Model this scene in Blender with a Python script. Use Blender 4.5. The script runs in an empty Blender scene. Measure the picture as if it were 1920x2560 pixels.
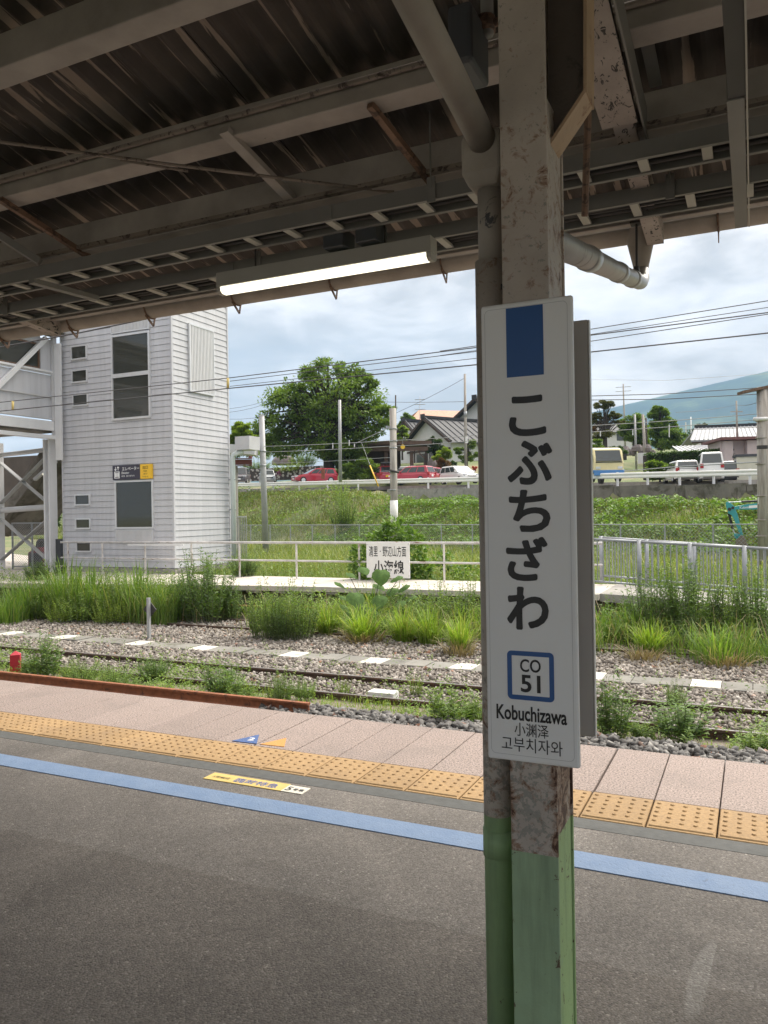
import bpy, math, random
import numpy as np
from mathutils import Vector, Matrix
scene = bpy.context.scene
COL = scene.collection
rnd = random.Random(7)
RNG = np.random.default_rng(11)
rad = math.radians

# ------------------------------------------------------------------ camera
CH = 1.452
YAW, PITCH, ROLL, FPX = 0.441131, 0.00031, -0.0161537, 1959.1
_f = np.array([-math.sin(YAW), math.cos(YAW), 0.0]); _r = np.array([math.cos(YAW), math.sin(YAW), 0.0]); _u = np.array([0, 0, 1.0])
CF = math.cos(PITCH) * _f + math.sin(PITCH) * _u
_u2 = -math.sin(PITCH) * _f + math.cos(PITCH) * _u
CR = math.cos(ROLL) * _r + math.sin(ROLL) * _u2
CU = -math.sin(ROLL) * _r + math.cos(ROLL) * _u2
CC = np.array([0, 0, CH])
cam_d = bpy.data.cameras.new('camera')
cam_d.sensor_fit = 'VERTICAL'; cam_d.sensor_height = 36.0; cam_d.sensor_width = 27.0
cam_d.lens = 36.0 * FPX / 2560.0
cam_d.clip_start = 0.05; cam_d.clip_end = 40000
cam = bpy.data.objects.new('camera', cam_d); COL.objects.link(cam)
cam.matrix_world = Matrix(((CR[0], CU[0], -CF[0], 0), (CR[1], CU[1], -CF[1], 0), (CR[2], CU[2], -CF[2], CH), (0, 0, 0, 1)))
scene.camera = cam

# ------------------------------------------------------------------ sky and sun (overcast)
SUN_EL, SUN_AZ = 52.0, 28.0          # azimuth measured from +Y towards +X
SKY_GAIN = 0.275
HAZE = 1.35e-4
world = bpy.data.worlds.new('World'); scene.world = world; world.use_nodes = True
nt = world.node_tree; nt.nodes.clear()
def N(tree, typ, **kw):
    n = tree.nodes.new(typ)
    for k, v in kw.items():
        if k.startswith('i_'):
            n.inputs[k[2:].replace('_', ' ')].default_value = v
        else:
            setattr(n, k, v)
    return n
def L(tree, a, b): tree.links.new(a, b)
def math_n(tree, op, a, b=None, clamp=False):
    n = tree.nodes.new('ShaderNodeMath'); n.operation = op; n.use_clamp = clamp
    for i, v in enumerate((a, b)):
        if v is None: continue
        if isinstance(v, (int, float)): n.inputs[i].default_value = v
        else: tree.links.new(v, n.inputs[i])
    return n.outputs[0]
def ramp(tree, fac, stops, interp='LINEAR'):
    n = tree.nodes.new('ShaderNodeValToRGB'); cr = n.color_ramp; cr.interpolation = interp
    while len(cr.elements) > 1: cr.elements.remove(cr.elements[-1])
    for i, (p, c) in enumerate(stops):
        e = cr.elements[0] if i == 0 else cr.elements.new(p)
        e.position = p; e.color = (c[0], c[1], c[2], 1) if hasattr(c, '__len__') else (c, c, c, 1)
    tree.links.new(fac, n.inputs[0]); return n.outputs[0]
def mixc(tree, fac, a, b, mode='MIX'):
    n = tree.nodes.new('ShaderNodeMix'); n.data_type = 'RGBA'; n.blend_type = mode; n.clamp_factor = True; n.clamp_result = False
    for idx, v in ((0, fac), (6, a), (7, b)):
        if isinstance(v, (int, float)): n.inputs[idx].default_value = v
        elif isinstance(v, (tuple, list)): n.inputs[idx].default_value = (*v[:3], 1)
        else: tree.links.new(v, n.inputs[idx])
    return n.outputs[2]
def noise(tree, vec, scale, detail=4, rough=0.55, dist=0.0, out=0):
    n = tree.nodes.new('ShaderNodeTexNoise'); n.inputs['Scale'].default_value = scale; n.inputs['Detail'].default_value = detail
    n.inputs['Roughness'].default_value = rough; n.inputs['Distortion'].default_value = dist
    if vec is not None: tree.links.new(vec, n.inputs['Vector'])
    return n.outputs[out]
tc = N(nt, 'ShaderNodeTexCoord'); sep = N(nt, 'ShaderNodeSeparateXYZ'); L(nt, tc.outputs['Generated'], sep.inputs[0])
sx, sy, sz = sep.outputs
zz = math_n(nt, 'ADD', math_n(nt, 'MAXIMUM', sz, 0.0), 0.16)
cmb = N(nt, 'ShaderNodeCombineXYZ'); L(nt, math_n(nt, 'DIVIDE', sx, zz), cmb.inputs[0]); L(nt, math_n(nt, 'DIVIDE', sy, zz), cmb.inputs[1])
sky = N(nt, 'ShaderNodeTexSky'); sky.sky_type = 'NISHITA'; sky.sun_disc = False
sky.sun_elevation = rad(SUN_EL); sky.sun_rotation = rad(SUN_AZ); sky.air_density = 1.0; sky.dust_density = 2.5
n1 = noise(nt, cmb.outputs[0], 0.62, 8, 0.56, 0.7)
n2 = noise(nt, cmb.outputs[0], 2.6, 7, 0.62, 0.4)
nn = math_n(nt, 'ADD', math_n(nt, 'MULTIPLY', n1, 0.68), math_n(nt, 'MULTIPLY', n2, 0.32))
cloud = ramp(nt, nn, [(0.41, (0.31, 0.278, 0.258)), (0.47, (0.48, 0.433, 0.405)), (0.52, (0.74, 0.675, 0.635)), (0.585, (1.03, 0.94, 0.885))])
hz = ramp(nt, sz, [(0.0, 1.0), (0.10, 0.75), (0.30, 0.0)])
cloud = mixc(nt, math_n(nt, 'MULTIPLY', hz, 0.40), cloud, (0.91, 0.835, 0.79))
skyc = mixc(nt, 1.0, sky.outputs[0], (0.085, 0.085, 0.085), 'MULTIPLY')
gap = ramp(nt, noise(nt, cmb.outputs[0], 0.8, 5, 0.6), [(0.62, 0.0), (0.78, 0.05)])
skyc = mixc(nt, gap, cloud, skyc)
el = math_n(nt, 'ADD', math_n(nt, 'MULTIPLY', math_n(nt, 'MAXIMUM', sz, 0.0), 1.5), 0.55)   # an overcast sky brightens towards the zenith
ce = N(nt, 'ShaderNodeCombineXYZ'); [L(nt, el, ce.inputs[i]) for i in range(3)]
skyc = mixc(nt, 1.0, skyc, ce.outputs[0], 'MULTIPLY')
bg = N(nt, 'ShaderNodeBackground'); L(nt, skyc, bg.inputs[0]); bg.inputs[1].default_value = SKY_GAIN
wo = N(nt, 'ShaderNodeOutputWorld'); L(nt, bg.outputs[0], wo.inputs[0])

sun_d = bpy.data.lights.new('sun', 'SUN'); sun_d.energy = 1.5; sun_d.angle = rad(50); sun_d.color = (1.0, 0.94, 0.84)
sun = bpy.data.objects.new('sun', sun_d); COL.objects.link(sun)
sd = Vector((math.sin(rad(SUN_AZ)) * math.cos(rad(SUN_EL)), math.cos(rad(SUN_AZ)) * math.cos(rad(SUN_EL)), math.sin(rad(SUN_EL))))
sun.rotation_euler = (-sd).to_track_quat('-Z', 'Y').to_euler()
sun.location = (10, 20, 40)
scene.view_settings.view_transform = 'Standard'; scene.view_settings.look = 'None'
scene.view_settings.exposure = 2.45; scene.view_settings.gamma = 1.0; scene.view_settings.use_curve_mapping = False
try:
    scene.cycles.max_bounces = 8; scene.cycles.diffuse_bounces = 5; scene.cycles.glossy_bounces = 3; scene.cycles.transparent_max_bounces = 6
    scene.cycles.volume_bounces = 1; scene.cycles.use_denoising = True; scene.cycles.sample_clamp_indirect = 6
except Exception: pass

# ------------------------------------------------------------------ points along the camera's rays (source photo pixels, 1920 x 2560)
def ray(x, y): return CR * ((x - 960) / FPX) - CU * ((y - 1280) / FPX) + CF
def at(x, y, d): return CC + ray(x, y) * d
def PY(x, y, v): r = ray(x, y); return CC + r * (v / r[1])
def PZ(x, y, v): r = ray(x, y); return CC + r * ((v - CH) / r[2])
def PX(x, y, v): r = ray(x, y); return CC + r * (v / r[0])

# ------------------------------------------------------------------ materials
def nmat(name):
    m = bpy.data.materials.new(name); m.use_nodes = True; t = m.node_tree; t.nodes.clear()
    o = t.nodes.new('ShaderNodeOutputMaterial'); b = t.nodes.new('ShaderNodeBsdfPrincipled'); t.links.new(b.outputs[0], o.inputs[0])
    return m, t, b, o
def pos(t):
    return N(t, 'ShaderNodeNewGeometry').outputs['Position']
def objc(t): return N(t, 'ShaderNodeTexCoord').outputs['Object']
def bump(t, b, h, strength=0.3, dist=0.01):
    n = t.nodes.new('ShaderNodeBump'); n.inputs['Strength'].default_value = strength; n.inputs['Distance'].default_value = dist
    t.links.new(h, n.inputs['Height']); t.links.new(n.outputs[0], b.inputs['Normal'])
def setc(t, b, v):
    if isinstance(v, (tuple, list)): b.inputs['Base Color'].default_value = (*v[:3], 1)
    else: t.links.new(v, b.inputs['Base Color'])
def sc(c, k): return tuple(x * k for x in c)
def simple(name, c, rough=0.6, var=0.12, scale=6.0, metal=0.0, bmp=0.0, bscale=60, dirt=None, dirt_t=0.62, rand=0.0, spec=0.5):
    m, t, b, o = nmat(name)
    p = pos(t)
    n = noise(t, p, scale, 5)
    col = ramp(t, n, [(0.25, sc(c, 1 - var)), (0.75, sc(c, 1 + var))])
    if dirt is not None:
        n2 = noise(t, p, scale * 0.7, 7, 0.65, 0.6)
        col = mixc(t, ramp(t, n2, [(dirt_t, 0.0), (dirt_t + 0.1, 1.0)]), col, dirt)
    if rand:
        oi = N(t, 'ShaderNodeObjectInfo')
        k = math_n(t, 'ADD', math_n(t, 'MULTIPLY', oi.outputs['Random'], 2 * rand), 1 - rand)
        cb = N(t, 'ShaderNodeCombineXYZ'); [L(t, k, cb.inputs[i]) for i in range(3)]
        col = mixc(t, 1.0, col, cb.outputs[0], 'MULTIPLY')
    setc(t, b, col); b.inputs['Roughness'].default_value = rough; b.inputs['Metallic'].default_value = metal
    b.inputs['Specular IOR Level'].default_value = spec
    if bmp: bump(t, b, noise(t, p, bscale, 6, 0.6), bmp, 0.004)
    return m
def peel(name, paint, under, amount=0.56, scale=(14, 14, 14), width=0.04, rust=None, rust_amt=0.66, rough=0.65, extra=None):
    """old paint flaking off to show an undercoat and rust"""
    m, t, b, o = nmat(name)
    p = pos(t)
    mp = N(t, 'ShaderNodeMapping'); mp.inputs['Scale'].default_value = scale; L(t, p, mp.inputs[0])
    v = mp.outputs[0]
    n = noise(t, v, 1.0, 8, 0.68, 0.8)
    f = ramp(t, n, [(amount, 0.0), (amount + width, 1.0)])
    tone = ramp(t, noise(t, p, 5, 5), [(0.3, sc(paint, 0.78)), (0.7, sc(paint, 1.15))])
    col = mixc(t, f, tone, under)
    if rust:
        n3 = noise(t, v, 0.55, 8, 0.7, 1.2)
        col = mixc(t, ramp(t, n3, [(rust_amt, 0.0), (rust_amt + 0.07, 1.0)]), col, rust)
    if extra: col = extra(t, p, col)
    setc(t, b, col); b.inputs['Roughness'].default_value = rough
    bump(t, b, math_n(t, 'SUBTRACT', noise(t, p, 90, 4), f), 0.35, 0.003)
    return m
def leaf_mat(name, c1, c2, trans=0.35, scale=0.6, rough=0.55, c3=None):
    m, t, b, o = nmat(name)
    g = N(t, 'ShaderNodeNewGeometry')
    r = g.outputs['Random Per Island']
    stops = [(0.0, c1), (0.75, c2)] + ([(1.0, c3)] if c3 else [])
    col = ramp(t, r, stops)
    n = noise(t, g.outputs['Position'], scale, 3)
    col = mixc(t, 1.0, col, ramp(t, n, [(0.3, (0.72, 0.74, 0.72)), (0.7, (1.25, 1.22, 1.15))]), 'MULTIPLY')
    setc(t, b, col); b.inputs['Roughness'].default_value = rough; b.inputs['Specular IOR Level'].default_value = 0.35
    tr = N(t, 'ShaderNodeBsdfTranslucent'); L(t, mixc(t, 1.0, col, (1.25, 1.3, 0.55), 'MULTIPLY'), tr.inputs[0])
    mx = N(t, 'ShaderNodeMixShader'); mx.inputs[0].default_value = trans
    L(t, b.outputs[0], mx.inputs[1]); L(t, tr.outputs[0], mx.inputs[2]); L(t, mx.outputs[0], o.inputs[0])
    return m
def emit(name, c, s):
    m, t, b, o = nmat(name); b.inputs['Base Color'].default_value = (*c, 1)
    b.inputs['Emission Color'].default_value = (*c, 1); b.inputs['Emission Strength'].default_value = s; return m
def glassy(name, c=(0.03, 0.035, 0.035), rough=0.06):
    m, t, b, o = nmat(name); b.inputs['Base Color'].default_value = (*c, 1); b.inputs['Roughness'].default_value = rough
    b.inputs['Specular IOR Level'].default_value = 0.5; b.inputs['Coat Weight'].default_value = 0.15; b.inputs['Coat Roughness'].default_value = 0.03
    return m

M = {}
def asphalt():
    m, t, b, o = nmat('asphalt')
    p = pos(t)
    fine = noise(t, p, 240, 3, 0.6); mid = noise(t, p, 60, 4, 0.6); big = noise(t, p, 0.9, 7, 0.66, 0.9)
    vo = N(t, 'ShaderNodeTexVoronoi'); vo.inputs['Scale'].default_value = 135; L(t, p, vo.inputs['Vector'])
    col = ramp(t, vo.outputs['Color'], [(0.0, (0.105, 0.094, 0.084)), (0.55, (0.168, 0.151, 0.136)), (0.88, (0.225, 0.205, 0.185)), (1.0, (0.37, 0.345, 0.31))])
    col = mixc(t, 1.0, col, ramp(t, big, [(0.3, 0.70), (0.7, 1.25)]), 'MULTIPLY')
    # the older patch of paving nearer the middle of the platform
    sp = N(t, 'ShaderNodeSeparateXYZ'); L(t, p, sp.inputs[0])
    yy = math_n(t, 'ADD', sp.outputs[1], math_n(t, 'MULTIPLY', noise(t, p, 7, 5), 0.10))
    old = ramp(t, yy, [(0.0, 1.0), (2.575 / 4, 1.0), (2.60 / 4, 0.0)]) if False else math_n(t, 'LESS_THAN', yy, 2.60)
    col = mixc(t, math_n(t, 'MULTIPLY', old, 0.9), col, mixc(t, 1.0, col, (0.82, 0.80, 0.78), 'MULTIPLY'))
    # pale scuff
    def blob(cx, cy, rx, ry, rot):
        mp = N(t, 'ShaderNodeMapping'); mp.vector_type = 'TEXTURE'; mp.inputs['Location'].default_value = (cx, cy, 0)
        mp.inputs['Rotation'].default_value = (0, 0, rot); mp.inputs['Scale'].default_value = (rx, ry, 1.0); L(t, p, mp.inputs[0])
        ln = N(t, 'ShaderNodeVectorMath'); ln.operation = 'LENGTH'; L(t, mp.outputs[0], ln.inputs[0])
        return math_n(t, 'SUBTRACT', 1.0, math_n(t, 'ADD', ln.outputs['Value'], math_n(t, 'MULTIPLY', mid, 0.25)), True)
    s1 = blob(-0.165, 2.60, 0.05, 0.30, -0.10)
    side = math_n(t, 'LESS_THAN', math_n(t, 'ADD', sp.outputs[0], math_n(t, 'ADD', math_n(t, 'MULTIPLY', sp.outputs[1], -0.07), math_n(t, 'MULTIPLY', mid, 0.02))), -0.318)
    s1 = math_n(t, 'MULTIPLY', s1, math_n(t, 'ADD', 0.15, math_n(t, 'MULTIPLY', side, 0.85)))
    sf = math_n(t, 'MULTIPLY', ramp(t, s1, [(0.03, 0.0), (0.22, 1.0)]), math_n(t, 'MULTIPLY', ramp(t, mid, [(0.4, 0.3), (0.6, 1.0)]), 0.55))
    col = mixc(t, sf, col, (0.30, 0.29, 0.27))
    # dropped gum and pale chips
    v2 = N(t, 'ShaderNodeTexVoronoi'); v2.inputs['Scale'].default_value = 5.5; L(t, p, v2.inputs['Vector'])
    gum = math_n(t, 'LESS_THAN', math_n(t, 'ADD', v2.outputs['Distance'], math_n(t, 'MULTIPLY', fine, 0.05)), 0.072)
    col = mixc(t, math_n(t, 'MULTIPLY', gum, 0.4), col, (0.22, 0.21, 0.19))
    setc(t, b, col); b.inputs['Roughness'].default_value = 0.82
    h = math_n(t, 'ADD', math_n(t, 'MULTIPLY', vo.outputs['Distance'], -0.9), math_n(t, 'MULTIPLY', mid, 0.25))
    h = math_n(t, 'ADD', h, math_n(t, 'MULTIPLY', fine, 0.3))
    bump(t, b, h, 0.6, 0.004)
    return m
M['asphalt'] = asphalt()
def speckle(name, c, k=0.5, s=420, rand=0.06, stain=None):
    m, t, b, o = nmat(name)
    p = pos(t); f = noise(t, p, s, 2, 0.7)
    col = ramp(t, f, [(0.35, sc(c, 1 - k)), (0.5, c), (0.66, sc(c, 1 + k * 0.6))])
    if stain:
        col = mixc(t, ramp(t, noise(t, p, 3.0, 6, 0.65, 0.8), [(0.5, 0.0), (0.75, 0.6)]), col, stain)
    oi = N(t, 'ShaderNodeObjectInfo'); kk = math_n(t, 'ADD', math_n(t, 'MULTIPLY', oi.outputs['Random'], 2 * rand), 1 - rand)
    cb = N(t, 'ShaderNodeCombineXYZ'); [L(t, kk, cb.inputs[i]) for i in range(3)]
    col = mixc(t, 1.0, col, cb.outputs[0], 'MULTIPLY')
    setc(t, b, col); b.inputs['Roughness'].default_value = 0.8; bump(t, b, f, 0.35, 0.003)
    return m
M['paver'] = speckle('pink_granite', (0.30, 0.238, 0.212), 0.62, 100, 0.09, (0.20, 0.165, 0.148))
M['tactile'] = speckle('tactile_yellow', (0.375, 0.242, 0.115), 0.18, 60, 0.09, (0.26, 0.175, 0.10))
M['mortar'] = simple('mortar', (0.24, 0.22, 0.20), 0.9, 0.2, 30)
M['edging'] = simple('grey_edging', (0.10, 0.102, 0.098), 0.8, 0.2, 20, bmp=0.3)
def bluepaint():
    m, t, b, o = nmat('blue_line_paint'); p = pos(t)
    vo = noise(t, p, 150, 3, 0.6)
    col = ramp(t, noise(t, p, 9, 4), [(0.3, (0.17, 0.255, 0.41)), (0.7, (0.215, 0.30, 0.45))])
    wear = ramp(t, math_n(t, 'ADD', math_n(t, 'MULTIPLY', noise(t, p, 45, 6, 0.7, 0.4), 0.75), math_n(t, 'MULTIPLY', vo, 0.25)), [(0.60, 0.0), (0.66, 0.75)])
    col = mixc(t, wear, col, (0.10, 0.11, 0.13))
    setc(t, b, col); b.inputs['Roughness'].default_value = 0.7; bump(t, b, math_n(t, 'ADD', vo, noise(t, p, 60, 4)), 0.5, 0.005)
    return m
M['blue'] = bluepaint()
M['concrete'] = simple('concrete', (0.30, 0.285, 0.26), 0.85, 0.22, 3.0, bmp=0.4, bscale=40, dirt=(0.16, 0.15, 0.13), dirt_t=0.58)
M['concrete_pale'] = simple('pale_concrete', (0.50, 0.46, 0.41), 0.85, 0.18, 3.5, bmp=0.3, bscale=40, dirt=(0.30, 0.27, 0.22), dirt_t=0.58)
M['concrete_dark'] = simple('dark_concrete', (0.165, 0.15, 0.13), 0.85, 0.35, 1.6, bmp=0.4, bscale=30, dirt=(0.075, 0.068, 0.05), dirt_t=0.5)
M['lid'] = simple('grey_trough_lid', (0.20, 0.192, 0.172), 0.9, 0.2, 3.0, bmp=0.4, bscale=40, rand=0.12, dirt=(0.12, 0.115, 0.09), dirt_t=0.56)
M['white_block'] = simple('white_block', (0.78, 0.77, 0.74), 0.7, 0.05, 5)
M['sleeper'] = simple('pale_sleeper', (0.56, 0.54, 0.49), 0.8, 0.15, 8, dirt=(0.3, 0.27, 0.22), dirt_t=0.55)
M['rail_side'] = simple('rail_rust_brown', (0.085, 0.055, 0.042), 0.85, 0.25, 12, bmp=0.3, dirt=(0.14, 0.075, 0.045), dirt_t=0.55)
M['rail_top'] = simple('rail_top_steel', (0.30, 0.28, 0.27), 0.38, 0.15, 9, metal=0.7)
M['rust_rail'] = simple('orange_rust', (0.25, 0.095, 0.045), 0.85, 0.3, 14, bmp=0.4, dirt=(0.10, 0.045, 0.028), dirt_t=0.56)
M['white_metal'] = simple('white_painted_steel', (0.66, 0.66, 0.67), 0.5, 0.06, 3, dirt=(0.45, 0.43, 0.41), dirt_t=0.66)
M['grey_white'] = simple('grey_white_steel', (0.52, 0.52, 0.53), 0.5, 0.08, 3)
M['galv'] = simple('galvanised_steel', (0.33, 0.345, 0.365), 0.5, 0.15, 14, metal=0.3)
M['pole_grey'] = simple('grey_painted_pole', (0.34, 0.345, 0.35), 0.5, 0.15, 2.5, dirt=(0.22, 0.22, 0.22), dirt_t=0.6)
def pole_concrete():
    m, t, b, o = nmat('weathered_pole_concrete'); p = pos(t)
    mp = N(t, 'ShaderNodeMapping'); mp.inputs['Scale'].default_value = (9, 9, 0.8); L(t, p, mp.inputs[0])
    n = noise(t, mp.outputs[0], 1.0, 6, 0.65)
    col = ramp(t, n, [(0.25, (0.17, 0.15, 0.13)), (0.5, (0.33, 0.305, 0.275)), (0.72, (0.47, 0.44, 0.40))])
    setc(t, b, col); b.inputs['Roughness'].default_value = 0.85; bump(t, b, n, 0.3, 0.01); return m
M['pole_conc'] = pole_concrete()
M['black'] = simple('black_rubber', (0.02, 0.02, 0.022), 0.55, 0.1, 10)
M['dark_steel'] = simple('dark_steel', (0.035, 0.033, 0.032), 0.6, 0.2, 8)
M['wire'] = simple('wire_dark', (0.055, 0.053, 0.055), 0.5, 0.1, 4)
M['wire_pale'] = simple('wire_pale', (0.33, 0.33, 0.34), 0.4, 0.1, 4, metal=0.3)
def siding():
    m, t, b, o = nmat('lilac_grey_siding'); p = pos(t)
    mp = N(t, 'ShaderNodeMapping'); mp.inputs['Scale'].default_value = (6, 6, 0.35); L(t, p, mp.inputs[0])
    streak = noise(t, mp.outputs[0], 1.0, 6, 0.65)
    col = ramp(t, streak, [(0.28, (0.46, 0.462, 0.485)), (0.6, (0.545, 0.547, 0.572)), (0.8, (0.575, 0.575, 0.595))])
    setc(t, b, col); b.inputs['Roughness'].default_value = 0.42; b.inputs['Specular IOR Level'].default_value = 0.4; return m
M['siding'] = siding()
M['joint'] = simple('siding_joint', (0.10, 0.10, 0.115), 0.7, 0.1, 3)
M['alu'] = simple('aluminium_frame', (0.66, 0.665, 0.68), 0.35, 0.05, 4, metal=0.25)
M['glass'] = glassy('window_glass', (0.05, 0.052, 0.045))
M['car_glass'] = glassy('car_glass', (0.05, 0.06, 0.062), 0.05)
M['sign_white'] = simple('sign_white', (0.74, 0.735, 0.715), 0.38, 0.025, 4)
M['sign_grey'] = simple('sign_grey_back', (0.47, 0.445, 0.42), 0.5, 0.06, 5)
M['ink'] = simple('black_lettering', (0.012, 0.012, 0.013), 0.45, 0.1, 6)
M['jr_blue'] = simple('sign_blue', (0.018, 0.085, 0.26), 0.4, 0.06, 3)
M['line_grey'] = simple('sign_line_grey', (0.42, 0.42, 0.41), 0.5, 0.05, 5)
M['white_ink'] = simple('white_lettering', (0.82, 0.82, 0.82), 0.5, 0.03, 5)
M['navy'] = simple('sign_dark_violet', (0.045, 0.04, 0.062), 0.4, 0.05, 5)
M['sign_yellow'] = simple('sign_yellow', (0.85, 0.52, 0.035), 0.45, 0.04, 5)
M['sticker'] = simple('sticker_yellow', (0.72, 0.52, 0.17), 0.65, 0.1, 14, dirt=(0.55, 0.42, 0.2), dirt_t=0.6)
M['sticker_white'] = simple('sticker_white', (0.74, 0.70, 0.60), 0.65, 0.06, 14)
M['sticker_blue'] = simple('sticker_blue', (0.10, 0.14, 0.34), 0.65, 0.1, 14)
def tri_mat(name, c):
    m, t, b, o = nmat(name); p = pos(t); f = noise(t, p, 230, 2, 0.7)
    setc(t, b, mixc(t, ramp(t, f, [(0.55, 0.0), (0.62, 0.55)]), c, (0.40, 0.31, 0.28))); b.inputs['Roughness'].default_value = 0.8; bump(t, b, f, 0.35, 0.003); return m
M['tri_blue'] = tri_mat('worn_blue_mark', (0.035, 0.10, 0.28)); M['tri_orange'] = tri_mat('worn_orange_mark', (0.58, 0.27, 0.06))
# canopy
M['beam'] = peel('beige_beam_paint', (0.315, 0.285, 0.258), (0.05, 0.04, 0.034), 0.685, (5, 22, 22), 0.02)
def roofmat():
    m, t, b, o = nmat('corrugated_slate_underside'); p = pos(t)
    mp = N(t, 'ShaderNodeMapping'); mp.inputs['Scale'].default_value = (15.4, 0.9, 0.9); L(t, p, mp.inputs[0])
    oi = N(t, 'ShaderNodeObjectInfo')
    n = noise(t, mp.outputs[0], 1.0, 7, 0.62, 0.35)
    base = ramp(t, noise(t, p, 4, 5), [(0.3, (0.050, 0.042, 0.036)), (0.7, (0.086, 0.072, 0.062))])
    sp = N(t, 'ShaderNodeSeparateXYZ'); L(t, p, sp.inputs[0])
    ph = math_n(t, 'MULTIPLY', sp.outputs[0], 2 * math.pi / 0.13)
    ridge = math_n(t, 'SINE', ph)
    k = math_n(t, 'ADD', math_n(t, 'MULTIPLY', n, 1.0), math_n(t, 'MULTIPLY', ridge, 0.085))
    col = mixc(t, ramp(t, k, [(0.60, 0.0), (0.625, 1.0)]), base, (0.30, 0.25, 0.205))
    setc(t, b, col); b.inputs['Roughness'].default_value = 0.85; return m
M['roof'] = roofmat()
M['tray'] = simple('cable_tray_grey', (0.17, 0.165, 0.155), 0.6, 0.12, 3)
M['tray_pale'] = simple('cable_tray_pale', (0.36, 0.35, 0.31), 0.6, 0.1, 3)
M['rust_bar'] = peel('rusty_brace', (0.17, 0.10, 0.065), (0.06, 0.035, 0.025), 0.52, (20, 20, 20), 0.06)
M['rod'] = peel('flaking_rod', (0.20, 0.165, 0.14), (0.05, 0.035, 0.03), 0.55, (25, 25, 25), 0.05)
M['flake'] = peel('flaking_white_rafter', (0.34, 0.295, 0.265), (0.03, 0.026, 0.024), 0.575, (38, 20, 38), 0.02, (0.16, 0.085, 0.055), 0.68)
M['pipe_beige'] = peel('beige_pipe', (0.31, 0.275, 0.235), (0.05, 0.05, 0.055), 0.72, (10, 10, 10), 0.02)
M['pipe_peel'] = peel('peeling_pipe', (0.27, 0.245, 0.215), (0.055, 0.058, 0.065), 0.52, (9, 9, 9), 0.02)
M['gutter'] = peel('gutter_beige', (0.33, 0.29, 0.25), (0.20, 0.15, 0.115), 0.66, (4, 8, 8), 0.05)
M['pipe_silver'] = simple('silver_grey_pipe', (0.42, 0.41, 0.39), 0.4, 0.12, 6, metal=0.3, dirt=(0.2, 0.19, 0.18), dirt_t=0.6)
M['fluo_body'] = simple('lamp_body', (0.34, 0.33, 0.30), 0.5, 0.05, 4, dirt=(0.15, 0.10, 0.07), dirt_t=0.72)
M['fluo'] = emit('lamp_diffuser_lit', (1.0, 0.95, 0.76), 0.33)
M['box_dark'] = simple('dark_grey_box', (0.05, 0.054, 0.062), 0.5, 0.15, 8, dirt=(0.11, 0.10, 0.09), dirt_t=0.66)
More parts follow.
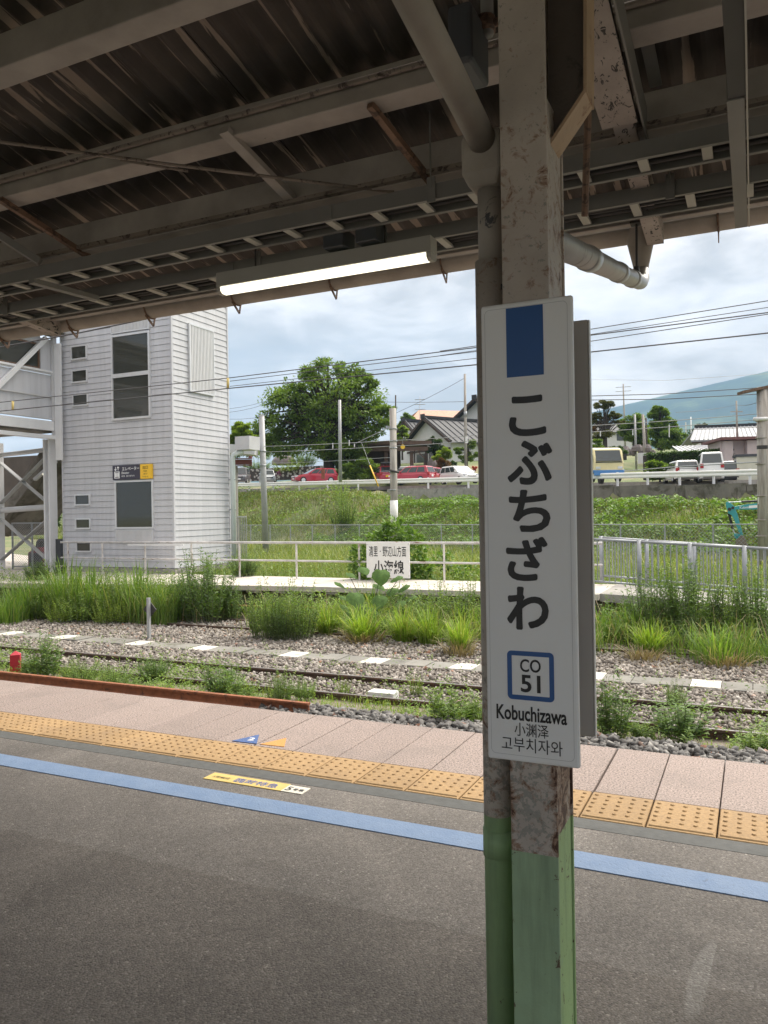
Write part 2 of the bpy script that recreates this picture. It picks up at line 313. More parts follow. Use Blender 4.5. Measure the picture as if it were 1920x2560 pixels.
def column_mat(name, zg, beige=(0.43, 0.375, 0.325), green=(0.275, 0.38, 0.235), gnoise=0.004, edge=1.0):
    m, t, b, o = nmat(name); p = pos(t)
    sp = N(t, 'ShaderNodeSeparateXYZ'); L(t, p, sp.inputs[0]); z = sp.outputs[2]
    n = noise(t, p, 62, 8, 0.7, 0.3); n2 = noise(t, p, 24, 8, 0.72, 0.6); n3 = noise(t, p, 4.5, 6, 0.6)
    tone = ramp(t, n3, [(0.3, sc(beige, 0.80)), (0.7, sc(beige, 1.10))])
    # flaked zone just above the green
    fl = ramp(t, math_n(t, 'SUBTRACT', 1.0, math_n(t, 'ABSOLUTE', math_n(t, 'DIVIDE', math_n(t, 'SUBTRACT', z, zg + 0.16), 0.5))), [(0.35, 0.0), (0.85, 0.095)])
    k = math_n(t, 'ADD', n, fl)
    col = mixc(t, ramp(t, k, [(0.60, 0.0), (0.62, 1.0)]), tone, (0.25, 0.242, 0.212))
    col = mixc(t, ramp(t, k, [(0.735, 0.0), (0.75, 1.0)]), col, (0.06, 0.045, 0.036))
    # rust stains, strongest around two heights
    hi = math_n(t, 'SUBTRACT', 1.0, math_n(t, 'ABSOLUTE', math_n(t, 'DIVIDE', math_n(t, 'SUBTRACT', z, 2.22), 0.32)), True)
    rs = math_n(t, 'ADD', math_n(t, 'ADD', n2, math_n(t, 'MULTIPLY', hi, 0.085)), math_n(t, 'MULTIPLY', fl, 0.75))
    ed = math_n(t, 'ABSOLUTE', math_n(t, 'DIVIDE', math_n(t, 'ADD', sp.outputs[0], 0.497), 0.058))
    ef = ramp(t, ed, [(0.55, 0.0), (1.0, 1.0)]); lowz = math_n(t, 'LESS_THAN', z, 1.0)
    rs = math_n(t, 'ADD', rs, math_n(t, 'MULTIPLY', ef, math_n(t, 'ADD', 0.03*edge, math_n(t, 'MULTIPLY', lowz, 0.13*edge))))
    col = mixc(t, ramp(t, rs, [(0.60, 0.0), (0.70, 0.85)]), col, (0.19, 0.10, 0.055))
    col = mixc(t, ramp(t, rs, [(0.715, 0.0), (0.73, 1.0)]), col, (0.06, 0.028, 0.018))
    gt = ramp(t, n3, [(0.3, sc(green, 0.86)), (0.7, sc(green, 1.10))])
    gt = mixc(t, ramp(t, math_n(t, 'ADD', n2, math_n(t, 'MULTIPLY', ef, 0.075*edge)), [(0.665, 0.0), (0.69, 1.0)]), gt, (0.085, 0.045, 0.025))
    mpz = N(t, 'ShaderNodeMapping'); mpz.inputs['Scale'].default_value = (22, 22, 1.6); L(t, p, mpz.inputs[0])
    gt = mixc(t, ramp(t, noise(t, mpz.outputs[0], 1.0, 6, 0.65), [(0.48, 0.0), (0.75, 0.55)]), gt, (0.10, 0.135, 0.085))
    gt = mixc(t, ramp(t, noise(t, p, 9, 6, 0.6, 1.5), [(0.62, 0.0), (0.74, 0.35)]), gt, (0.22, 0.30, 0.24))
    g = math_n(t, 'LESS_THAN', math_n(t, 'ADD', z, math_n(t, 'MULTIPLY', n, gnoise)), zg)
    col = mixc(t, g, col, gt)
    setc(t, b, col); b.inputs['Roughness'].default_value = 0.6; b.inputs['Specular IOR Level'].default_value = 0.35
    bump(t, b, math_n(t, 'ADD', math_n(t, 'MULTIPLY', k, -0.8), math_n(t, 'MULTIPLY', noise(t, p, 130, 4), 0.5)), 0.35, 0.004)
    return m
M['column'] = column_mat('column_paint', 0.615)
M['column_side'] = column_mat('column_side_lit_paint', 0.655, (0.42, 0.365, 0.31), (0.29, 0.42, 0.19))  # lighter green holds the outside light that falls on the column's side
M['downpipe'] = column_mat('downpipe_paint', 0.665, (0.40, 0.355, 0.305), (0.235, 0.345, 0.175), edge=0.0)
M['haunch'] = peel('haunch_web', (0.10, 0.08, 0.066), (0.05, 0.042, 0.036), 0.6, (12, 12, 12), 0.1)
M['haunch_edge'] = peel('haunch_flange', (0.36, 0.25, 0.16), (0.22, 0.115, 0.06), 0.55, (14, 14, 14), 0.1)
# stones and soil
def ballast_mat(name, cs, s):
    m, t, b, o = nmat(name)
    g = N(t, 'ShaderNodeNewGeometry'); col = ramp(t, g.outputs['Random Per Island'], cs)
    n = noise(t, g.outputs['Position'], s, 4); col = mixc(t, 1.0, col, ramp(t, n, [(0.3, 0.8), (0.7, 1.15)]), 'MULTIPLY')
    setc(t, b, col); b.inputs['Roughness'].default_value = 0.9; return m
M['ballast'] = ballast_mat('pinkish_ballast', [(0.0, (0.125, 0.108, 0.093)), (0.5, (0.225, 0.20, 0.175)), (0.85, (0.31, 0.28, 0.25)), (0.96, (0.40, 0.37, 0.335)), (1.0, (0.26, 0.12, 0.07))], 20)
M['ballast_dark'] = ballast_mat('grey_ballast', [(0.0, (0.07, 0.068, 0.066)), (0.5, (0.14, 0.135, 0.13)), (0.85, (0.21, 0.20, 0.19)), (0.95, (0.31, 0.30, 0.28)), (1.0, (0.22, 0.10, 0.06))], 20)
def soil(name, a, b_, c, s1, s2):
    m, t, b, o = nmat(name); p = pos(t)
    col = ramp(t, noise(t, p, s2, 6, 0.7), [(0.3, a), (0.7, b_)])
    col = mixc(t, ramp(t, noise(t, p, s1, 5, 0.6, 0.5), [(0.45, 0.0), (0.62, 1.0)]), col, c)
    setc(t, b, col); b.inputs['Roughness'].default_value = 0.95; bump(t, b, noise(t, p, s2, 5, 0.7), 0.6, 0.03); return m
M['bed'] = soil('ballast_bed_soil', (0.14, 0.115, 0.095), (0.30, 0.26, 0.225), (0.20, 0.165, 0.125), 0.7, 28)
M['ground'] = soil('grassy_soil', (0.075, 0.11, 0.035), (0.14, 0.17, 0.06), (0.20, 0.185, 0.10), 0.16, 5)
M['road'] = simple('road_asphalt', (0.15, 0.145, 0.14), 0.85, 0.2, 1.2, bmp=0.3, bscale=8)
# foliage
M['grass'] = leaf_mat('meadow_grass', (0.12, 0.175, 0.045), (0.23, 0.29, 0.08), 0.35, 0.22, c3=(0.38, 0.35, 0.17))
M['bank'] = leaf_mat('bank_grass', (0.11, 0.155, 0.04), (0.205, 0.25, 0.07), 0.3, 0.25, c3=(0.33, 0.30, 0.14))
M['tussock'] = leaf_mat('tussock_grass', (0.15, 0.245, 0.035), (0.27, 0.40, 0.065), 0.4, 1.2, c3=(0.40, 0.36, 0.16))
M['reed'] = leaf_mat('reed_grass', (0.085, 0.16, 0.035), (0.18, 0.29, 0.06), 0.4, 1.2, c3=(0.36, 0.33, 0.16))
M['weed'] = leaf_mat('weed_leaf', (0.11, 0.19, 0.05), (0.20, 0.30, 0.075), 0.35, 1.5, c3=(0.28, 0.36, 0.10))
M['weed_dark'] = leaf_mat('weed_leaf_dark', (0.075, 0.145, 0.045), (0.155, 0.245, 0.07), 0.35, 1.5)
M['weed_yellow'] = leaf_mat('weed_leaf_yellow', (0.16, 0.25, 0.04), (0.27, 0.37, 0.06), 0.4, 1.5)
M['bigleaf'] = leaf_mat('broad_leaf', (0.05, 0.11, 0.03), (0.095, 0.17, 0.045), 0.3, 14.0, 0.85)
M['vine'] = leaf_mat('vine_leaf', (0.08, 0.155, 0.04), (0.17, 0.28, 0.06), 0.35, 2.0)
M['tree'] = leaf_mat('tree_leaf', (0.08, 0.145, 0.035), (0.175, 0.26, 0.06), 0.4, 0.35)
M['tree_dark'] = leaf_mat('conifer_needles', (0.03, 0.065, 0.025), (0.07, 0.115, 0.04), 0.2, 0.3)
M['tree_lime'] = leaf_mat('lime_leaf', (0.15, 0.23, 0.04), (0.25, 0.34, 0.06), 0.4, 0.4)
M['pine'] = leaf_mat('pine_needles', (0.09, 0.115, 0.04), (0.17, 0.17, 0.065), 0.2, 0.5)
M['maroon_leaf'] = leaf_mat('maroon_leaf', (0.13, 0.06, 0.045), (0.20, 0.13, 0.07), 0.3, 0.5)
M['red_flower'] = leaf_mat('red_blossom', (0.45, 0.06, 0.05), (0.60, 0.16, 0.12), 0.3, 0.5)
M['hedge'] = leaf_mat('hedge_leaf', (0.04, 0.085, 0.025), (0.09, 0.15, 0.04), 0.25, 0.5)
M['stem'] = simple('plant_stem', (0.10, 0.13, 0.05), 0.8, 0.2, 10)
M['bark'] = simple('bark', (0.05, 0.042, 0.036), 0.9, 0.3, 3, bmp=0.5, bscale=8)
M['dry'] = leaf_mat('dry_straw', (0.24, 0.18, 0.11), (0.40, 0.32, 0.21), 0.2, 1.0)
# ------------------------------------------------------------------ mesh helpers
class MB:
    def __init__(s): s.v = []; s.f = []
    def add(s, vs, fs):
        o = len(s.v); s.v.extend([tuple(map(float, v)) for v in vs]); s.f.extend([tuple(i + o for i in f) for f in fs]); return s
    def box(s, x0, x1, y0, y1, z0, z1):
        return s.add([(x0,y0,z0),(x1,y0,z0),(x1,y1,z0),(x0,y1,z0),(x0,y0,z1),(x1,y0,z1),(x1,y1,z1),(x0,y1,z1)],
                     [(0,3,2,1),(4,5,6,7),(0,1,5,4),(1,2,6,5),(2,3,7,6),(3,0,4,7)])
    def bar(s, a, b, w, h, up=(0, 0, 1)):
        a = Vector(a); b = Vector(b); d = (b - a).normalized(); up = Vector(up)
        x = d.cross(up)
        if x.length < 1e-4: x = d.cross(Vector((1, 0, 0)))
        x.normalize(); y = x.cross(d).normalized(); vs = []
        for p in (a, b):
            for i, j in ((-1,-1),(1,-1),(1,1),(-1,1)): vs.append(p + x * (w/2*i) + y * (h/2*j))
        return s.add(vs, [(0,3,2,1),(4,5,6,7),(0,1,5,4),(1,2,6,5),(2,3,7,6),(3,0,4,7)])
    def tube(s, pts, r, n=10, cap=True):
        pts = [Vector(p) for p in pts]; rs = r if hasattr(r, '__len__') else [r] * len(pts)
        vs = []; fs = []; ref = None
        for i, p in enumerate(pts):
            d = (pts[min(i+1, len(pts)-1)] - pts[max(i-1, 0)]).normalized()
            if ref is None:
                ref = d.cross(Vector((0, 0, 1)))
                if ref.length < 0.05: ref = d.cross(Vector((1, 0, 0)))
            x = (ref - d * ref.dot(d)).normalized(); y = d.cross(x); ref = x
            for k in range(n):
                a = 2 * math.pi * k / n; vs.append(p + (x * math.cos(a) + y * math.sin(a)) * rs[i])
        for i in range(len(pts) - 1):
            for k in range(n):
                k2 = (k + 1) % n; fs.append((i*n+k, i*n+k2, (i+1)*n+k2, (i+1)*n+k))
        if cap: fs.append(tuple(range(n-1, -1, -1))); fs.append(tuple(range((len(pts)-1)*n, len(pts)*n)))
        return s.add(vs, fs)
    def prism(s, prof, a, b, ux, uy):
        """extrude a 2-D profile (list of (p, q)) from point a to point b, p along ux and q along uy"""
        a = Vector(a); b = Vector(b); ux = Vector(ux); uy = Vector(uy); n = len(prof)
        vs = [P + ux * p + uy * q for P in (a, b) for p, q in prof]
        fs = [(k, (k+1) % n, n + (k+1) % n, n + k) for k in range(n)] + [tuple(range(n-1, -1, -1)), tuple(range(n, 2*n))]
        return s.add(vs, fs)
    def quad(s, a, b, c, d): return s.add([a, b, c, d], [(0, 1, 2, 3)])
    def lathe(s, prof, c, n=16):
        vs = []; fs = []
        for r, z in prof:
            for k in range(n): a = 2*math.pi*k/n; vs.append((c[0] + r*math.cos(a), c[1] + r*math.sin(a), c[2] + z))
        for i in range(len(prof)-1):
            for k in range(n): k2 = (k+1) % n; fs.append((i*n+k, i*n+k2, (i+1)*n+k2, (i+1)*n+k))
        fs.append(tuple(range((len(prof)-1)*n, len(prof)*n))); return s.add(vs, fs)
def org(p):
    o = Vector((0, 0, 0))
    while p is not None: o = o + p.location; p = p.parent
    return o
def tag(o, label=None, cat=None, group=None, kind=None):
    if label: o['label'] = label
    if cat: o['category'] = cat
    if group: o['group'] = group
    if kind: o['kind'] = kind
    return o
def link_mesh(name, me, m, parent=None):
    if m is not None: me.materials.append(m)
    o = bpy.data.objects.new(name, me); COL.objects.link(o)
    if parent is not None: o.parent = parent
    return o
def mk(name, mb, m, parent=None, label=None, cat=None, group=None, kind=None, smooth=False, bevel=0.0, local=False, center=False):
    vs = mb.v
    off = Vector((0, 0, 0))
    if parent is not None and not local: off = org(parent)
    loc = Vector((0, 0, 0))
    if center and not local:
        a = np.array(vs); c = (a.min(0) + a.max(0)) / 2; c[2] = a[:, 2].min(); loc = Vector(c) - off
        off = Vector(c)
    if off.length: vs = [(v[0]-off[0], v[1]-off[1], v[2]-off[2]) for v in vs]
    me = bpy.data.meshes.new(name); me.from_pydata(vs, [], mb.f); me.update()
    if smooth: me.polygons.foreach_set('use_smooth', [True] * len(me.polygons))
    o = link_mesh(name, me, m, parent); o.location = loc
    if bevel:
        b = o.modifiers.new('bevel', 'BEVEL'); b.width = bevel; b.segments = 2; b.limit_method = 'ANGLE'
    return tag(o, label, cat, group, kind)
def thing(name, label, cat, loc=(0, 0, 0), rz=0.0, group=None, kind=None):
    o = bpy.data.objects.new(name, None); COL.objects.link(o); o.empty_display_size = 0.2
    o.location = loc; o.rotation_euler = (0, 0, rz); return tag(o, label, cat, group, kind)
def np_mesh(name, V, F, m, parent=None, label=None, cat=None, group=None, kind=None, loc=None):
    """V (n,3), F list of equally sized index arrays"""
    me = bpy.data.meshes.new(name)
    V = np.asarray(V, np.float32); Fs = [np.asarray(f, np.int32) for f in (F if isinstance(F, list) else [F])]
    me.vertices.add(len(V)); me.vertices.foreach_set('co', V.ravel())
    nl = sum(f.size for f in Fs); me.loops.add(nl); me.loops.foreach_set('vertex_index', np.concatenate([f.ravel() for f in Fs]))
    npoly = sum(len(f) for f in Fs); me.polygons.add(npoly)
    st = []; c = 0
    for f in Fs:
        k = f.shape[1]; st.append(c + np.arange(len(f), dtype=np.int32) * k); c += f.size
    me.polygons.foreach_set('loop_start', np.concatenate(st)); me.update(calc_edges=True); me.validate()
    o = link_mesh(name, me, m, parent)
    if loc is not None: o.location = loc
    return tag(o, label, cat, group, kind)
def dup(root, loc=None, rz=None, scale=None, label=None, cat=None, group=None):
    r = root.copy(); COL.objects.link(r)
    if loc is not None: r.location = loc
    if rz is not None: r.rotation_euler = (0, 0, rz)
    if scale is not None: r.scale = scale if hasattr(scale, '__len__') else (scale,) * 3
    tag(r, label, cat, group)
    for ch in root.children:
        c = ch.copy(); COL.objects.link(c); c.parent = r
        for g in ch.children:
            d = g.copy(); COL.objects.link(d); d.parent = c
    return r
_tc = {}
def text_mesh(body, offset=0.0, shear=0.0):
    key = (body, offset, shear)
    if key not in _tc:
        c = bpy.data.curves.new('lettering_curve', 'FONT'); c.body = body; c.size = 1; c.offset = offset; c.shear = shear; c.resolution_u = 4
        o = bpy.data.objects.new('lettering_curve', c); COL.objects.link(o)
        dg = bpy.context.evaluated_depsgraph_get(); me = bpy.data.meshes.new_from_object(o.evaluated_get(dg))
        V = np.array([v.co[:] for v in me.vertices]); F = [tuple(p.vertices) for p in me.polygons]
        bpy.data.objects.remove(o); bpy.data.curves.remove(c); bpy.data.meshes.remove(me)
        V = V[:, :2]; lo = V.min(0); hi = V.max(0); _tc[key] = ((V - (lo + hi) / 2), F, hi - lo)
    return _tc[key]
def text(body, m, c, ux, uy, w=None, h=None, parent=None, offset=0.0, name='lettering', shear=0.0, **kw):
    """flat lettering centred on c, scaled to width w and/or height h"""
    V, F, sz = text_mesh(body, offset, shear)
    sxx = (w / sz[0]) if w else None; syy = (h / sz[1]) if h else None
    sxx = sxx or syy; syy = syy or sxx
    c = Vector(c); ux = Vector(ux); uy = Vector(uy); mb = MB()
    mb.v = [tuple(c + ux * (x * sxx) + uy * (y * syy)) for x, y in V]; mb.f = list(F)
    return mk(name, mb, m, parent, **kw)

# ------------------------------------------------------------------ our platform
plat = thing('platform', 'asphalt island platform with tactile strip and pink slab edge', 'platform', (0, 0, 0), kind='structure')
mk('asphalt_surface', MB().box(-42, 16, -4.2, 3.60, -1.3, 0.0), M['asphalt'], plat)
mk('edging_strip', MB().box(-42, 16, 3.602, 3.716, -1.3, 0.001), M['edging'], plat)
mk('platform_base', MB().box(-42, 16, 3.718, 4.86, -1.3, -0.07), M['mortar'], plat)
X0 = -15.5676506 * 0.3; TP = 0.3
tmb = MB(); g = 0.004
def chamfer_slab(mb, x0, x1, y0, y1, z0, z1, c):
    mb.add([(x0,y0,z0),(x1,y0,z0),(x1,y1,z0),(x0,y1,z0),(x0,y0,z1-c),(x1,y0,z1-c),(x1,y1,z1-c),(x0,y1,z1-c),(x0+c,y0+c,z1),(x1-c,y0+c,z1),(x1-c,y1-c,z1),(x0+c,y1-c,z1)],
           [(0,1,5,4),(1,2,6,5),(2,3,7,6),(3,0,4,7),(4,5,9,8),(5,6,10,9),(6,7,11,10),(7,4,8,11),(8,9,10,11)])
chamfer_slab(tmb, g, TP - g, 0.003, 0.367, -0.06, 0.002, 0.004)
tmb.add([(g*3,0.020,0.002),(TP-g*3,0.020,0.002),(TP-g*3,0.052,0.002),(g*3,0.052,0.002),(g*3+.004,0.026,0.0075),(TP-g*3-.004,0.026,0.0075),(TP-g*3-.004,0.046,0.0075),(g*3+.004,0.046,0.0075)],
        [(0,1,5,4),(1,2,6,5),(2,3,7,6),(3,0,4,7),(4,5,6,7)])
for i in range(5):
    for j in range(5):
        cx = 0.03 + 0.06 * i; cy = 0.096 + 0.057 * j; vs = []
        for r, z in ((0.0125, 0.002), (0.0075, 0.0075)):
            for k in range(8): a = 2*math.pi*(k+.5)/8; vs.append((cx + r*math.cos(a), cy + r*math.sin(a), z))
        tmb.add(vs, [(k, (k+1) % 8, 8+(k+1) % 8, 8+k) for k in range(8)] + [tuple(range(8, 16))])
smb = MB(); chamfer_slab(smb, 0.003, TP - 0.003, 0.002, 0.800, -0.12, 0.0, 0.003)
smb2 = MB(); chamfer_slab(smb2, 0.009, TP - 0.003, 0.002, 0.800, -0.12, 0.0, 0.003)
t0 = mk('tactile_tile', tmb, M['tactile'], plat); s0 = mk('paving_slab', smb, M['paver'], plat); s1 = mk('paving_slab', smb2, M['paver'], plat)
ys0 = 3.7188
first = True
for i in range(-44, 24):
    x = X0 + i * TP
    a = t0 if first else t0.copy(); b = s0 if first else (s1 if i == 13 else s0).copy()
    if i == 6: b = s1
    for o in (a, b):
        if o.name not in COL.objects: COL.objects.link(o)
        o.parent = plat
    a.location = (x, ys0, 0.0); b.location = (x, ys0 + 0.3705, rnd.uniform(-0.0012, 0.0008)); first = False
# painted line, sticker and marks lie on the asphalt and slabs
mk('blue_line', MB().box(-42, 16, 3.192, 3.345, 0.0, 0.004), M['blue'], plat)
st = thing('floor_sticker', 'yellow boarding sticker with blue characters and white end panel, between blue line and tactile tiles', 'sticker', (-2.45, 3.515, 0))
mk('sticker_sheet', MB().box(-2.765, -2.262, 3.468, 3.571, 0.0005, 0.004), M['sticker'], st)
mk('white_panel', MB().box(-2.262, -2.134, 3.468, 3.560, 0.0005, 0.004), M['sticker_white'], st)
text('5両編成', M['ink'], (-2.676, 3.515, 0.0048), (1, 0, 0), (0, 1, 0), w=0.11, h=0.030, parent=st)
text('臨時特急', M['sticker_blue'], (-2.445, 3.515, 0.0048), (1, 0, 0), (0, 1, 0), w=0.275, h=0.062, parent=st, offset=0.012)
text('5', M['ink'], (-2.236, 3.512, 0.0048), (1, 0, 0), (0, 1, 0), w=0.032, h=0.056, parent=st, offset=0.02)
text('号車', M['ink'], (-2.179, 3.510, 0.0048), (1, 0, 0), (0, 1, 0), w=0.066, h=0.036, parent=st, offset=0.01)
def floor_tri(pts, m, label):
    o = mk('floor_mark', MB().add([(x, y, 0.0042) for x, y in pts] + [(x, y, 0.001) for x, y in pts], [(0,1,2),(0,3,4,1),(1,4,5,2),(2,5,3,0)]), m, None, label, 'floor mark', center=True); return o
ft = floor_tri([(-3.047, 4.115), (-2.862, 4.122), (-2.965, 4.300)], M['tri_blue'], 'blue painted triangle with a white 2 on the pink slabs')
text('2', M['white_ink'], (-2.948, 4.192, 0.005), (0.96, 0.26, 0), (-0.26, 0.96, 0), w=0.042, h=0.06, parent=ft, offset=0.02)
floor_tri([(-2.838, 4.122), (-2.665, 4.135), (-2.755, 4.302)], M['tri_orange'], 'orange painted triangle without a number on the pink slabs')

# ------------------------------------------------------------------ column with its rain pipe
zc0 = 0.0
col = thing('canopy_column', 'steel canopy column, beige above and green below, rusty and flaking', 'column', (-0.515, 1.98, 0))
mk('front_flange', MB().box(-0.555, -0.439, 1.880, 1.892, zc0, 3.55), M['column'], col, bevel=0.003)
mk('side_plate', MB().box(-0.545, -0.444, 1.894, 2.050, zc0, 2.46), M['column_side'], col)
mk('upper_web', MB().box(-0.505, -0.489, 1.894, 2.050, 2.462, 3.55), M['haunch'], col)
mk('rear_flange', MB().box(-0.555, -0.439, 2.052, 2.064, zc0, 3.55), M['column_side'], col, bevel=0.003)
# bracket plate with bent flange reaching out to the right of the column top
def PYv(x, y, v): return Vector(PY(x, y, v))
hz = 1.99
h_pts = [PYv(1372, 395, hz), PYv(1372, -60, hz), PYv(1466, -60, hz), PYv(1466, 250, hz)]
hm = MB(); hm.v = [tuple(p + Vector((0, d, 0))) for d in (-0.006, 0.006) for p in h_pts]; hm.f = [(0,1,2,3), (7,6,5,4), (0,4,5,1), (1,5,6,2), (2,6,7,3), (3,7,4,0)]
mk('haunch_web', hm, M['haunch'], col)
fm = MB(); fm.bar(h_pts[0] + Vector((0.0, 0, 0)), h_pts[3] + Vector((0.004, 0, 0)), 0.09, 0.008, (0, 1, 0) if False else (0, 0, 1)); fm.bar(h_pts[3] + Vector((0.006, 0, -0.003)), h_pts[2] + Vector((0.006, 0, 0)), 0.008, 0.10, (0, 1, 0))
mk('haunch_flange', fm, M['haunch_edge'], col)
def PXd(x, y, d): return Vector(at(x, y, d))
dp = thing('downpipe', 'round rain downpipe with peeling paint beside the column, green at the foot', 'downpipe', (-0.615, 1.99, 0))
pxl = -0.6145; pyl = 1.97
mk('pipe', MB().tube([(pxl, pyl, 0.0), (pxl, pyl, 2.10)], 0.0375, 24), M['downpipe'], dp, smooth=True)
mk('collar', MB().tube([(pxl, pyl, 0.555), (pxl, pyl, 0.625)], 0.0405, 24), M['downpipe'], dp, smooth=True)
mk('upper_pipe', MB().tube([(pxl+.004, pyl, 2.10), (pxl+.004, pyl, 2.30)], 0.032, 20), M['pipe_peel'], dp, smooth=True)
jb = MB(); c8 = [Vector((pxl + dx, pyl + dy, 0)) for dx, dy in ((-.055,-.055),(.05,-.055),(.05,.055),(-.055,.055))]
for z, s in ((2.285, 0.72), (2.32, 1.0), (2.405, 1.0), (2.425, 0.9)):
    for p in c8: jb.v.append((pxl + (p.x - pxl) * s, pyl + (p.y - pyl) * s, z))
jb.f = [tuple(4*i + k for k in q) for i in range(3) for q in ()] + [(4*i+k, 4*i+(k+1) % 4, 4*i+4+(k+1) % 4, 4*i+4+k) for i in range(3) for k in range(4)] + [(3,2,1,0), (12,13,14,15)]
mk('joint_box', jb, M['pipe_beige'], dp, bevel=0.008)
mk('sloping_pipe', MB().tube([(-0.66, 0.2, 2.86), (-0.612, 1.93, 2.395)], 0.036, 24), M['pipe_beige'], dp, smooth=True)
dk = mk('strap', MB().box(pxl-.02, -0.557, 1.955, 1.975, 2.02, 2.035), M['dark_steel'], dp)
# dark box and clamp left of the column head
bx = thing('speaker_box', 'dark weathered box with pale back plate hung beside the column head', 'box', (-0.66, 2.05, 2.45))
b0 = Vector(at(1172, 262, 2.28)); b1 = Vector(at(1235, 100, 2.28))
bm_ = MB(); bm_.box(b0.x, b1.x + 0.0, 2.0, 2.16, b0.z + 0.025, b1.z); mk('case', bm_, M['box_dark'], bx, bevel=0.012)
pm = MB(); q = [at(1116, 180, 2.4), at(1168, 80, 2.4), at(1176, 80, 2.4), at(1176, 255, 2.4), at(1150, 255, 2.4)]
pm.v = [tuple(Vector(p) + Vector((0, d, 0))) for d in (0, 0.01) for p in q]; pm.f = [(0,1,2,3,4), (9,8,7,6,5)] + [(k, 5+k, 5+(k+1) % 5, (k+1) % 5) for k in range(5)]
mk('back_plate', pm, M['pipe_beige'], bx)
k0 = Vector(at(1218, 62, 2.2)); mk('conduit', MB().tube([k0 + Vector((0, 0, -0.03)), k0 + Vector((0, 0, 0.25))], 0.018, 14), M['tray'], bx, smooth=True)
mk('clamp', MB().tube([k0 + Vector((-0.03, 0, 0.0)), k0 + Vector((0.05, 0, 0.0))], 0.012, 10).tube([k0 + Vector((-0.005, 0, -0.02)), k0 + Vector((-0.005, 0, 0.02))], 0.028, 14), M['rust_bar'], bx, smooth=True)

# ------------------------------------------------------------------ station name boards
def board(name, label, x0, x1, y, z0, z1, th, m, front=-1):
    t = thing(name, label, 'sign', ((x0+x1)/2, y, z0))
    y0, y1 = (y, y + th) if front < 0 else (y - th, y)
    mk('panel', MB().box(x0, x1, y0, y1, z0, z1), m, t, bevel=0.006); return t
SX0, SX1, SZ0, SZ1, SYF = -0.6045, -0.3785, 0.840, 1.957, 1.858
sg = board('station_name_sign', 'tall white station name board with blue block and black characters on the column', SX0, SX1, SYF, SZ0, SZ1, 0.014, M['sign_white'])
SW = SX1 - SX0; SH = SZ1 - SZ0
def sp_(u, v, d=0.0012): return (SX0 + SW * u, SYF - d, SZ1 - SH * v)
UX, UZ = (1, 0, 0), (0, 0, 1)
def flat(name, u0, u1, v0, v1, m, parent=sg, d=0.001):
    a = sp_(u0, v1, d); b = sp_(u1, v0, d)
    return mk(name, MB().box(a[0], b[0], SYF - d, SYF - 0.0003, a[2], b[2]), m, parent)
def bold(ch, m, c, w, h, parent, k):
    V, F, sz = text_mesh(ch); n = 10; mb = MB(); rx = k*h; fx_ = (w - 2*rx)/sz[0]; fz_ = (h - 2*rx)/sz[1]
    for i in range(n):
        a = 2*math.pi*i/n; o = len(mb.v); mb.v += [(c[0] + x*fx_ + rx*math.cos(a), c[1] - 0.00003*i, c[2] + y*fz_ + rx*math.sin(a)) for x, y in V]; mb.f += [tuple(j + o for j in f) for f in F]
    return mk('lettering', mb, m, parent)
flat('blue_block', 0.286, 0.688, 0.0125, 0.163, M['jr_blue'])
def rounded_ring(name, u0, u1, v0, v1, rr, wd, m, parent, d=0.001, inner_r=None):
    a = sp_(u0, v1); b = sp_(u1, v0); mb = MB(); out = []; n = 6
    def loop(x0, x1, z0, z1, r):
        L_ = []
        for cx, cz, a0 in ((x1-r, z1-r, 0), (x0+r, z1-r, 90), (x0+r, z0+r, 180), (x1-r, z0+r, 270)):
            for k in range(n+1):
                an = rad(a0 + 90*k/n); L_.append((cx + r*math.cos(an), SYF - d, cz + r*math.sin(an)))
        return L_
    o = loop(a[0], b[0], a[2], b[2], rr); i = loop(a[0]+wd, b[0]-wd, a[2]+wd, b[2]-wd, max(rr - wd, 0.0006) if inner_r is None else inner_r)
    N_ = len(o); mb.add(o + i, [(k, (k+1) % N_, N_ + (k+1) % N_, N_ + k) for k in range(N_)])
    return mk(name, mb, m, parent)
rounded_ring('border_line', 0.045, 0.945, 0.011, 0.986, 0.012, 0.0009, M['line_grey'], sg, 0.0006)
for ch, u0, u1, v0, v1 in (('こ', .300, .705, .205, .293), ('ぶ', .275, .765, .302, .398), ('ち', .285, .735, .408, .500), ('ざ', .245, .700, .510, .606), ('わ', .245, .700, .618, .712)):
    bold(ch, M['ink'], sp_((u0+u1)/2, (v0+v1)/2), SW*(u1-u0), SH*(v1-v0), sg, 0.034)
rounded_ring('station_code_frame', .238, .745, .758, .864, 0.011, 0.0115, M['jr_blue'], sg, 0.001, 0.0012)
text('CO', M['ink'], sp_(.492, .789), UX, UZ, w=SW*.225, h=SH*.028, parent=sg, offset=0.016)
text('51', M['ink'], sp_(.492, .828), UX, UZ, w=SW*.215, h=SH*.038, parent=sg, offset=0.022)
text('Kobuchizawa', M['ink'], sp_(.492, .8935), UX, UZ, w=SW*.765, h=SH*.0325, parent=sg, offset=0.022)
text('小渊泽', M['ink'], sp_(.492, .9285), UX, UZ, w=SW*.37, h=SH*.029, parent=sg, offset=0.004)
text('고부치자와', M['ink'], sp_(.492, .9615), UX, UZ, w=SW*.66, h=SH*.031, parent=sg)
sg2 = board('station_name_sign', 'grey back of the second name board, seen edge-on behind the column', SX0 + 0.02, -0.3935, 2.145, SZ0, 1.960, 0.014, M['sign_grey'], 1)
mk('edge_trim', MB().box(-0.3933, -0.3905, 2.129, 2.147, SZ0 + .003, 1.957), M['sign_white'], sg2)
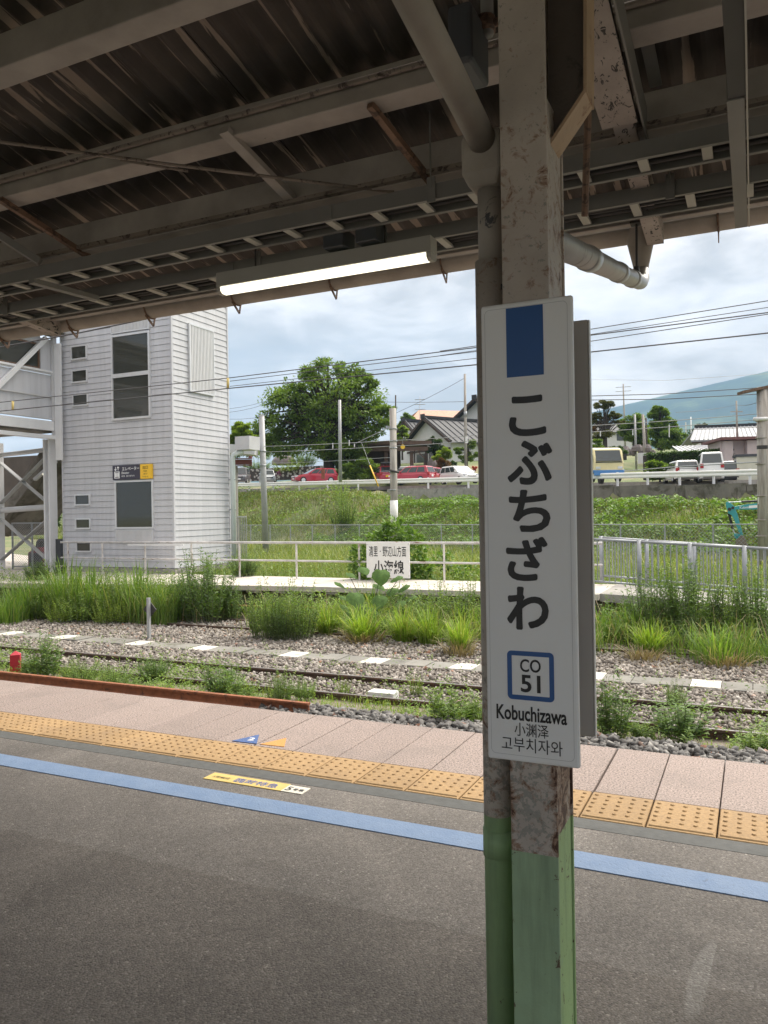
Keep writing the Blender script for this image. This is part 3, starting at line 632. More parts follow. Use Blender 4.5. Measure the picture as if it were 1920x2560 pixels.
for z_ in (1.05, 1.70): mk('mounting_bar', MB().box(-0.56, -0.46, 2.067, 2.13, z_, z_+.03), M['dark_steel'], sg2)
for z_ in (1.05, 1.70): mk('mounting_bar', MB().box(-0.56, -0.46, 1.873, 1.880, z_, z_+.03), M['dark_steel'], sg)

# ------------------------------------------------------------------ platform canopy
can = thing('platform_canopy', 'old beige platform canopy with corrugated roof, purlins and gutter', 'canopy', (-5, 1.97, 2.9))
SLP = 0.212; RZ = 3.625
def roofz(y): return RZ - SLP * abs(y - 1.97)
XA, XB = -17.0, 5.5
def sheet(x0, x1, y0, y1, dz):
    nx = int(round((x1 - x0) / 0.13 * 8)); xs = np.linspace(x0, x1, nx + 1); ys = np.linspace(y0, y1, 3)
    V = []; F = []
    for th in (0.0, 0.008):
        for y in ys:
            for x in xs: V.append((x, y, roofz(y) + dz + 0.019 * math.sin(2*math.pi*x/0.13) + th))
    n = nx + 1; k0 = 3 * n
    for b in (0, k0):
        for j in range(2):
            for i in range(nx):
                q = (b+j*n+i, b+j*n+i+1, b+(j+1)*n+i+1, b+(j+1)*n+i); F.append(q if b else q[::-1])
    for i in range(nx):
        F.append((i, i+1, k0+i+1, k0+i)); F.append((2*n+i, k0+2*n+i, k0+2*n+i+1, 2*n+i+1))
    for j in range(2):
        F.append((j*n, k0+j*n, k0+(j+1)*n, (j+1)*n)); F.append((j*n+nx, (j+1)*n+nx, k0+(j+1)*n+nx, k0+j*n+nx))
    mb = MB(); mb.v = V; mb.f = F; return mb
WX = 0.13 * 6
k = 0; x = XA
while x < XB:
    dz = 0.006 if k % 2 else 0.0
    mk('roof_sheet', sheet(x, x + WX + 0.03, 1.972, 4.60, dz + 0.02), M['roof'], can)
    mk('roof_sheet', sheet(x, x + WX + 0.03, -2.0, 1.968, dz + 0.02), M['roof'], can)  # near slope lengthened out of view to shade the name board and column
    x += WX; k += 1
def beam_x(y0, y1, zb, zt, name='purlin', m='beam'):
    return mk(name, MB().box(XA, XB, y0, y1, zb, zt), M[m], can, bevel=0.006)
beam_x(2.284, 2.405, 3.33, 3.475); beam_x(2.985, 3.12, 3.20, 3.33); beam_x(3.46, 3.575, 3.035, 3.20)
beam_x(1.53, 1.655, 3.33, 3.475); beam_x(0.83, 0.96, 3.20, 3.33); beam_x(0.36, 0.48, 3.035, 3.2); beam_x(-0.6, -0.48, 2.80, 2.95); beam_x(-1.7, -1.58, 2.58, 2.72)
mk('conduit', MB().tube([(XA, 2.955, 3.272), (XB, 2.955, 3.272)], 0.013, 10), M['rod'], can, smooth=True)
mk('purlin_ledge', MB().box(XA, XB, 3.425, 3.458, 3.04, 3.06), M['rod'], can)
mk('fascia', MB().box(XA, XB, 4.40, 4.455, 2.985, 3.085), M['beam'], can, bevel=0.004)
gp = [(0.075*math.cos(rad(a)), 0.075*math.sin(rad(a))) for a in range(180, 361, 18)]
gp2 = [(0.069*math.cos(rad(a)), 0.069*math.sin(rad(a))) for a in range(360, 179, -18)]
gut = thing('gutter', 'beige half-round rain gutter along the canopy edge with an outlet funnel', 'gutter', (-5, 4.56, 2.9))
mk('gutter_trough', MB().prism(gp + gp2, (XA, 4.565, 3.005), (XB, 4.565, 3.005), (0, 1, 0), (0, 0, 1)), M['gutter'], gut, smooth=True)
for i in range(-14, 5):
    xb = -0.98 + i * 0.78 + 0.05
    mb = MB(); pts = [(xb, 4.56 + 0.079*math.cos(rad(a)), 3.005 + 0.079*math.sin(rad(a))) for a in range(170, 371, 20)]
    mb.tube(pts, 0.006, 5); mb.bar((xb, 4.50, 2.94), (xb, 4.585, 2.875), 0.005, 0.018); mb.bar((xb, 4.585, 2.875), (xb, 4.60, 2.94), 0.005, 0.014)
    mk('gutter_bracket', mb, M['rust_bar'], gut)
fx, fy = -0.545, 4.535
fn = MB(); prof = [(.085, .055, 2.995), (.075, .05, 2.93), (.045, .04, 2.80), (.036, .036, 2.755)]
for a_, b_, z in prof:
    for q in range(14): an = 2*math.pi*q/14; fn.v.append((fx + a_*math.cos(an), fy + b_*math.sin(an), z))
fn.f = [(i*14+q, i*14+(q+1) % 14, (i+1)*14+(q+1) % 14, (i+1)*14+q) for i in range(3) for q in range(14)]
mk('funnel', fn, M['gutter'], gut, smooth=True)
rp = thing('sloping_drain_pipe', 'silver grey drain pipe sloping from the gutter funnel back to the column', 'pipe', (-0.52, 3.4, 2.5))
pA = Vector((fx, fy, 2.77)); pB = Vector((fx + .004, fy - 0.01, 2.715)); pC = Vector((-0.543, 4.43, 2.675)); pD = Vector((-0.50, 2.11, 2.185))
mk('pipe', MB().tube([pA, pB, pB + (pC - pB) * 0.5 + Vector((0, 0, -.008)), pC, pD], 0.040, 20), M['pipe_silver'], rp, smooth=True)
for f_ in (0.14, 0.36, 0.7):
    a = pC + (pD - pC) * f_; dd = (pD - pC).normalized()
    mk('pipe_socket', MB().tube([a - dd * 0.05, a + dd * 0.05], 0.045, 20), M['pipe_silver'], rp, smooth=True)
a = pC + (pD - pC) * 0.05
mk('hanger', MB().tube([a + Vector((0, 0, .03)), (a.x, a.y + .02, 2.96)], 0.006, 8).box(a.x - .03, a.x + .03, a.y - .01, a.y + .05, 2.955, 2.965).box(a.x-.012, a.x+.012, a.y-.012, a.y+.012, a.z + .04, a.z + .075), M['dark_steel'], rp)
# frames: main rafters along Y at every column
for xr in (-0.463, -4.95, -9.5, 4.1):
    w = 0.085
    pr_ = [(-w/2, 0), (w/2, 0), (w/2, 0.10), (-w/2, 0.10)]
    mk('rafter', MB().prism(pr_, (xr, 2.10, 3.185), (xr, 4.50, 2.885), (1, 0, 0), (0, 0, 1)), M['flake'], can)
    mk('rafter', MB().prism(pr_, (xr, 1.85, 3.185), (xr, -1.9, 2.65), (1, 0, 0), (0, 0, 1)), M['flake'], can)
    mk('splice_plate', MB().prism([(-0.07, 0), (0.07, 0), (0.07, 0.008), (-0.07, 0.008)], (xr - .012, 2.3, 3.15), (xr - .012, 3.33, 3.02), (1, 0, 0), (0, 0, 1)), M['flake'], can)
    mk('rafter_side_plate', MB().prism([(0, 0), (0.008, 0), (0.008, 0.13), (0, 0.13)], (xr + w/2 + .03, 2.3, 3.14), (xr + w/2 + .03, 3.6, 2.99), (1, 0, 0), (0, 0, 1)), M['tray'], can)
# braces and hangers
def zbar(name, a, b, w, h, m): return mk(name, MB().bar(a, b, w, h), M[m], can)
zbar('brace', PZ(0, 498, 3.19), PZ(222, 642, 3.02), 0.03, 0.03, 'rust_bar')
zbar('brace', PZ(925, 262, 3.19), PZ(1082, 462, 3.02), 0.03, 0.03, 'rust_bar')
zbar('hanger_plank', PZ(560, 325, 3.22), PZ(735, 505, 3.06), 0.055, 0.03, 'beam')
zbar('hanger_plank', PZ(0, 590, 3.12), PZ(100, 655, 2.98), 0.06, 0.04, 'tray')
mk('tie_rod', MB().tube([PZ(-300, 312, 3.17), PZ(0, 355, 3.17), PZ(480, 418, 3.12), PZ(985, 480, 3.03)], 0.008, 8), M['rod'], can, smooth=True)
mk('tie_rod', MB().tube([PZ(300, 400, 3.16), PZ(470, 428, 3.15)], 0.007, 8), M['rod'], can, smooth=True)
mk('tie_rod', MB().tube([at(1155, 300, 2.6), at(1260, 360, 2.9)], 0.003, 6), M['wire_pale'], can)
# two ladder cable trays
def tray(yi, yo, label, phase):
    t = thing('cable_tray', label, 'cable tray', (-5, (yi+yo)/2, 2.9))
    ch = [(0, 0), (0.022, 0), (0.022, .006), (.005, .006), (.005, .066), (.022, .066), (.022, .072), (0, .072)]
    mk('side_rail', MB().prism(ch, (XA, yi, 2.90), (XB, yi, 2.90), (0, 1, 0), (0, 0, 1)), M['tray'], t)
    mk('side_rail', MB().prism([(-p, q) for p, q in ch], (XA, yo, 2.90), (XB, yo, 2.90), (0, 1, 0), (0, 0, 1)), M['tray'], t)
    r0 = mk('rung', MB().box(-0.02, 0.02, yi + .006, yo - .006, 2.907, 2.922), M['tray_pale'], t)
    r0.location = (phase, 0, 0); base = r0.location.copy()
    r0.location = Vector((phase + 5, 0, 0)); n = 0
    x = phase
    for i in range(-60, 24):
        xx = phase + i * 0.25
        if not (XA < xx < XB): continue
        o = r0 if n == 0 else r0.copy()
        if n: COL.objects.link(o); o.parent = t
        o.location = (xx - 0, 0, 0); n += 1
    cb = MB()
    for i in range(4):
        yy = yi + 0.04 + (yo - yi - 0.08) * i / 3; pts = [(XA + s * 0.7, yy + rnd.uniform(-.012, .012), 2.935 + rnd.uniform(0, .012)) for s in range(33)]
        cb.tube(pts, 0.011 + 0.004 * (i % 2), 8)
    mk('cables', cb, M['dark_steel'], t, kind='stuff', smooth=True); return t
ta = tray(3.395, 3.58, 'ladder cable tray nearer the column, under the canopy', -3.652)
tb = tray(3.875, 4.105, 'ladder cable tray nearer the gutter, under the canopy', -3.5)
mk('joint_plate', MB().box(-2.06, -1.86, 3.389, 3.394, 2.905, 2.968), M['tray'], ta)
mk('joint_plate', MB().box(-3.05, -2.80, 3.869, 3.874, 2.905, 2.968), M['tray'], tb)
def clip(x, y, parent): mk('hanger_clip', MB().box(x - .02, x + .02, y - .012, y - .004, 2.885, 3.0).tube([(x, y - .012, 2.95), (x, y - .012, 3.3)], 0.004, 6), M['tray'], parent)
for x in (-4.95, -1.33, 0.45): clip(x, 3.393, ta)
for x in (-4.75, -2.62, -0.33, 1.2): clip(x, 3.873, tb)
mk('cross_strut', MB().bar((-3.95, 3.40, 2.893), (-3.9, 3.875, 2.893), 0.05, 0.03), M['tray'], ta)
for x0, x1, zt in ((-2.02, -1.90, 2.93), (-1.83, -1.71, 2.94)):
    mk('junction_box', MB().box(x0, x1, 3.58, 3.72, 2.835, zt), M['box_dark'], None, 'small black junction box under the cable tray, ' + ('left' if x0 < -1.85 else 'right') + ' of a pair', 'junction box', 'junction boxes on the cable tray', bevel=0.006, center=True)
# lamp
lp = thing('fluorescent_lamp', 'long white fluorescent lamp lit under the canopy edge', 'lamp', (-2.09, 3.66, 2.7))
mk('lamp_body', MB().box(-2.74, -1.43, 3.62, 3.71, 2.745, 2.825), M['fluo_body'], lp, bevel=0.004)
dif = [(-.040, 0), (-.036, -.022), (-.018, -.034), (.018, -.034), (.036, -.022), (.040, 0)]
mk('diffuser', MB().prism(dif, (-2.715, 3.665, 2.743), (-1.46, 3.665, 2.743), (0, 1, 0), (0, 0, 1)), M['fluo'], lp, smooth=False)
for x in (-2.74, -1.457): mk('end_cap', MB().prism([(p*1.06, q*1.06) for p, q in dif], (x, 3.665, 2.743), (x + .024, 3.665, 2.743), (0, 1, 0), (0, 0, 1)), M['fluo_body'], lp)
mk('hanger_rod', MB().tube([(-2.5, 3.665, 2.825), (-2.5, 3.665, 3.10)], 0.005, 6).tube([(-1.7, 3.665, 2.825), (-1.7, 3.665, 3.1)], 0.005, 6), M['dark_steel'], lp)
# duct running out to the eave at the right
du = thing('cable_duct', 'dark square steel duct running out to the canopy eave at upper right', 'duct', (-0.03, 3.1, 2.75))
mk('duct_inner', MB().box(-0.056, -0.004, 0.2, 2.75, 2.755, 2.86), M['dark_steel'], du)
mk('duct_outer', MB().box(-0.060, -0.008, 2.75, 4.02, 2.75, 2.86), M['tray'], du)
mk('duct_lit_strip', MB().box(-0.0035, 0.002, 0.2, 4.02, 2.748, 2.865), M['tray_pale'], du)  # pale strip paints in the light along the duct's right side
# cross piece with hook seen upper right
mk('purlin_splice', MB().box(0.05, 0.13, 2.279, 2.2835, 3.33, 3.47).box(0.05, 0.13, 2.28, 2.41, 3.322, 3.3285), M['tray'], can)
mk('hanger_rod', MB().tube([at(1642, 265, 3.45), at(1638, 435, 3.95)], 0.007, 8), M['dark_steel'], can)
mk('hanger_rod', MB().tube([at(1470, 280, 2.55), at(1462, 540, 2.72)], 0.012, 8), M['rust_bar'], can)
mk('plate_hanger', MB().bar(at(1605, 45, 2.95), at(1640, 215, 3.35), 0.05, 0.008, (0, 1, 0)), M['tray'], can)
mk('pole_hook', MB().tube([at(1715, 522, 4.9), at(1715, 548, 4.9), at(1728, 552, 4.9)], 0.006, 6), M['dark_steel'], can)
# ------------------------------------------------------------------ ground
G1 = np.array([-3.9, 49.0]); GU = np.array([-0.936, 0.351]); GN = np.array([0.351, 0.936])
def st_(x, y):
    d0 = x - G1[0]; d1 = y - G1[1]; return d0*GU[0] + d1*GU[1], d0*GN[0] + d1*GN[1]
def GP(s, t, z=0.0): p = G1 + GU*s + GN*t; return Vector((p[0], p[1], z))
def road_z(s): return 2.78 + 0.0225*np.clip(s, -40, 90)
def sstep(a, b, x): k = np.clip((x-a)/(b-a), 0, 1); return k*k*(3-2*k)
def height(x, y):
    s, t = st_(x, y); rz_ = road_z(s)
    z = -1.34 + 0.44*sstep(20.5, 23.5, y)
    slope = sstep(-11.5, -1.6, t)
    low = 0.85*(1 - sstep(20, 26, s))*(t < -.45) + 0.25*(t < -.45)
    z = z + (rz_ - 0.12 - low - z)*slope*(t > -11.6)
    hill = np.clip(t - 13.5, 0, None)
    z = z + sstep(0, 1, hill)*.4 + sstep(0, 3, hill)*2.5*np.exp(-((s-44)/16.0)**4) + (0.075 + 0.05*np.exp(-((s+10)/20.0)**2))*np.clip(hill, 0, 60) + 0.03*np.clip(hill - 60, 0, 400)
    return z
gx = np.unique(np.concatenate([np.linspace(-2400, -150, 16), np.linspace(-150, -60, 31), np.linspace(-60, 20, 108), np.linspace(20, 100, 28), np.linspace(100, 2400, 16)]))
gy = np.unique(np.concatenate([np.linspace(-400, -20, 10), np.linspace(-20, 18, 12), np.linspace(18, 80, 90), np.linspace(80, 200, 40), np.linspace(200, 2400, 20)]))
XX, YY = np.meshgrid(gx, gy); ZZ = height(XX, YY)
far_ = np.hypot(XX, YY) ; ZZ = np.minimum(ZZ, 40.0)
nx_, ny_ = len(gx), len(gy); V = np.stack([XX, YY, ZZ], -1).reshape(-1, 3)
ii = (np.arange(ny_-1)[:, None]*nx_ + np.arange(nx_-1)[None, :]).ravel(); F = np.stack([ii, ii+1, ii+1+nx_, ii+nx_], 1)
gr = np_mesh('ground', V, F, M['ground'], None, 'grassy ground rising to a bank and hill beyond the tracks', 'ground', None, 'structure')
gr.data.polygons.foreach_set('use_smooth', [True]*len(gr.data.polygons))
# ballast bed
bx_ = np.linspace(-45, 18, 127); by_ = np.array([4.0, 4.862, 6, 7, 7.9, 8.6, 9.2, 9.9, 10.6, 11.2, 11.7, 12.2, 13, 13.8, 14.8, 15.6, 16.6, 17.6])
XX, YY = np.meshgrid(bx_, by_)
ZZ = -1.10 + 0.06*np.exp(-((YY-8.3)/0.45)**2) + 0.012*RNG.standard_normal(XX.shape)
V = np.stack([XX, YY, ZZ], -1).reshape(-1, 3); n_ = len(bx_); ii = (np.arange(len(by_)-1)[:, None]*n_ + np.arange(n_-1)[None, :]).ravel()
np_mesh('track_bed', V, np.stack([ii, ii+1, ii+1+n_, ii+n_], 1), M['bed'], None, 'brown stony track bed between the two platforms', 'track bed', None, 'structure')
# loose stones: one field of real stones
def stones(name, n, xr, yr, zf, size, m, label, dens=None, parent=None):
    x = RNG.uniform(*xr, n); y = RNG.uniform(*yr, n)
    if dens is not None:
        kp = RNG.random(n) < dens(x, y); x = x[kp]; y = y[kp]
    n = len(x); z = zf(x, y)
    base = np.array([(-1,-1,-1),(1,-1,-1),(1,1,-1),(-1,1,-1),(-1,-1,1),(1,-1,1),(1,1,1),(-1,1,1)], float)*0.5
    f = np.array([(0,3,2,1),(4,5,6,7),(0,1,5,4),(1,2,6,5),(2,3,7,6),(3,0,4,7)])
    s = RNG.uniform(size[0], size[1], (n, 1, 1))*RNG.uniform(0.55, 1.25, (n, 1, 3))
    P = (base[None] + RNG.uniform(-0.27, 0.27, (n, 8, 3)))*s
    a = RNG.uniform(0, 6.28, n); b = RNG.uniform(-0.6, 0.6, n); c = RNG.uniform(-0.6, 0.6, n)
    ca, sa = np.cos(a)[:, None], np.sin(a)[:, None]; P = np.stack([P[..., 0]*ca - P[..., 1]*sa, P[..., 0]*sa + P[..., 1]*ca, P[..., 2]], -1)
    cb, sb = np.cos(b)[:, None], np.sin(b)[:, None]; P = np.stack([P[..., 0], P[..., 1]*cb - P[..., 2]*sb, P[..., 1]*sb + P[..., 2]*cb], -1)
    cc, sc_ = np.cos(c)[:, None], np.sin(c)[:, None]; P = np.stack([P[..., 0]*cc + P[..., 2]*sc_, P[..., 1], -P[..., 0]*sc_ + P[..., 2]*cc], -1)
    P = P + np.stack([x, y, z], -1)[:, None]
    F = (f[None] + (np.arange(n)*8)[:, None, None]).reshape(-1, 4)
    return np_mesh(name, P.reshape(-1, 3), F, m, parent, label, 'ballast', None, 'stuff')
bedz = lambda x, y: -1.085 + 0.06*np.exp(-((y-8.3)/0.45)**2) + RNG.uniform(-.01, .025, len(x))
stones('ballast', 46000, (-22, 4.5), (10.55, 14.1), bedz, (0.026, 0.058), M['ballast'], 'pinkish grey ballast stones between the two tracks', lambda x, y: np.where((y > 11.68) & (y < 12.18), 0.0, 1.0)*np.where(y > 12.6, 0.75, 1))
stones('ballast', 8000, (-24, 5), (14.25, 15.3), bedz, (0.03, 0.06), M['ballast'], 'pinkish ballast stones between the rails of the overgrown far track')
stones('ballast', 8000, (-20, 5), (9.4, 10.4), bedz, (0.025, 0.05), M['ballast'], 'ballast stones between the rails of the nearer track')
stones('ballast', 7000, (-5.6, 4), (7.7, 8.5), lambda x, y: bedz(x, y) + 0.02 + 0.05*RNG.random(len(x)), (0.03, 0.068), M['ballast_dark'], 'coarse grey ballast stones just beyond the platform edge')
# ------------------------------------------------------------------ tracks
def rail_prof(h=0.14):
    return [(-.055, 0), (.055, 0), (.055, .012), (.010, .03), (.008, h-.035), (.032, h-.028), (.032, h-.004), (.026, h), (-.026, h), (-.032, h-.004), (-.032, h-.028), (-.008, h-.035), (-.010, .03), (-.055, .012)]
def rail(x0, x1, y, ztop, parent, m, name='rail', top=True, y2=None, **kw):
    y2 = y if y2 is None else y2; h = 0.14
    o = mk(name, MB().prism(rail_prof(h), (x0, y, ztop-h), (x1, y2, ztop-h), (0, 1, 0), (0, 0, 1)), m, parent, **kw)
    if top: mk('railhead', MB().quad((x0, y-.022, ztop+.001), (x1, y2-.022, ztop+.001), (x1, y2+.022, ztop+.001), (x0, y+.022, ztop+.001)), M['rail_top'], parent)
    return o
tk = thing('railway_track', 'nearer railway track with pale sleepers and weeds between its rails', 'railway track', (-5, 9.9, -1.14), kind='structure')
rail(-45, 18, 9.375, -1.0, tk, M['rail_side']); rail(-45, 18, 10.465, -1.0, tk, M['rail_side'])
sl = mk('sleeper', MB().box(-.12, .12, 9.0, 10.86, -1.24, -1.115), M['sleeper'], tk, bevel=0.01)
sl.location.x = -3.06 - tk.location.x*0 ; first = True
for i in range(-22, 8):
    o = sl if first else sl.copy()
    if not first: COL.objects.link(o); o.parent = tk
    first = False
    o.location = (-3.06 + 5 + i*0.98 - 5 + 0, 0, 0.0)
tk2 = thing('railway_track', 'far overgrown railway track below the low platform', 'railway track', (-5, 14.75, -1.14), kind='structure')
rail(-45, 18, 14.2, -1.02, tk2, M['rail_side']); rail(-45, 18, 15.27, -1.02, tk2, M['rail_side'])
sl = mk('sleeper', MB().box(-.11, .11, 13.75, 15.75, -1.24, -1.12), M['bark'], tk2)
for i in range(-30, 14):
    o = sl.copy(); COL.objects.link(o); o.parent = tk2; o.location = (i*0.75, 0, 0)
COL.objects.unlink(sl) if False else None
tk0 = thing('railway_track', 'track in use beside the pink platform edge, hidden below it', 'railway track', (-5, 6.4, -1.14), kind='structure')
rail(-45, 18, 5.87, -1.0, tk0, M['rail_side']); rail(-45, 18, 6.93, -1.0, tk0, M['rail_side'])
tk3 = thing('railway_track', 'disused rusty track in the grass behind the far platform ramp', 'railway track', (-4, 25.5, -0.95), kind='structure')
rail(-16, 14, 25.0, -0.84, tk3, M['rail_side'], y2=24.2); rail(-16, 14, 26.1, -0.84, tk3, M['rail_side'], y2=25.3)
rail(-24, -4.92, 8.10, -0.845, None, M['rust_rail'], 'spare_rail', False, y2=8.20, label='long orange-rusted spare rail lying along the platform edge', cat='rail', center=False)
# white blocks and slabs
mk('concrete_slab', MB().box(-4.76, -4.38, 9.33+.13, 9.66, -1.06, -0.965), M['white_block'], None, 'white concrete block lying between the rails of the nearer track', 'slab', center=True, bevel=0.006)
o = mk('concrete_slab', MB().box(-9.75, -9.22, 14.42, 14.95, -1.06, -0.985), M['sticker_white'], None, 'cream square slab between the rails of the far track', 'slab', center=True, bevel=0.006)
# cable trough walkway: grey lids, some painted white
wk = thing('cable_trough', 'concrete cable trough walkway with white lids at intervals', 'walkway', (-5, 11.93, -1.08), kind='structure')
lid = mk('trough_lid', MB().box(0.004, 0.396, -0.245, 0.245, -0.05, 0.03), M['lid'], None, bevel=0.004); lid.parent = wk
lidw = lid.copy(); lidw.data = lid.data.copy(); lidw.data.materials[0] = M['sleeper']; COL.objects.link(lidw)
fl = 0; fw = 0
whites = (-14.9, -13.05, -11.4, -9.55, -7.75, -6.1, -4.35, -2.6, -0.85, 0.9)
for i in range(-70, 26):
    x = -0.85 + i*0.4
    if x < -26: continue
    w = any(abs(x - a) < 0.2 for a in whites)
    if w: o = lidw if fw == 0 else lidw.copy(); fw += 1
    else: o = lid if fl == 0 else lid.copy(); fl += 1
    if o.name not in COL.objects: COL.objects.link(o)
    o.parent = wk; o.location = (x + 5, rnd.uniform(-.01, .01), rnd.uniform(-.012, .012)); o.rotation_euler = (rnd.uniform(-.02, .02), rnd.uniform(-.015, .015), 0)
# small things on the ballast
rpz = Vector((-10.98, 9.02, -1.08))
rp_ = thing('red_stake', 'short bright red four-sided stake with pointed top among the weeds at the left', 'stake', rpz)
mb = MB(); w = .075
mb.add([(-w,-w,0),(w,-w,0),(w,w,0),(-w,w,0),(-w,-w,.30),(w,-w,.30),(w,w,.30),(-w,w,.30),(0,0,.36)], [(3,2,1,0),(0,1,5,4),(1,2,6,5),(2,3,7,6),(3,0,4,7),(4,5,8),(5,6,8),(6,7,8),(7,4,8)])
o = mk('stake_body', mb, simple('red_paint', (0.42, 0.022, 0.04), 0.5, 0.1, 6), rp_, local=True); o.rotation_euler = (0, 0, 0.75)
ms = thing('track_marker', 'black diamond marker plate on a grey post beside the trough walkway', 'marker', (-11.22, 12.42, -1.08))
mk('post', MB().box(-.030, .030, -.03, .03, 0, .86), M['pole_grey'], ms, local=True, bevel=.004)
mb = MB(); r_ = .17; pts = [(-r_, 0), (0, -r_), (r_, 0), (0, r_)]
mb.prism([(p, q) for p, q in pts], (0, .032, .62), (0, .045, .62), (1, 0, 0), (0, 0, 1)); mk('plate', mb, M['dark_steel'], ms, local=True)

# ------------------------------------------------------------------ far platform
fp = thing('far_platform', 'low concrete far platform with overhanging slab edge', 'platform', (-9, 17, -1.0), kind='structure')
edge = [(-45, 12.9), (-18.5, 14.75), (-16.2, 15.1), (-14.2, 15.55), (-12.3, 15.92), (-9.4, 16.22), (-5.46, 16.29), (-2.9, 16.36)]
mb = MB(); fl_ = []
for x, y in edge: mb.v += [(x, y, -.30), (x, y, -.42), (x, y+.12, -.42), (x, 18.6 + max(0, -16.0-x)*0.5, -.30), (x, 18.6 + max(0, -16.0-x)*0.5, -.42)]
for i in range(len(edge)-1):
    a, b = 5*i, 5*i+5; mb.f += [(a, b, b+3, a+3), (a+1, b+1, b, a), (a+2, b+2, b+1, a+1), (a+4, b+4, b+2, a+2), (a+3, b+3, b+4, a+4)]
mb.f += [(35, 36, 37, 39, 38)]
mk('platform_slab', mb, M['concrete_pale'], fp)
for i in range(1, len(edge)-1):
    (x0, y0), (x1, y1) = edge[i], edge[i+1]
    n = max(1, int((x1-x0)/0.62))
    for k_ in range(n):
        f_ = (k_+.5)/n; x = x0 + (x1-x0)*f_; y = y0 + (y1-y0)*f_
        if x > -15: mk('slab_corbel', MB().box(x-.18, x+.18, y+.03, y+.4, -.475, -.423), M['concrete'], fp)
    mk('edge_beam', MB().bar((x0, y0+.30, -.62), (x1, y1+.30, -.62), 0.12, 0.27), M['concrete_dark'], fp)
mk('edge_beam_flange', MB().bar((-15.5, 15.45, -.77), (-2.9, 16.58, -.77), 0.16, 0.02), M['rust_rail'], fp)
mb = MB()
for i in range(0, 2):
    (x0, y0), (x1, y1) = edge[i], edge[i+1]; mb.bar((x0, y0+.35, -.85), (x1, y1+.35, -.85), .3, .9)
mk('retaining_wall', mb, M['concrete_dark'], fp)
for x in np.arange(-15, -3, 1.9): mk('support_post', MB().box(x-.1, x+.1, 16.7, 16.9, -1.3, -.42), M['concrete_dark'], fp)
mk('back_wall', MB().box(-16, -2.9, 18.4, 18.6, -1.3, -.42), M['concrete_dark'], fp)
# railing along the back of the far platform
rl = thing('platform_railing', 'white two-bar railing with rust patches along the far platform', 'railing', (-9, 18.1, -.3))
railm = peel('rail_white_rust', (0.52, 0.50, 0.49), (0.17, 0.075, 0.045), 0.60, (2.2, 9, 9), 0.03)
railp = peel('post_white_rust', (0.60, 0.57, 0.54), (0.28, 0.15, 0.10), 0.60, (9, 9, 3), 0.05)
for x in (-19.6, -18.15, -16.45, -14.72, -13.04, -11.18, -9.28, -8.35, -6.93, -5.1, -3.4):
    mk('post', MB().tube([(x, 18.1, -.32), (x, 18.1, .655)], .028, 8), railp, rl)
mk('top_rail', MB().tube([(-19.9, 18.1, .67), (-3.1, 18.1, .67)], .033, 8), railm, rl)
mk('middle_rail', MB().tube([(-19.9, 18.1, .18), (-3.1, 18.1, .18)], .026, 8), railm, rl)
mk('hand_bar', MB().bar((-17.0, 17.98, .60), (-14.9, 17.98, .60), .05, .05), M['white_metal'], rl)
# direction sign on the railing
sn = thing('direction_sign', 'white board with black characters hung on the far railing among the vines', 'sign', (-8.4, 18.03, .1))
a = Vector(PY(916, 1356, 18.03)); b = Vector(PY(1025, 1446, 18.03))
mk('board', MB().box(a.x, b.x, 18.02, 18.045, b.z, a.z), M['white_block'], sn)
def on(u, v): return (a.x + (b.x-a.x)*u, 18.017, a.z + (b.z-a.z)*v)
bw_ = b.x - a.x; bh_ = a.z - b.z
text('清里', M['ink'], on(.165, .25), UX, UZ, w=bw_*.21, h=bh_*.30, parent=sn, offset=.006)
text('・', M['ink'], on(.33, .25), UX, UZ, w=bw_*.02, h=bh_*.035, parent=sn, offset=.006)
text('野辺山方面', M['ink'], on(.655, .25), UX, UZ, w=bw_*.54, h=bh_*.30, parent=sn, offset=.006)
text('小海線', M['ink'], on(.52, .70), UX, UZ, w=bw_*.70, h=bh_*.40, parent=sn, offset=.02)
for u in (.02, .98):
    for v in (.05, .93): mk('bolt', MB().lathe([(.012, -.004), (.008, .004)], on(u, v), 8), M['dark_steel'], sn)
# ramp and its pipe fences at the right
rm = thing('ramp', 'concrete ramp sloping down from the far platform end', 'ramp', (0, 17.4, -.4), kind='structure')
mb = MB(); mb.prism([(16.5, -.30), (18.7, -.30), (18.7, -.46), (16.5, -.46)], (-2.9, 0, 0), (-2.2, 0, -0.03), (0, 1, 0), (0, 0, 1)); mk('ramp_slab', mb, M['concrete'], rm)
mb = MB(); mb.prism([(16.5, -.0), (18.7, -.0), (18.7, -.3), (16.5, -.3)], (-2.2, 0, -.33), (8, 0, -1.1), (0, 1, 0), (0, 0, 1)); mk('ramp_slab', mb, M['concrete'], rm)
def pipe_fence(y, xs, ztop, slope, label):
    t = thing('pipe_fence', label, 'fence', (0, y, -.3))
    zt = lambda x: ztop + slope*x
    for x in xs: mk('post', MB().tube([(x, y, zt(x)-1.05), (x, y, zt(x)+.03)], .046, 12), M['galv'], t, smooth=True)
    for i in range(len(xs)-1):
        x0, x1 = xs[i], xs[i+1]
        for dz, r_ in ((0, .03), (-.88, .025)): mk('rail', MB().tube([(x0, y, zt(x0)+dz), (x1, y, zt(x1)+dz)], r_, 10), M['galv'], t, smooth=True)
        for k_ in range(1, 8):
            x = x0 + (x1-x0)*k_/8; mk('baluster', MB().tube([(x, y, zt(x)-.88), (x, y, zt(x))], .013, 6), M['galv'], t)
    return t
pipe_fence(16.75, [-3.1, -2.146, -1.17, -0.181, .8, 1.8, 2.8, 3.8], .645, -.055, 'nearer of two silver pipe fences beside the ramp')
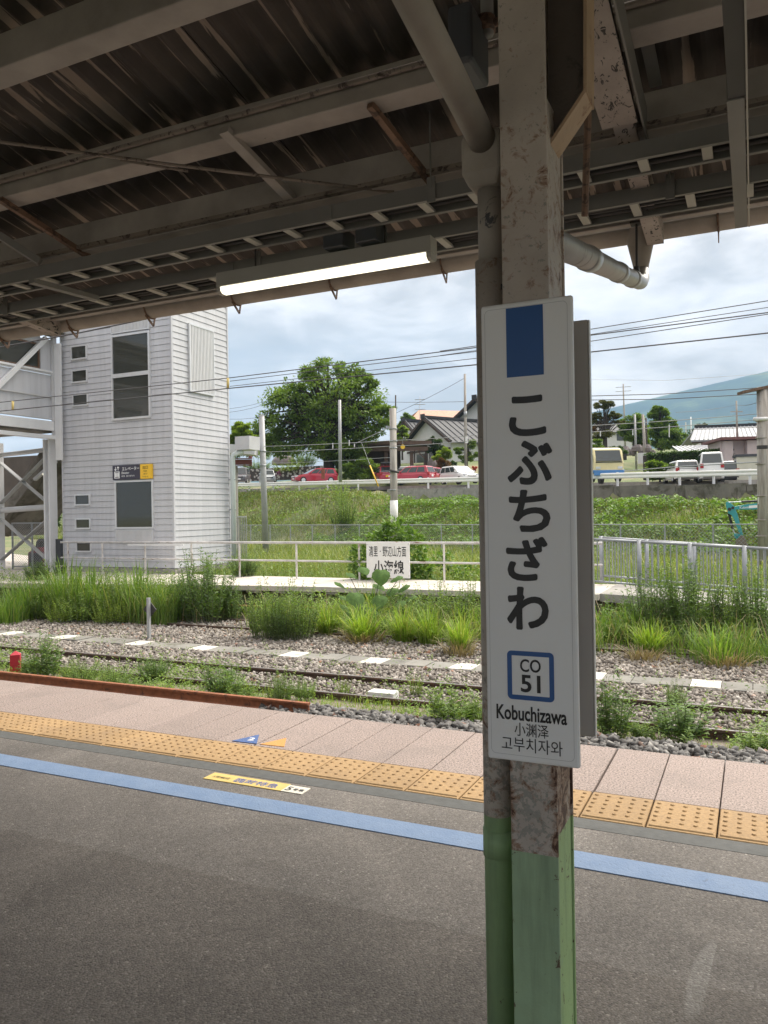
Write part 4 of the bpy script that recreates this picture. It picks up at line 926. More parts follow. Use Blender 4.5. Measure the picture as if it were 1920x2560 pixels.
pipe_fence(18.5, [-3.207, -2.2, -1.193, -.2, .8, 1.8, 2.8, 3.8], .565, -.070, 'farther of two silver pipe fences beside the ramp')

# ------------------------------------------------------------------ lift tower
TY = 18.6; TX1 = -15.76; TX0 = -20.33; TYB = 21.4; TZ0 = -.13; TZT = 9.0; PIT = .188
tw = thing('lift_tower', 'tall lilac grey lift tower with horizontal siding beside the footbridge', 'tower', (-18, 20, -.3))
mk('tower_core', MB().box(TX0+.02, TX1-.02, TY+.03, TYB-.02, -.3, TZT), M['joint'], tw)
mk('plinth', MB().box(TX0-.05, TX1+.05, TY-.04, TYB, -.31, TZ0-.02), M['concrete'], tw)
mk('tower_roof', MB().box(TX0-.1, TX1+.1, TY-.1, TYB+.1, TZT, TZT+.12), M['alu'], tw)
nb = int((TZT-TZ0)/PIT)
def plank(x0, x1):   # front face: lap board, lower lip proud
    return MB().add([(x0, .028, 0), (x1, .028, 0), (x1, -.006, 0), (x0, -.006, 0), (x0, .028, PIT-.007), (x1, .028, PIT-.007), (x1, .010, PIT-.007), (x0, .010, PIT-.007)],
                    [(0,1,2,3), (7,6,5,4), (3,2,6,7), (1,0,4,5), (0,3,7,4), (2,1,5,6)])
f0 = None; s0_ = None; bk = None
for i in range(nb):
    z = TZ0 + i*PIT
    if f0 is None:
        f0 = mk('siding_board', plank(TX0, TX1-.06), M['siding'], tw, local=True); fo = f0
        sm_ = MB(); sm_.v = [(-y, x, z_) for x, y, z_ in plank(TY+.06, TYB).v]; sm_.f = plank(0, 1).f; s0_ = mk('siding_board', sm_, M['siding'], tw, local=True); so = s0_
        lm = MB(); lm.v = [(y, x, z_) for x, y, z_ in plank(TY, TYB).v]; lm.f = [q[::-1] for q in plank(0, 1).f]; l0 = mk('siding_board', lm, M['siding'], tw, local=True); lo_ = l0
    else:
        fo = f0.copy(); so = s0_.copy(); lo_ = l0.copy(); [COL.objects.link(q) for q in (fo, so, lo_)]
    for q in (fo, so, lo_): q.parent = tw
    ox = -tw.location
    fo.location = (ox.x, TY + ox.y, z + ox.z); so.location = (TX1 + ox.x, ox.y, z + ox.z); lo_.location = (TX0 + ox.x, ox.y, z + ox.z)
mk('corner_trim', MB().box(TX1-.058, TX1+.014, TY-.014, TY+.058, TZ0, TZT), M['siding'], tw)
mk('corner_trim', MB().box(TX1-.02, TX1+.014, TYB-.05, TYB+.014, TZ0, TZT), M['siding'], tw)
mk('corner_trim', MB().box(TX0-.014, TX0+.04, TY-.014, TY+.03, TZ0, TZT), M['siding'], tw)
def tpx(x, y): return PY(x, y, TY)
def window(px0, py0, px1, py1, fw=.07, proud=.05, mull=None, name='window'):
    # the pixel corners (upper left, lower right) give the frame's outside
    A = tpx(px0, py0); B = tpx(px1, py1); x0, x1, z1, z0 = A[0], B[0], A[2], B[2]
    mb = MB().box(x0, x1, TY-proud, TY+.01, z1-fw, z1).box(x0, x1, TY-proud-.012, TY+.01, z0, z0+fw)
    mb.box(x0, x0+fw, TY-proud, TY+.01, z0+fw, z1-fw).box(x1-fw, x1, TY-proud, TY+.01, z0+fw, z1-fw)
    if mull: zm = z0 + (z1-z0)*mull; mb.box(x0+fw, x1-fw, TY-proud, TY+.01, zm-.06, zm+.06)
    w_ = mk(name, mb, M['alu'], tw)
    mk('pane', MB().box(x0+fw, x1-fw, TY-.020, TY-.012, z0+fw, z1-fw), M['glass'], w_); return x0, x1, z0, z1
q = .2411
for x0, y0, x1, y1, oy in ((740, 352, 910, 478, 780), (748, 600, 915, 718, 780), (757, 850, 922, 962, 780), (781, 640, 943, 754, 1080), (787, 888, 948, 1000, 1080), (795, 1132, 956, 1240, 1080)):
    window(x0*q, oy + y0*q + 1.5, x1*q, oy + y1*q + 1.5, .045, .05)
ux0, ux1, uz0, uz1 = window(1158*q, 780 + 250*q, 1572*q, 780 + 1095*q, .06, .06, .52)
lx0, lx1, lz0, lz1 = window(1197*q, 1080 + 508*q, 1602*q, 1080 + 1002*q, .055, .05)
def louver(x0, x1, z0, z1, n, face='y', c=TY):
    mb = MB()
    if face == 'y':
        mk('louver_back', MB().box(x0, x1, c-.03, c+.005, z0, z1), M['grey_white'], tw)
        for i in range(n): x = x0 + (x1-x0)*(i+.5)/n; mb.box(x-(x1-x0)/n*.25, x+(x1-x0)/n*.25, c-.05, c-.031, z0+.03, z1-.03)
        mk('louver_frame', MB().box(x0, x1, c-.055, c-.031, z1-.03, z1).box(x0, x1, c-.055, c-.031, z0, z0+.03).box(x0-.03, x0, c-.055, c+.005, z0, z1).box(x1, x1+.03, c-.055, c+.005, z0, z1), M['alu'], tw)
    else:
        mk('louver_back', MB().box(c-.005, c+.03, x0, x1, z0, z1), M['grey_white'], tw)
        for i in range(n): x = x0 + (x1-x0)*(i+.5)/n; mb.box(c+.031, c+.05, x-(x1-x0)/n*.25, x+(x1-x0)/n*.25, z0+.05, z1-.05)
        mk('louver_frame', MB().box(c+.031, c+.06, x0, x1, z1-.05, z1).box(c+.031, c+.06, x0, x1, z0, z0+.05).box(c-.005, c+.06, x0-.04, x0, z0, z1).box(c-.005, c+.06, x1, x1+.04, z0, z1), M['alu'], tw)
    mk('louver_slats', mb, M['white_metal'], tw, kind='stuff')
louver(ux0+.04, ux1-.04, uz1+.05, uz1+1.1, 26); louver(lx0+.05, lx1-.05, lz0-.42, lz0-.02, 30)
p0 = PX(1222*.3858, 750+150*.3858, TX1); p1 = PX(1372*.3858, 750+190*.3858, TX1); p2 = PX(1236*.3858, 750+595*.3858, TX1)
louver(p0[1], p1[1], p2[2], p0[2], 16, 'x', TX1)
# sign above the lower window
ts = thing('lift_sign', 'dark lift sign with a yellow exit panel fixed above the lower tower window', 'sign', (lx0, TY-.06, lz1))
A = tpx(1187*q, 1080+352*q); B = tpx(1476*q, 1080+487*q); Cc = tpx(1592*q, 1080+478*q)
tz1, tz0 = A[2], B[2]; yS = TY-.085
mk('dark_panel', MB().box(A[0], B[0], yS, TY-.015, tz0, tz1), M['navy'], ts)
mk('yellow_panel', MB().box(B[0]+.002, Cc[0], yS-.006, TY-.015, tz0, tz1), M['sign_yellow'], ts)
tw_, th_ = B[0]-A[0], tz1-tz0
def tp(u, v, d=.003): return (A[0] + tw_*u, yS-d, tz1 - th_*v)
text('エレベーター', M['white_ink'], tp(.66, .25), UX, UZ, w=tw_*.62, h=th_*.26, parent=ts, offset=.012)
text('Elevator', M['white_ink'], tp(.47, .53), UX, UZ, w=tw_*.27, h=th_*.16, parent=ts, offset=.008)
text('电梯  엘리베이터', M['white_ink'], tp(.56, .76), UX, UZ, w=tw_*.46, h=th_*.12, parent=ts)
rounded = MB(); u0, u1, v0, v1 = .065, .255, .42, .90
for a_, b_, c_, d_ in ((u0, u1, v0, v0+.05), (u0, u1, v1-.05, v1), (u0, u0+.03, v0+.05, v1-.05), (u1-.03, u1, v0+.05, v1-.05), (.10, .135, .52, .80), (.143, .178, .52, .80), (.186, .221, .52, .80)):
    p = tp(a_, d_); r2 = tp(b_, c_); rounded.box(p[0], r2[0], yS-.003, yS-.0005, p[2], r2[2])
mk('lift_pictogram', rounded, M['white_ink'], ts, kind='stuff')
ar = MB()
for u, up in ((.11, -1), (.205, 1)):
    zc = .22; ar.box(tp(u-.010, 0)[0], tp(u+.010, 0)[0], yS-.003, yS-.0005, tp(0, zc+.13)[2], tp(0, zc-.13)[2])
    tipv = zc - .17*up; bv = zc - .04*up; a1 = tp(u-.05, bv, .0035); a2 = tp(u+.05, bv, .0035); a3 = tp(u, tipv, .0035); ar.add([a1, a2, a3], [(0, 1, 2) if up > 0 else (0, 2, 1)])
mk('arrow_pictogram', ar, M['white_ink'], ts, kind='stuff')
yw = Cc[0]-B[0]; yc = (Cc[0]+B[0])/2
def ty_(v): return (yc - yw*.03, yS-.009, tz1 - th_*v)
text('出口', M['ink'], ty_(.22), UX, UZ, w=yw*.46, h=th_*.22, parent=ts, offset=.01)
for s_, v, w_ in (('Exit', .46, .30), ('出口', .66, .30), ('나가는 곳', .86, .52)):
    text(s_, M['ink'], ty_(v), UX, UZ, w=yw*w_, h=th_*.11, parent=ts)
# interior tube lamp seen through the lower window is on the glass' far side; drain pipe at the rear corner
dr = thing('drain_pipe', 'white drain pipe running down the rear corner of the lift tower', 'pipe', (TX1+.1, TYB, -.3))
px_ = TX1+.16; py_ = TYB-.05
mk('pipe', MB().tube([(px_, py_, -.3), (px_, py_, 3.25), (px_+.03, py_, 3.42), (px_+.18, py_+.05, 3.50), (px_+.35, py_+.1, 3.52)], .085, 12), simple('pale_mint_pipe', (.60, .66, .66), .45, .05, 4), dr, smooth=True)
mk('hopper', MB().box(px_+.18, px_+.75, py_-.1, py_+.5, 3.58, 4.02), M['grey_white'], dr)
for z in (.6, 1.6, 2.6): mk('pipe_clip', MB().box(px_-.2, px_+.1, py_-.02, py_+.02, z, z+.03), M['galv'], dr)

M['timber_dark'] = simple('brown_stair_soffit', (.075, .062, .052), .8, .2, 3)
# ------------------------------------------------------------------ footbridge and stairs at the left
fb = thing('footbridge', 'grey footbridge with glazed side, white diagonals and steel legs left of the tower', 'footbridge', (-21.5, 14, 4))
BXR = -20.5; Y0b, Y1b = 2.0, 18.45
mk('lower_panel', MB().box(BXR-.06, BXR, Y0b, Y1b, 4.62, 6.05), M['siding'], fb)
for z in (4.62, 5.32, 6.06): mk('panel_batten', MB().box(BXR+.002, BXR+.06, Y0b, Y1b, z, z+.05), M['grey_white'], fb)
mk('window_sill', MB().box(BXR-.02, BXR+.09, Y0b, Y1b, 6.115, 6.18), M['white_metal'], fb)
for i in range(9):
    y1_ = Y1b - .55 - i*1.85; y0_ = y1_ - 1.80
    if y0_ < Y0b: break
    w_ = mk('window', MB().box(BXR-.05, BXR+.02, y0_, y0_+.05, 6.2, 7.0).box(BXR-.05, BXR+.02, y1_-.05, y1_, 6.2, 7.0).box(BXR-.05, BXR+.02, y0_+.05, y1_-.05, 6.95, 7.0).box(BXR-.05, BXR+.02, y0_+.05, y1_-.05, 6.2, 6.24), M['rust_bar'], fb)
    mk('pane', MB().box(BXR-.02, BXR-.01, y0_+.05, y1_-.05, 6.24, 6.95), M['glass'], w_)
mk('end_panel', MB().box(BXR-.04, BXR+.0, Y1b-.5, Y1b, 6.2, 7.2), M['siding'], fb)
mk('upper_panel', MB().box(BXR-.06, BXR, Y0b, Y1b-.5, 7.02, 7.5), M['siding'], fb)
mk('eave', MB().box(BXR-.1, BXR+.4, Y0b, Y1b+.1, 7.32, 7.42), M['concrete_dark'], fb)
mk('far_side', MB().box(BXR-3.3, BXR-3.2, Y0b, Y1b, 4.4, 7.6), M['siding'], fb)
mk('bridge_roof', MB().box(BXR-3.5, BXR+.45, Y0b, Y1b+.2, 7.6, 7.72), M['grey_white'], fb)
mk('deck', MB().box(BXR-3.25, BXR-.02, Y0b, Y1b, 4.2, 4.5), M['concrete_dark'], fb)
mk('girder', MB().box(BXR-.03, BXR+.12, Y0b, Y1b, 4.25, 4.55), M['white_metal'], fb)
mk('girder', MB().box(BXR-.03, BXR+.16, Y0b, Y1b+.3, 3.98, 4.10), M['white_metal'], fb)
yd = Y1b-.35; mk('diagonal', MB().bar((BXR+.09, yd, 7.2), (BXR+.09, yd-2.6, 4.6), .14, .12, (1, 0, 0)), M['white_metal'], fb)
mk('diagonal', MB().bar((BXR+.09, yd-5.4, 7.2), (BXR+.09, yd-2.8, 4.6), .14, .12, (1, 0, 0)), M['white_metal'], fb)
mk('bridge_post', MB().box(BXR+.02, BXR+.14, Y1b-.12, Y1b+.02, 4.0, 7.3), M['grey_white'], fb)
mk('cover_strip', MB().box(BXR+.15, BXR+.42, Y1b-.10, Y1b-.04, 3.3, 7.05), M['white_metal'], fb)
def leg(x, y):
    mb = MB().box(x-.14, x-.085, y-.15, y+.15, -.35, 4.0).box(x+.085, x+.14, y-.15, y+.15, -.35, 4.0).box(x-.084, x+.084, y-.02, y+.02, -.35, 4.0)
    mk('leg', mb, M['white_metal'], fb)
for x, y in ((-20.72, 18.45), (-23.2, 18.45), (-20.72, 22.2), (-23.2, 22.2)): leg(x, y)
yb = 18.45
def hbar(z, r=.07): mk('tie_bar', MB().tube([(-23.1, yb, z-.03), (-20.85, yb, z+.05)], r, 10), M['grey_white'], fb, smooth=True)
hbar(3.62, .075); hbar(1.75, .095)
for a_, b_ in (((-23.05, yb, 3.35), (-20.85, yb, 1.95)), ((-23.05, yb, 1.95), (-20.85, yb, 3.45)), ((-23.05, yb, 1.45), (-20.85, yb, .05)), ((-23.05, yb, .05), (-20.85, yb, 1.40))):
    mk('cross_brace', MB().bar(a_, b_, .03, .17, (0, 1, 0)), M['pole_grey'], fb)
mk('stair_flight', MB().prism([(-24.5, .2), (-20.7, 3.9), (-20.7, 4.4), (-24.5, .7)], (0, 19.2, .6), (0, 21.6, .6), (1, 0, 0), (0, 0, 1)), M['concrete_dark'], fb)
mk('stair_side', MB().bar((-24.5, 19.12, .95), (-20.8, 19.12, 4.2), .06, .35), M['concrete_dark'], fb)
mk('stair_soffit', MB().prism([(-36, -.3), (-31, .2), (-27, 1.0), (-20.75, 3.75), (-20.75, 3.97), (-36, 3.97)], (0, 22.6, 0), (0, 23.0, 0), (1, 0, 0), (0, 0, 1)), M['timber_dark'], fb)
lf = thing('stair_lamp', 'slim lamp fixed under the sloping stairs of the footbridge', 'lamp', (-21.6, 18.9, 3.1))
mk('lamp_body', MB().bar((-22.0, 18.95, 2.75), (-21.0, 18.95, 3.33), .12, .1), M['grey_white'], lf)
mk('lamp_tube', MB().bar((-21.55, 18.93, 2.90), (-21.05, 18.93, 3.20), .08, .06), M['fluo'], lf)
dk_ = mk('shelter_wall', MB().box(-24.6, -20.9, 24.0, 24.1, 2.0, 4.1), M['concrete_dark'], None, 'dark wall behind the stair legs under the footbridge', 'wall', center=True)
# mesh gate between the legs
gt = thing('mesh_gate', 'tall chain-link gate between the legs of the footbridge stairs', 'gate', (-22, 18.9, -.3))
gy0 = 18.85
for x in (-23.0, -22.05, -20.95): mk('gate_post', MB().tube([(x, gy0, -.3), (x, gy0, 1.30)], .032, 8), M['galv'], gt)
for z in (-.2, 1.28): mk('gate_rail', MB().tube([(-23.0, gy0, z), (-20.95, gy0, z)], .022, 8), M['galv'], gt)
def chain(x0, x1, z0, z1, pitch, r, dirx=Vector((1, 0, 0)), o=Vector((0, 0, 0)), zf=None):
    mb = MB(); h = z1-z0; x = x0-h
    while x < x1:
        for sg_ in (1, -1):
            a0, a1 = (x, x+h) if sg_ > 0 else (x+h, x)
            t0_, t1_ = 0.0, 1.0
            lo, hi = min(a0, a1), max(a0, a1)
            def tt(v): return (v-a0)/(a1-a0)
            ts_ = sorted((tt(max(lo, x0)), tt(min(hi, x1)))); t0_, t1_ = max(0, ts_[0]), min(1, ts_[1])
            if t1_ - t0_ < .02: continue
            p = o + dirx*(a0+(a1-a0)*t0_) + Vector((0, 0, z0+h*t0_)); p2 = o + dirx*(a0+(a1-a0)*t1_) + Vector((0, 0, z0+h*t1_))
            if zf: p.z += zf(p); p2.z += zf(p2)
            mb.tube([p, p2], r, 3, cap=False)
        x += pitch
    return mb
mk('chain_mesh', chain(-23.0, -20.95, -.2, 1.28, .085, .005, o=Vector((0, gy0, 0))), M['galv'], gt, kind='stuff')
bg1 = thing('luggage', 'dark red and black wheeled bag lying behind the mesh gate', 'bag', (-22.5, 19.5, -.3))
mk('bag_body', MB().box(-22.85, -22.05, 19.3, 19.7, -.28, .30), simple('dark_red_fabric', (.16, .012, .02), .7, .2, 8), bg1, bevel=.09)
mk('bag_panel', MB().box(-22.72, -22.1, 19.27, 19.30, -.2, .24), M['black'], bg1, bevel=.01)
bg2 = thing('luggage', 'upright dark red bag with black top leaning behind the mesh gate', 'bag', (-22.95, 19.9, -.3))
mk('bag_body', MB().prism([(-.2, 0), (.12, 0), (.16, .5), (.05, .75), (-.18, .62)], (-22.95, 19.8, -.3), (-22.95, 20.1, -.3), (1, 0, 0), (0, 0, 1)), bpy.data.materials['dark_red_fabric'], bg2, bevel=.05)
mk('bag_top', MB().prism([(-.16, .62), (.06, .72), (.15, .95), (.05, 1.02), (-.08, .95)], (-22.92, 19.82, -.3), (-22.92, 20.08, -.3), (1, 0, 0), (0, 0, 1)), M['black'], bg2, bevel=.04)
ep = mk('equipment_panel', MB().box(-20.62, -20.36, 18.5, 18.6, -.1, .75), M['box_dark'], None, 'narrow grey box between the footbridge leg and the lift tower', 'box', center=True)
# grey slatted gate beside the tower
sgt = thing('slat_gate', 'white-capped gate of thin vertical bars beside the tower drain pipe', 'gate', (-15, 22, -.4))
p = Vector(at(585, 1335, 31)); p2 = Vector(at(616, 1335, 31)); zt_ = at(600, 1292, 31)[2]; zb_ = -.9
mk('top_bar', MB().bar((p.x, p.y, zt_), (p2.x, p2.y, zt_), .05, .05), M['white_metal'], sgt)
for i in range(8):
    c = p + (p2-p)*(i/7); mk('bar', MB().tube([(c.x, c.y, zb_), (c.x, c.y, zt_)], .018, 6), M['pole_grey'], sgt)
# flat canopy roof seen behind the tower
mbx = thing('lean_to_roof', 'pale flat eave on a red steel girder projecting from behind the tower', 'roof', (-20, 36, 3))
A = Vector(at(570, 1112, 43)); B = Vector(at(641, 1116, 43))
mk('eave_panel', MB().bar((A.x, A.y, A.z-.25), (B.x, B.y, B.z-.25), 1.2, .5), M['grey_white'], mbx)
A = Vector(at(575, 1156, 44)); B = Vector(at(630, 1158, 44)); zr = A.z
mk('red_girder', MB().bar((A.x, A.y, zr), (B.x, B.y, zr), .08, .30).bar((A.x, A.y, zr+.2), (B.x, B.y, zr+.2), .3, .04).bar((A.x, A.y, zr-.2), (B.x, B.y, zr-.2), .3, .04).bar((B.x-.1, B.y, zr+.2), (B.x-.1, B.y, zr+.6), .15, .15), simple('red_oxide_steel', (.17, .055, .05), .6, .15, 3), mbx)
mk('support_leg', MB().bar((A.x+.3, A.y, zr-.2), (A.x+.3, A.y, -1), .25, .25), M['concrete'], mbx)

# ------------------------------------------------------------------ unseen building and platform behind the viewer, added to cut light from there
sb = thing('light_blocker', 'unseen long low building with dark windows, added to cut light from behind', 'building', (-10, -14, -1), kind='structure')
mk('blocker_wall', MB().box(-45, 20, -27, -22.0, -1.2, 3.9), M['plaster'] if 'plaster' in M else M['grey_white'], sb)
mk('blocker_roof', MB().box(-46, 21, -27.5, -20.6, 3.91, 4.15), M['dark_steel'], sb)
mk('added_platform', MB().box(-45, 20, -21.95, -9.6, -1.3, -.02), M['concrete'], sb)
for i in range(16):
    w_ = mk('window', MB().box(-44+i*4, -42+i*4, -22.0, -21.95, .9, 2.6), M['alu'], sb); mk('pane', MB().box(-43.9+i*4, -42.1+i*4, -21.948, -21.94, 1.0, 2.5), M['glass'], w_)
# ------------------------------------------------------------------ road, guard rail, retaining wall
s_ = np.linspace(-60, 120, 91)
def strip(name, t0_, t1_, dz, m, label, cat, n=4):
    V = []; F = []
    ts_ = np.linspace(t0_, t1_, n)
    for s in s_:
        for t in ts_: p = GP(s, t); V.append((p.x, p.y, float(road_z(s)) + dz))
    for i in range(len(s_)-1):
        for j in range(n-1): F.append((i*n+j, (i+1)*n+j, (i+1)*n+j+1, i*n+j+1))
    mb = MB(); mb.v = V; mb.f = F; return mk(name, mb, m, None, label, cat, kind='structure')
strip('road', -0.15, 6.2, -.07, M['road'], 'grey asphalt road along the top of the bank', 'road')
strip('parking_area', 6.6, 13.4, .32, M['road'], 'asphalt parking area beyond the road', 'parking')
rw = thing('retaining_wall', 'stained concrete retaining wall under the guard rail at the right', 'wall', GP(5, -.4, 2.2))
mb = MB()
for s in np.arange(-16, 24, 4.0):
    zt = float(road_z(s+2)) + .0; a = GP(s, -.45, zt-.55); b = GP(s+3.96, -.45, zt-.55); mb = MB().bar(a, b, .35, 1.1)
    mk('wall_segment', mb, M['concrete_dark'] if s < 12 else M['concrete'], rw)
pk = thing('parking_kerb', 'low concrete kerb wall with grass between road and parking area', 'kerb', GP(20, 6.4, 3.3))
for s in np.arange(-20, 90, 5.0):
    a = GP(s, 6.4, float(road_z(s)) + .1); b = GP(s+4.97, 6.4, float(road_z(s+4.97)) + .1); mk('kerb_stone', MB().bar(a, b, .3, .55), M['concrete'], pk)
grl = thing('guard_rail', 'white steel guard rail with posts along the road above the bank', 'guard rail', GP(20, -.1, 3.3))
prof = [(.02, .0), (.06, .05), (.06, .11), (.01, .16), (.01, .20), (.06, .25), (.06, .31), (.02, .36), (-.005, .36), (-.005, 0)]
ss = np.concatenate([np.arange(-16, 15, 2.0), np.arange(16, 100, 4.0)])
for i in range(len(ss)-1):
    a = GP(ss[i], -.12, float(road_z(ss[i])) + .44); b = GP(ss[i+1], -.12, float(road_z(ss[i+1])) + .44)
    mk('beam', MB().prism(prof, a, b, (-GN[0], -GN[1], 0), (0, 0, 1)), M['white_block'], grl)
    c = GP(ss[i], -.05, float(road_z(ss[i]))); mk('post', MB().tube([c + Vector((0, 0, -.5)), c + Vector((0, 0, .84))], .075, 10), M['white_metal'], grl)
# ------------------------------------------------------------------ chain-link fence
FA = Vector((-36.0, 45.0, 0)); FB = Vector((2.6, 33.4, 0)); fd = (FB-FA).normalized(); fl_n = (FB-FA).length
fz = lambda x, y: float(height(np.array([x]), np.array([y]))[0])
cf = thing('chain_link_fence', 'galvanised chain-link fence at the foot of the bank', 'fence', (-15, 39, -.9))
ftop = lambda k: 0.72 + 0.0 * k
for i in range(int(fl_n/2)+1):
    p = FA + fd*(2*i); z = fz(p.x, p.y); mk('fence_post', MB().tube([(p.x, p.y, z-.2), (p.x, p.y, .74)], .035, 8), M['galv'], cf)
    if i: q_ = FA + fd*(2*i-2); mk('top_rail', MB().tube([(q_.x, q_.y, .74), (p.x, p.y, .74)], .028, 6), M['galv'], cf)
mk('chain_mesh', chain(0, fl_n, -.85, .72, .15, .006, fd, FA), M['galv'], cf, kind='stuff')
# ------------------------------------------------------------------ poles
def pole(name, label, px, py_top, py_bot, d, r0, r1, m, cat='pole', zb=None, extra=None, group=None):
    a = Vector(at(px[1], py_bot, d)); b = Vector(at(px[0], py_top, d))
    if zb is not None: a.z = zb
    t = thing(name, label, cat, (a.x, a.y, a.z), group=group)
    mk('shaft', MB().tube([a, b], [r0, r1], 16), m, t, smooth=True)
    if extra: extra(t, a, b)
    return t
def band(t, p, r, h=.08, m='galv'): mk('band', MB().tube([p - Vector((0, 0, h/2)), p + Vector((0, 0, h/2))], r, 16), M[m], t, smooth=True)
def ex1(t, a, b):
    mk('pole_cap', MB().lathe([(.165, 0), (.16, .03), (.10, .06)], b, 16), M['pole_grey'], t)
    for y in (1128, 1164): band(t, Vector(at(657, y, 43.5)), .185, .10)
pole('steel_pole', 'smooth grey steel pole standing in the grass right of the lift tower', (654, 665), 1040, 1391, 43.5, .18, .155, M['pole_grey'], extra=ex1)
def ex2(t, a, b):
    for y in (1072, 1103, 1120, 1180, 1225): band(t, Vector(at(983, y, 33)), .17, .05)
    c = Vector(at(985, 1288, 33)); mk('white_base', MB().tube([Vector(at(985.5, 1320, 33)), Vector(at(984.5, 1251, 33))], .165, 16), M['white_block'], t, smooth=True)
    mk('bracket', MB().bar(at(965, 1068, 32.9), at(985, 1070, 33), .1, .12), M['galv'], t)
    mk('cable_bundle', MB().tube([at(975, 1176, 32.7), at(998, 1181, 32.7)], .05, 8), M['dark_steel'], t)
pole('concrete_pole', 'weathered concrete pole with white painted base behind the vine-covered sign', (982, 987), 1021, 1420, 33, .165, .14, M['pole_conc'], zb=-1.0, extra=ex2)
def ex3(t, a, b):
    for y in (1053, 1095, 1160, 1240, 1300, 1340, 1400): band(t, Vector(at(1905, y, 29.5)), .232, .03, 'pole_conc')
    c = Vector(at(1905, 975, 29.5))
    mk('cap_beam', MB().bar(c + Vector((-.75, -.35, -.10)), c + Vector((1.2, .55, .32)), .5, .10), M['rust_bar'], t)
    l_ = Vector(at(1907, 1118, 29)); mk('floodlight', MB().bar(l_ + Vector((-.18, -.05, 0)), l_ + Vector((.14, .05, 0)), .18, .13), M['dark_steel'], t)
    w = Vector(at(1898, 1252, 29.1)); mk('number_plate', MB().bar(w + Vector((-.03, -.01, -.12)), w + Vector((-.03, -.01, .14)), .10, .02), M['white_block'], t)
    i_ = Vector(at(1903, 1047, 29.1)); mk('insulator', MB().tube([i_ + Vector((-.25, -.1, 0)), i_ + Vector((.2, .1, 0))], .07, 10), M['white_metal'], t, smooth=True)
pole('concrete_pole', 'thick weathered concrete pole with a rusty cap beam at the right edge', (1907, 1911), 968, 1430, 29.5, .225, .215, M['pole_conc'], zb=-1.0, extra=ex3)
def arms(t, b, n=2, w=1.6):
    for k_ in range(n): c = b + Vector((0, 0, -.5 - .7*k_)); mk('crossarm', MB().bar(c + Vector((-w/2, -.2, 0)), c + Vector((w/2, .2, 0)), .08, .08), M['pole_grey'], t)
pole('utility_pole', 'tall thin utility pole before the two-storey tiled house', (1162, 1165), 935, 1200, 78, .16, .11, M['pole_conc'], extra=lambda t, a, b: (band(t, b + Vector((0, 0, -4)), .16, .5), mk('pole_sleeve', MB().tube([b + Vector((0, 0, -6.9)), b + Vector((0, 0, -6.2))], .16, 10), M['white_metal'], t)))
pole('utility_pole', 'grey utility pole rising through the big round tree', (849, 851), 1000, 1205, 66, .15, .12, M['pole_grey'])
pole('utility_pole', 'thin dark pole showing above the weathered pole with the white base', (989, 990), 988, 1200, 90, .10, .08, M['bark'])
pole('aerial_mast', 'thin television mast with crossbars above the garden trees', (1050, 1048), 990, 1110, 110, .05, .03, M['pole_grey'], 'mast', extra=lambda t, a, b: arms(t, b, 3, 1.4))
pole('utility_pole', 'distant utility pole with two crossarms in front of the mountain', (1558, 1563), 960, 1120, 130, .15, .11, M['pole_conc'], extra=lambda t, a, b: arms(t, b, 2, 2.4))
pole('utility_pole', 'left thin grey pole in front of the lime green round tree', (1587, 1591), 1036, 1175, 84, .12, .10, M['pole_grey'])
pole('utility_pole', 'concrete pole with ringed base between round tree and cedar', (1607, 1615), 1036, 1190, 80, .17, .13, M['pole_conc'])
pole('utility_pole', 'thinner brown pole touching the concrete pole beside the cedar', (1615, 1618), 1045, 1190, 82, .10, .08, M['bark'])
pole('aerial_mast', 'pair of pale masts beyond the cedar, seen against the mountain', (1727, 1729), 1042, 1120, 150, .12, .10, M['white_metal'], 'mast', extra=lambda t, a, b: mk('second_mast', MB().tube([a + Vector((-.9, -.4, 0)), b + Vector((-.9, -.4, -1.0))], .1, 8), M['white_metal'], t))
pole('utility_pole', 'thin pole with insulators before the silver-roofed house', (1841, 1843), 1002, 1092, 58, .07, .06, M['pole_conc'], extra=lambda t, a, b: arms(t, b + Vector((0, 0, -.3)), 1, .8))
# ------------------------------------------------------------------ overhead wires
def wire(label, pts, r, m='wire', name='overhead_wire', group='overhead wires', sub=6, sag=0.0):
    P = [Vector(p) for p in pts]; out = []
    for i in range(len(P)-1):
        for k_ in range(sub): f_ = k_/sub; q_ = P[i].lerp(P[i+1], f_); q_.z -= sag*4*f_*(1-f_); out.append(q_)
    out.append(P[-1]); c = out[len(out)//2]
    t = thing(name, label, 'wire', (c.x, c.y, c.z), group=group)
    mk('strand', MB().tube(out, r, 5), M[m], t); return t
W2 = 14.75
wa = wire('carrying wire of the far track, upper of two crossing the lift tower', [PY(*p, W2) for p in ((-200, 1026), (0, 1006), (572, 945), (1189, 869), (1478, 838), (2150, 752))], .0105, sub=1)
wb = wire('contact wire of the far track, lower of two crossing the lift tower', [PY(*p, W2) for p in ((-200, 1049), (0, 1028), (572, 971), (1189, 912), (1478, 880), (2150, 808))], .0125, sub=1)
for x, ya, yb_ in ((32, 1003, 1024), (570, 945, 970)):
    mk('spacer', MB().tube([PY(x, ya, W2), PY(x, yb_, W2)], .03, 8), simple('yellow_spacer_%d' % x, (.62, .47, .16), .5, .05, 5), wa, smooth=True)
wire('thin feeder wire just below the carrying wire beyond the tower', [PY(*p, 15.6) for p in ((575, 953), (1189, 879), (1478, 853), (2100, 758))], .008, sub=1)
wire('thin wire between the two upper lines right of the tower', [PY(*p, 15.6) for p in ((575, 966), (1189, 896), (1478, 864))], .007, sub=1)
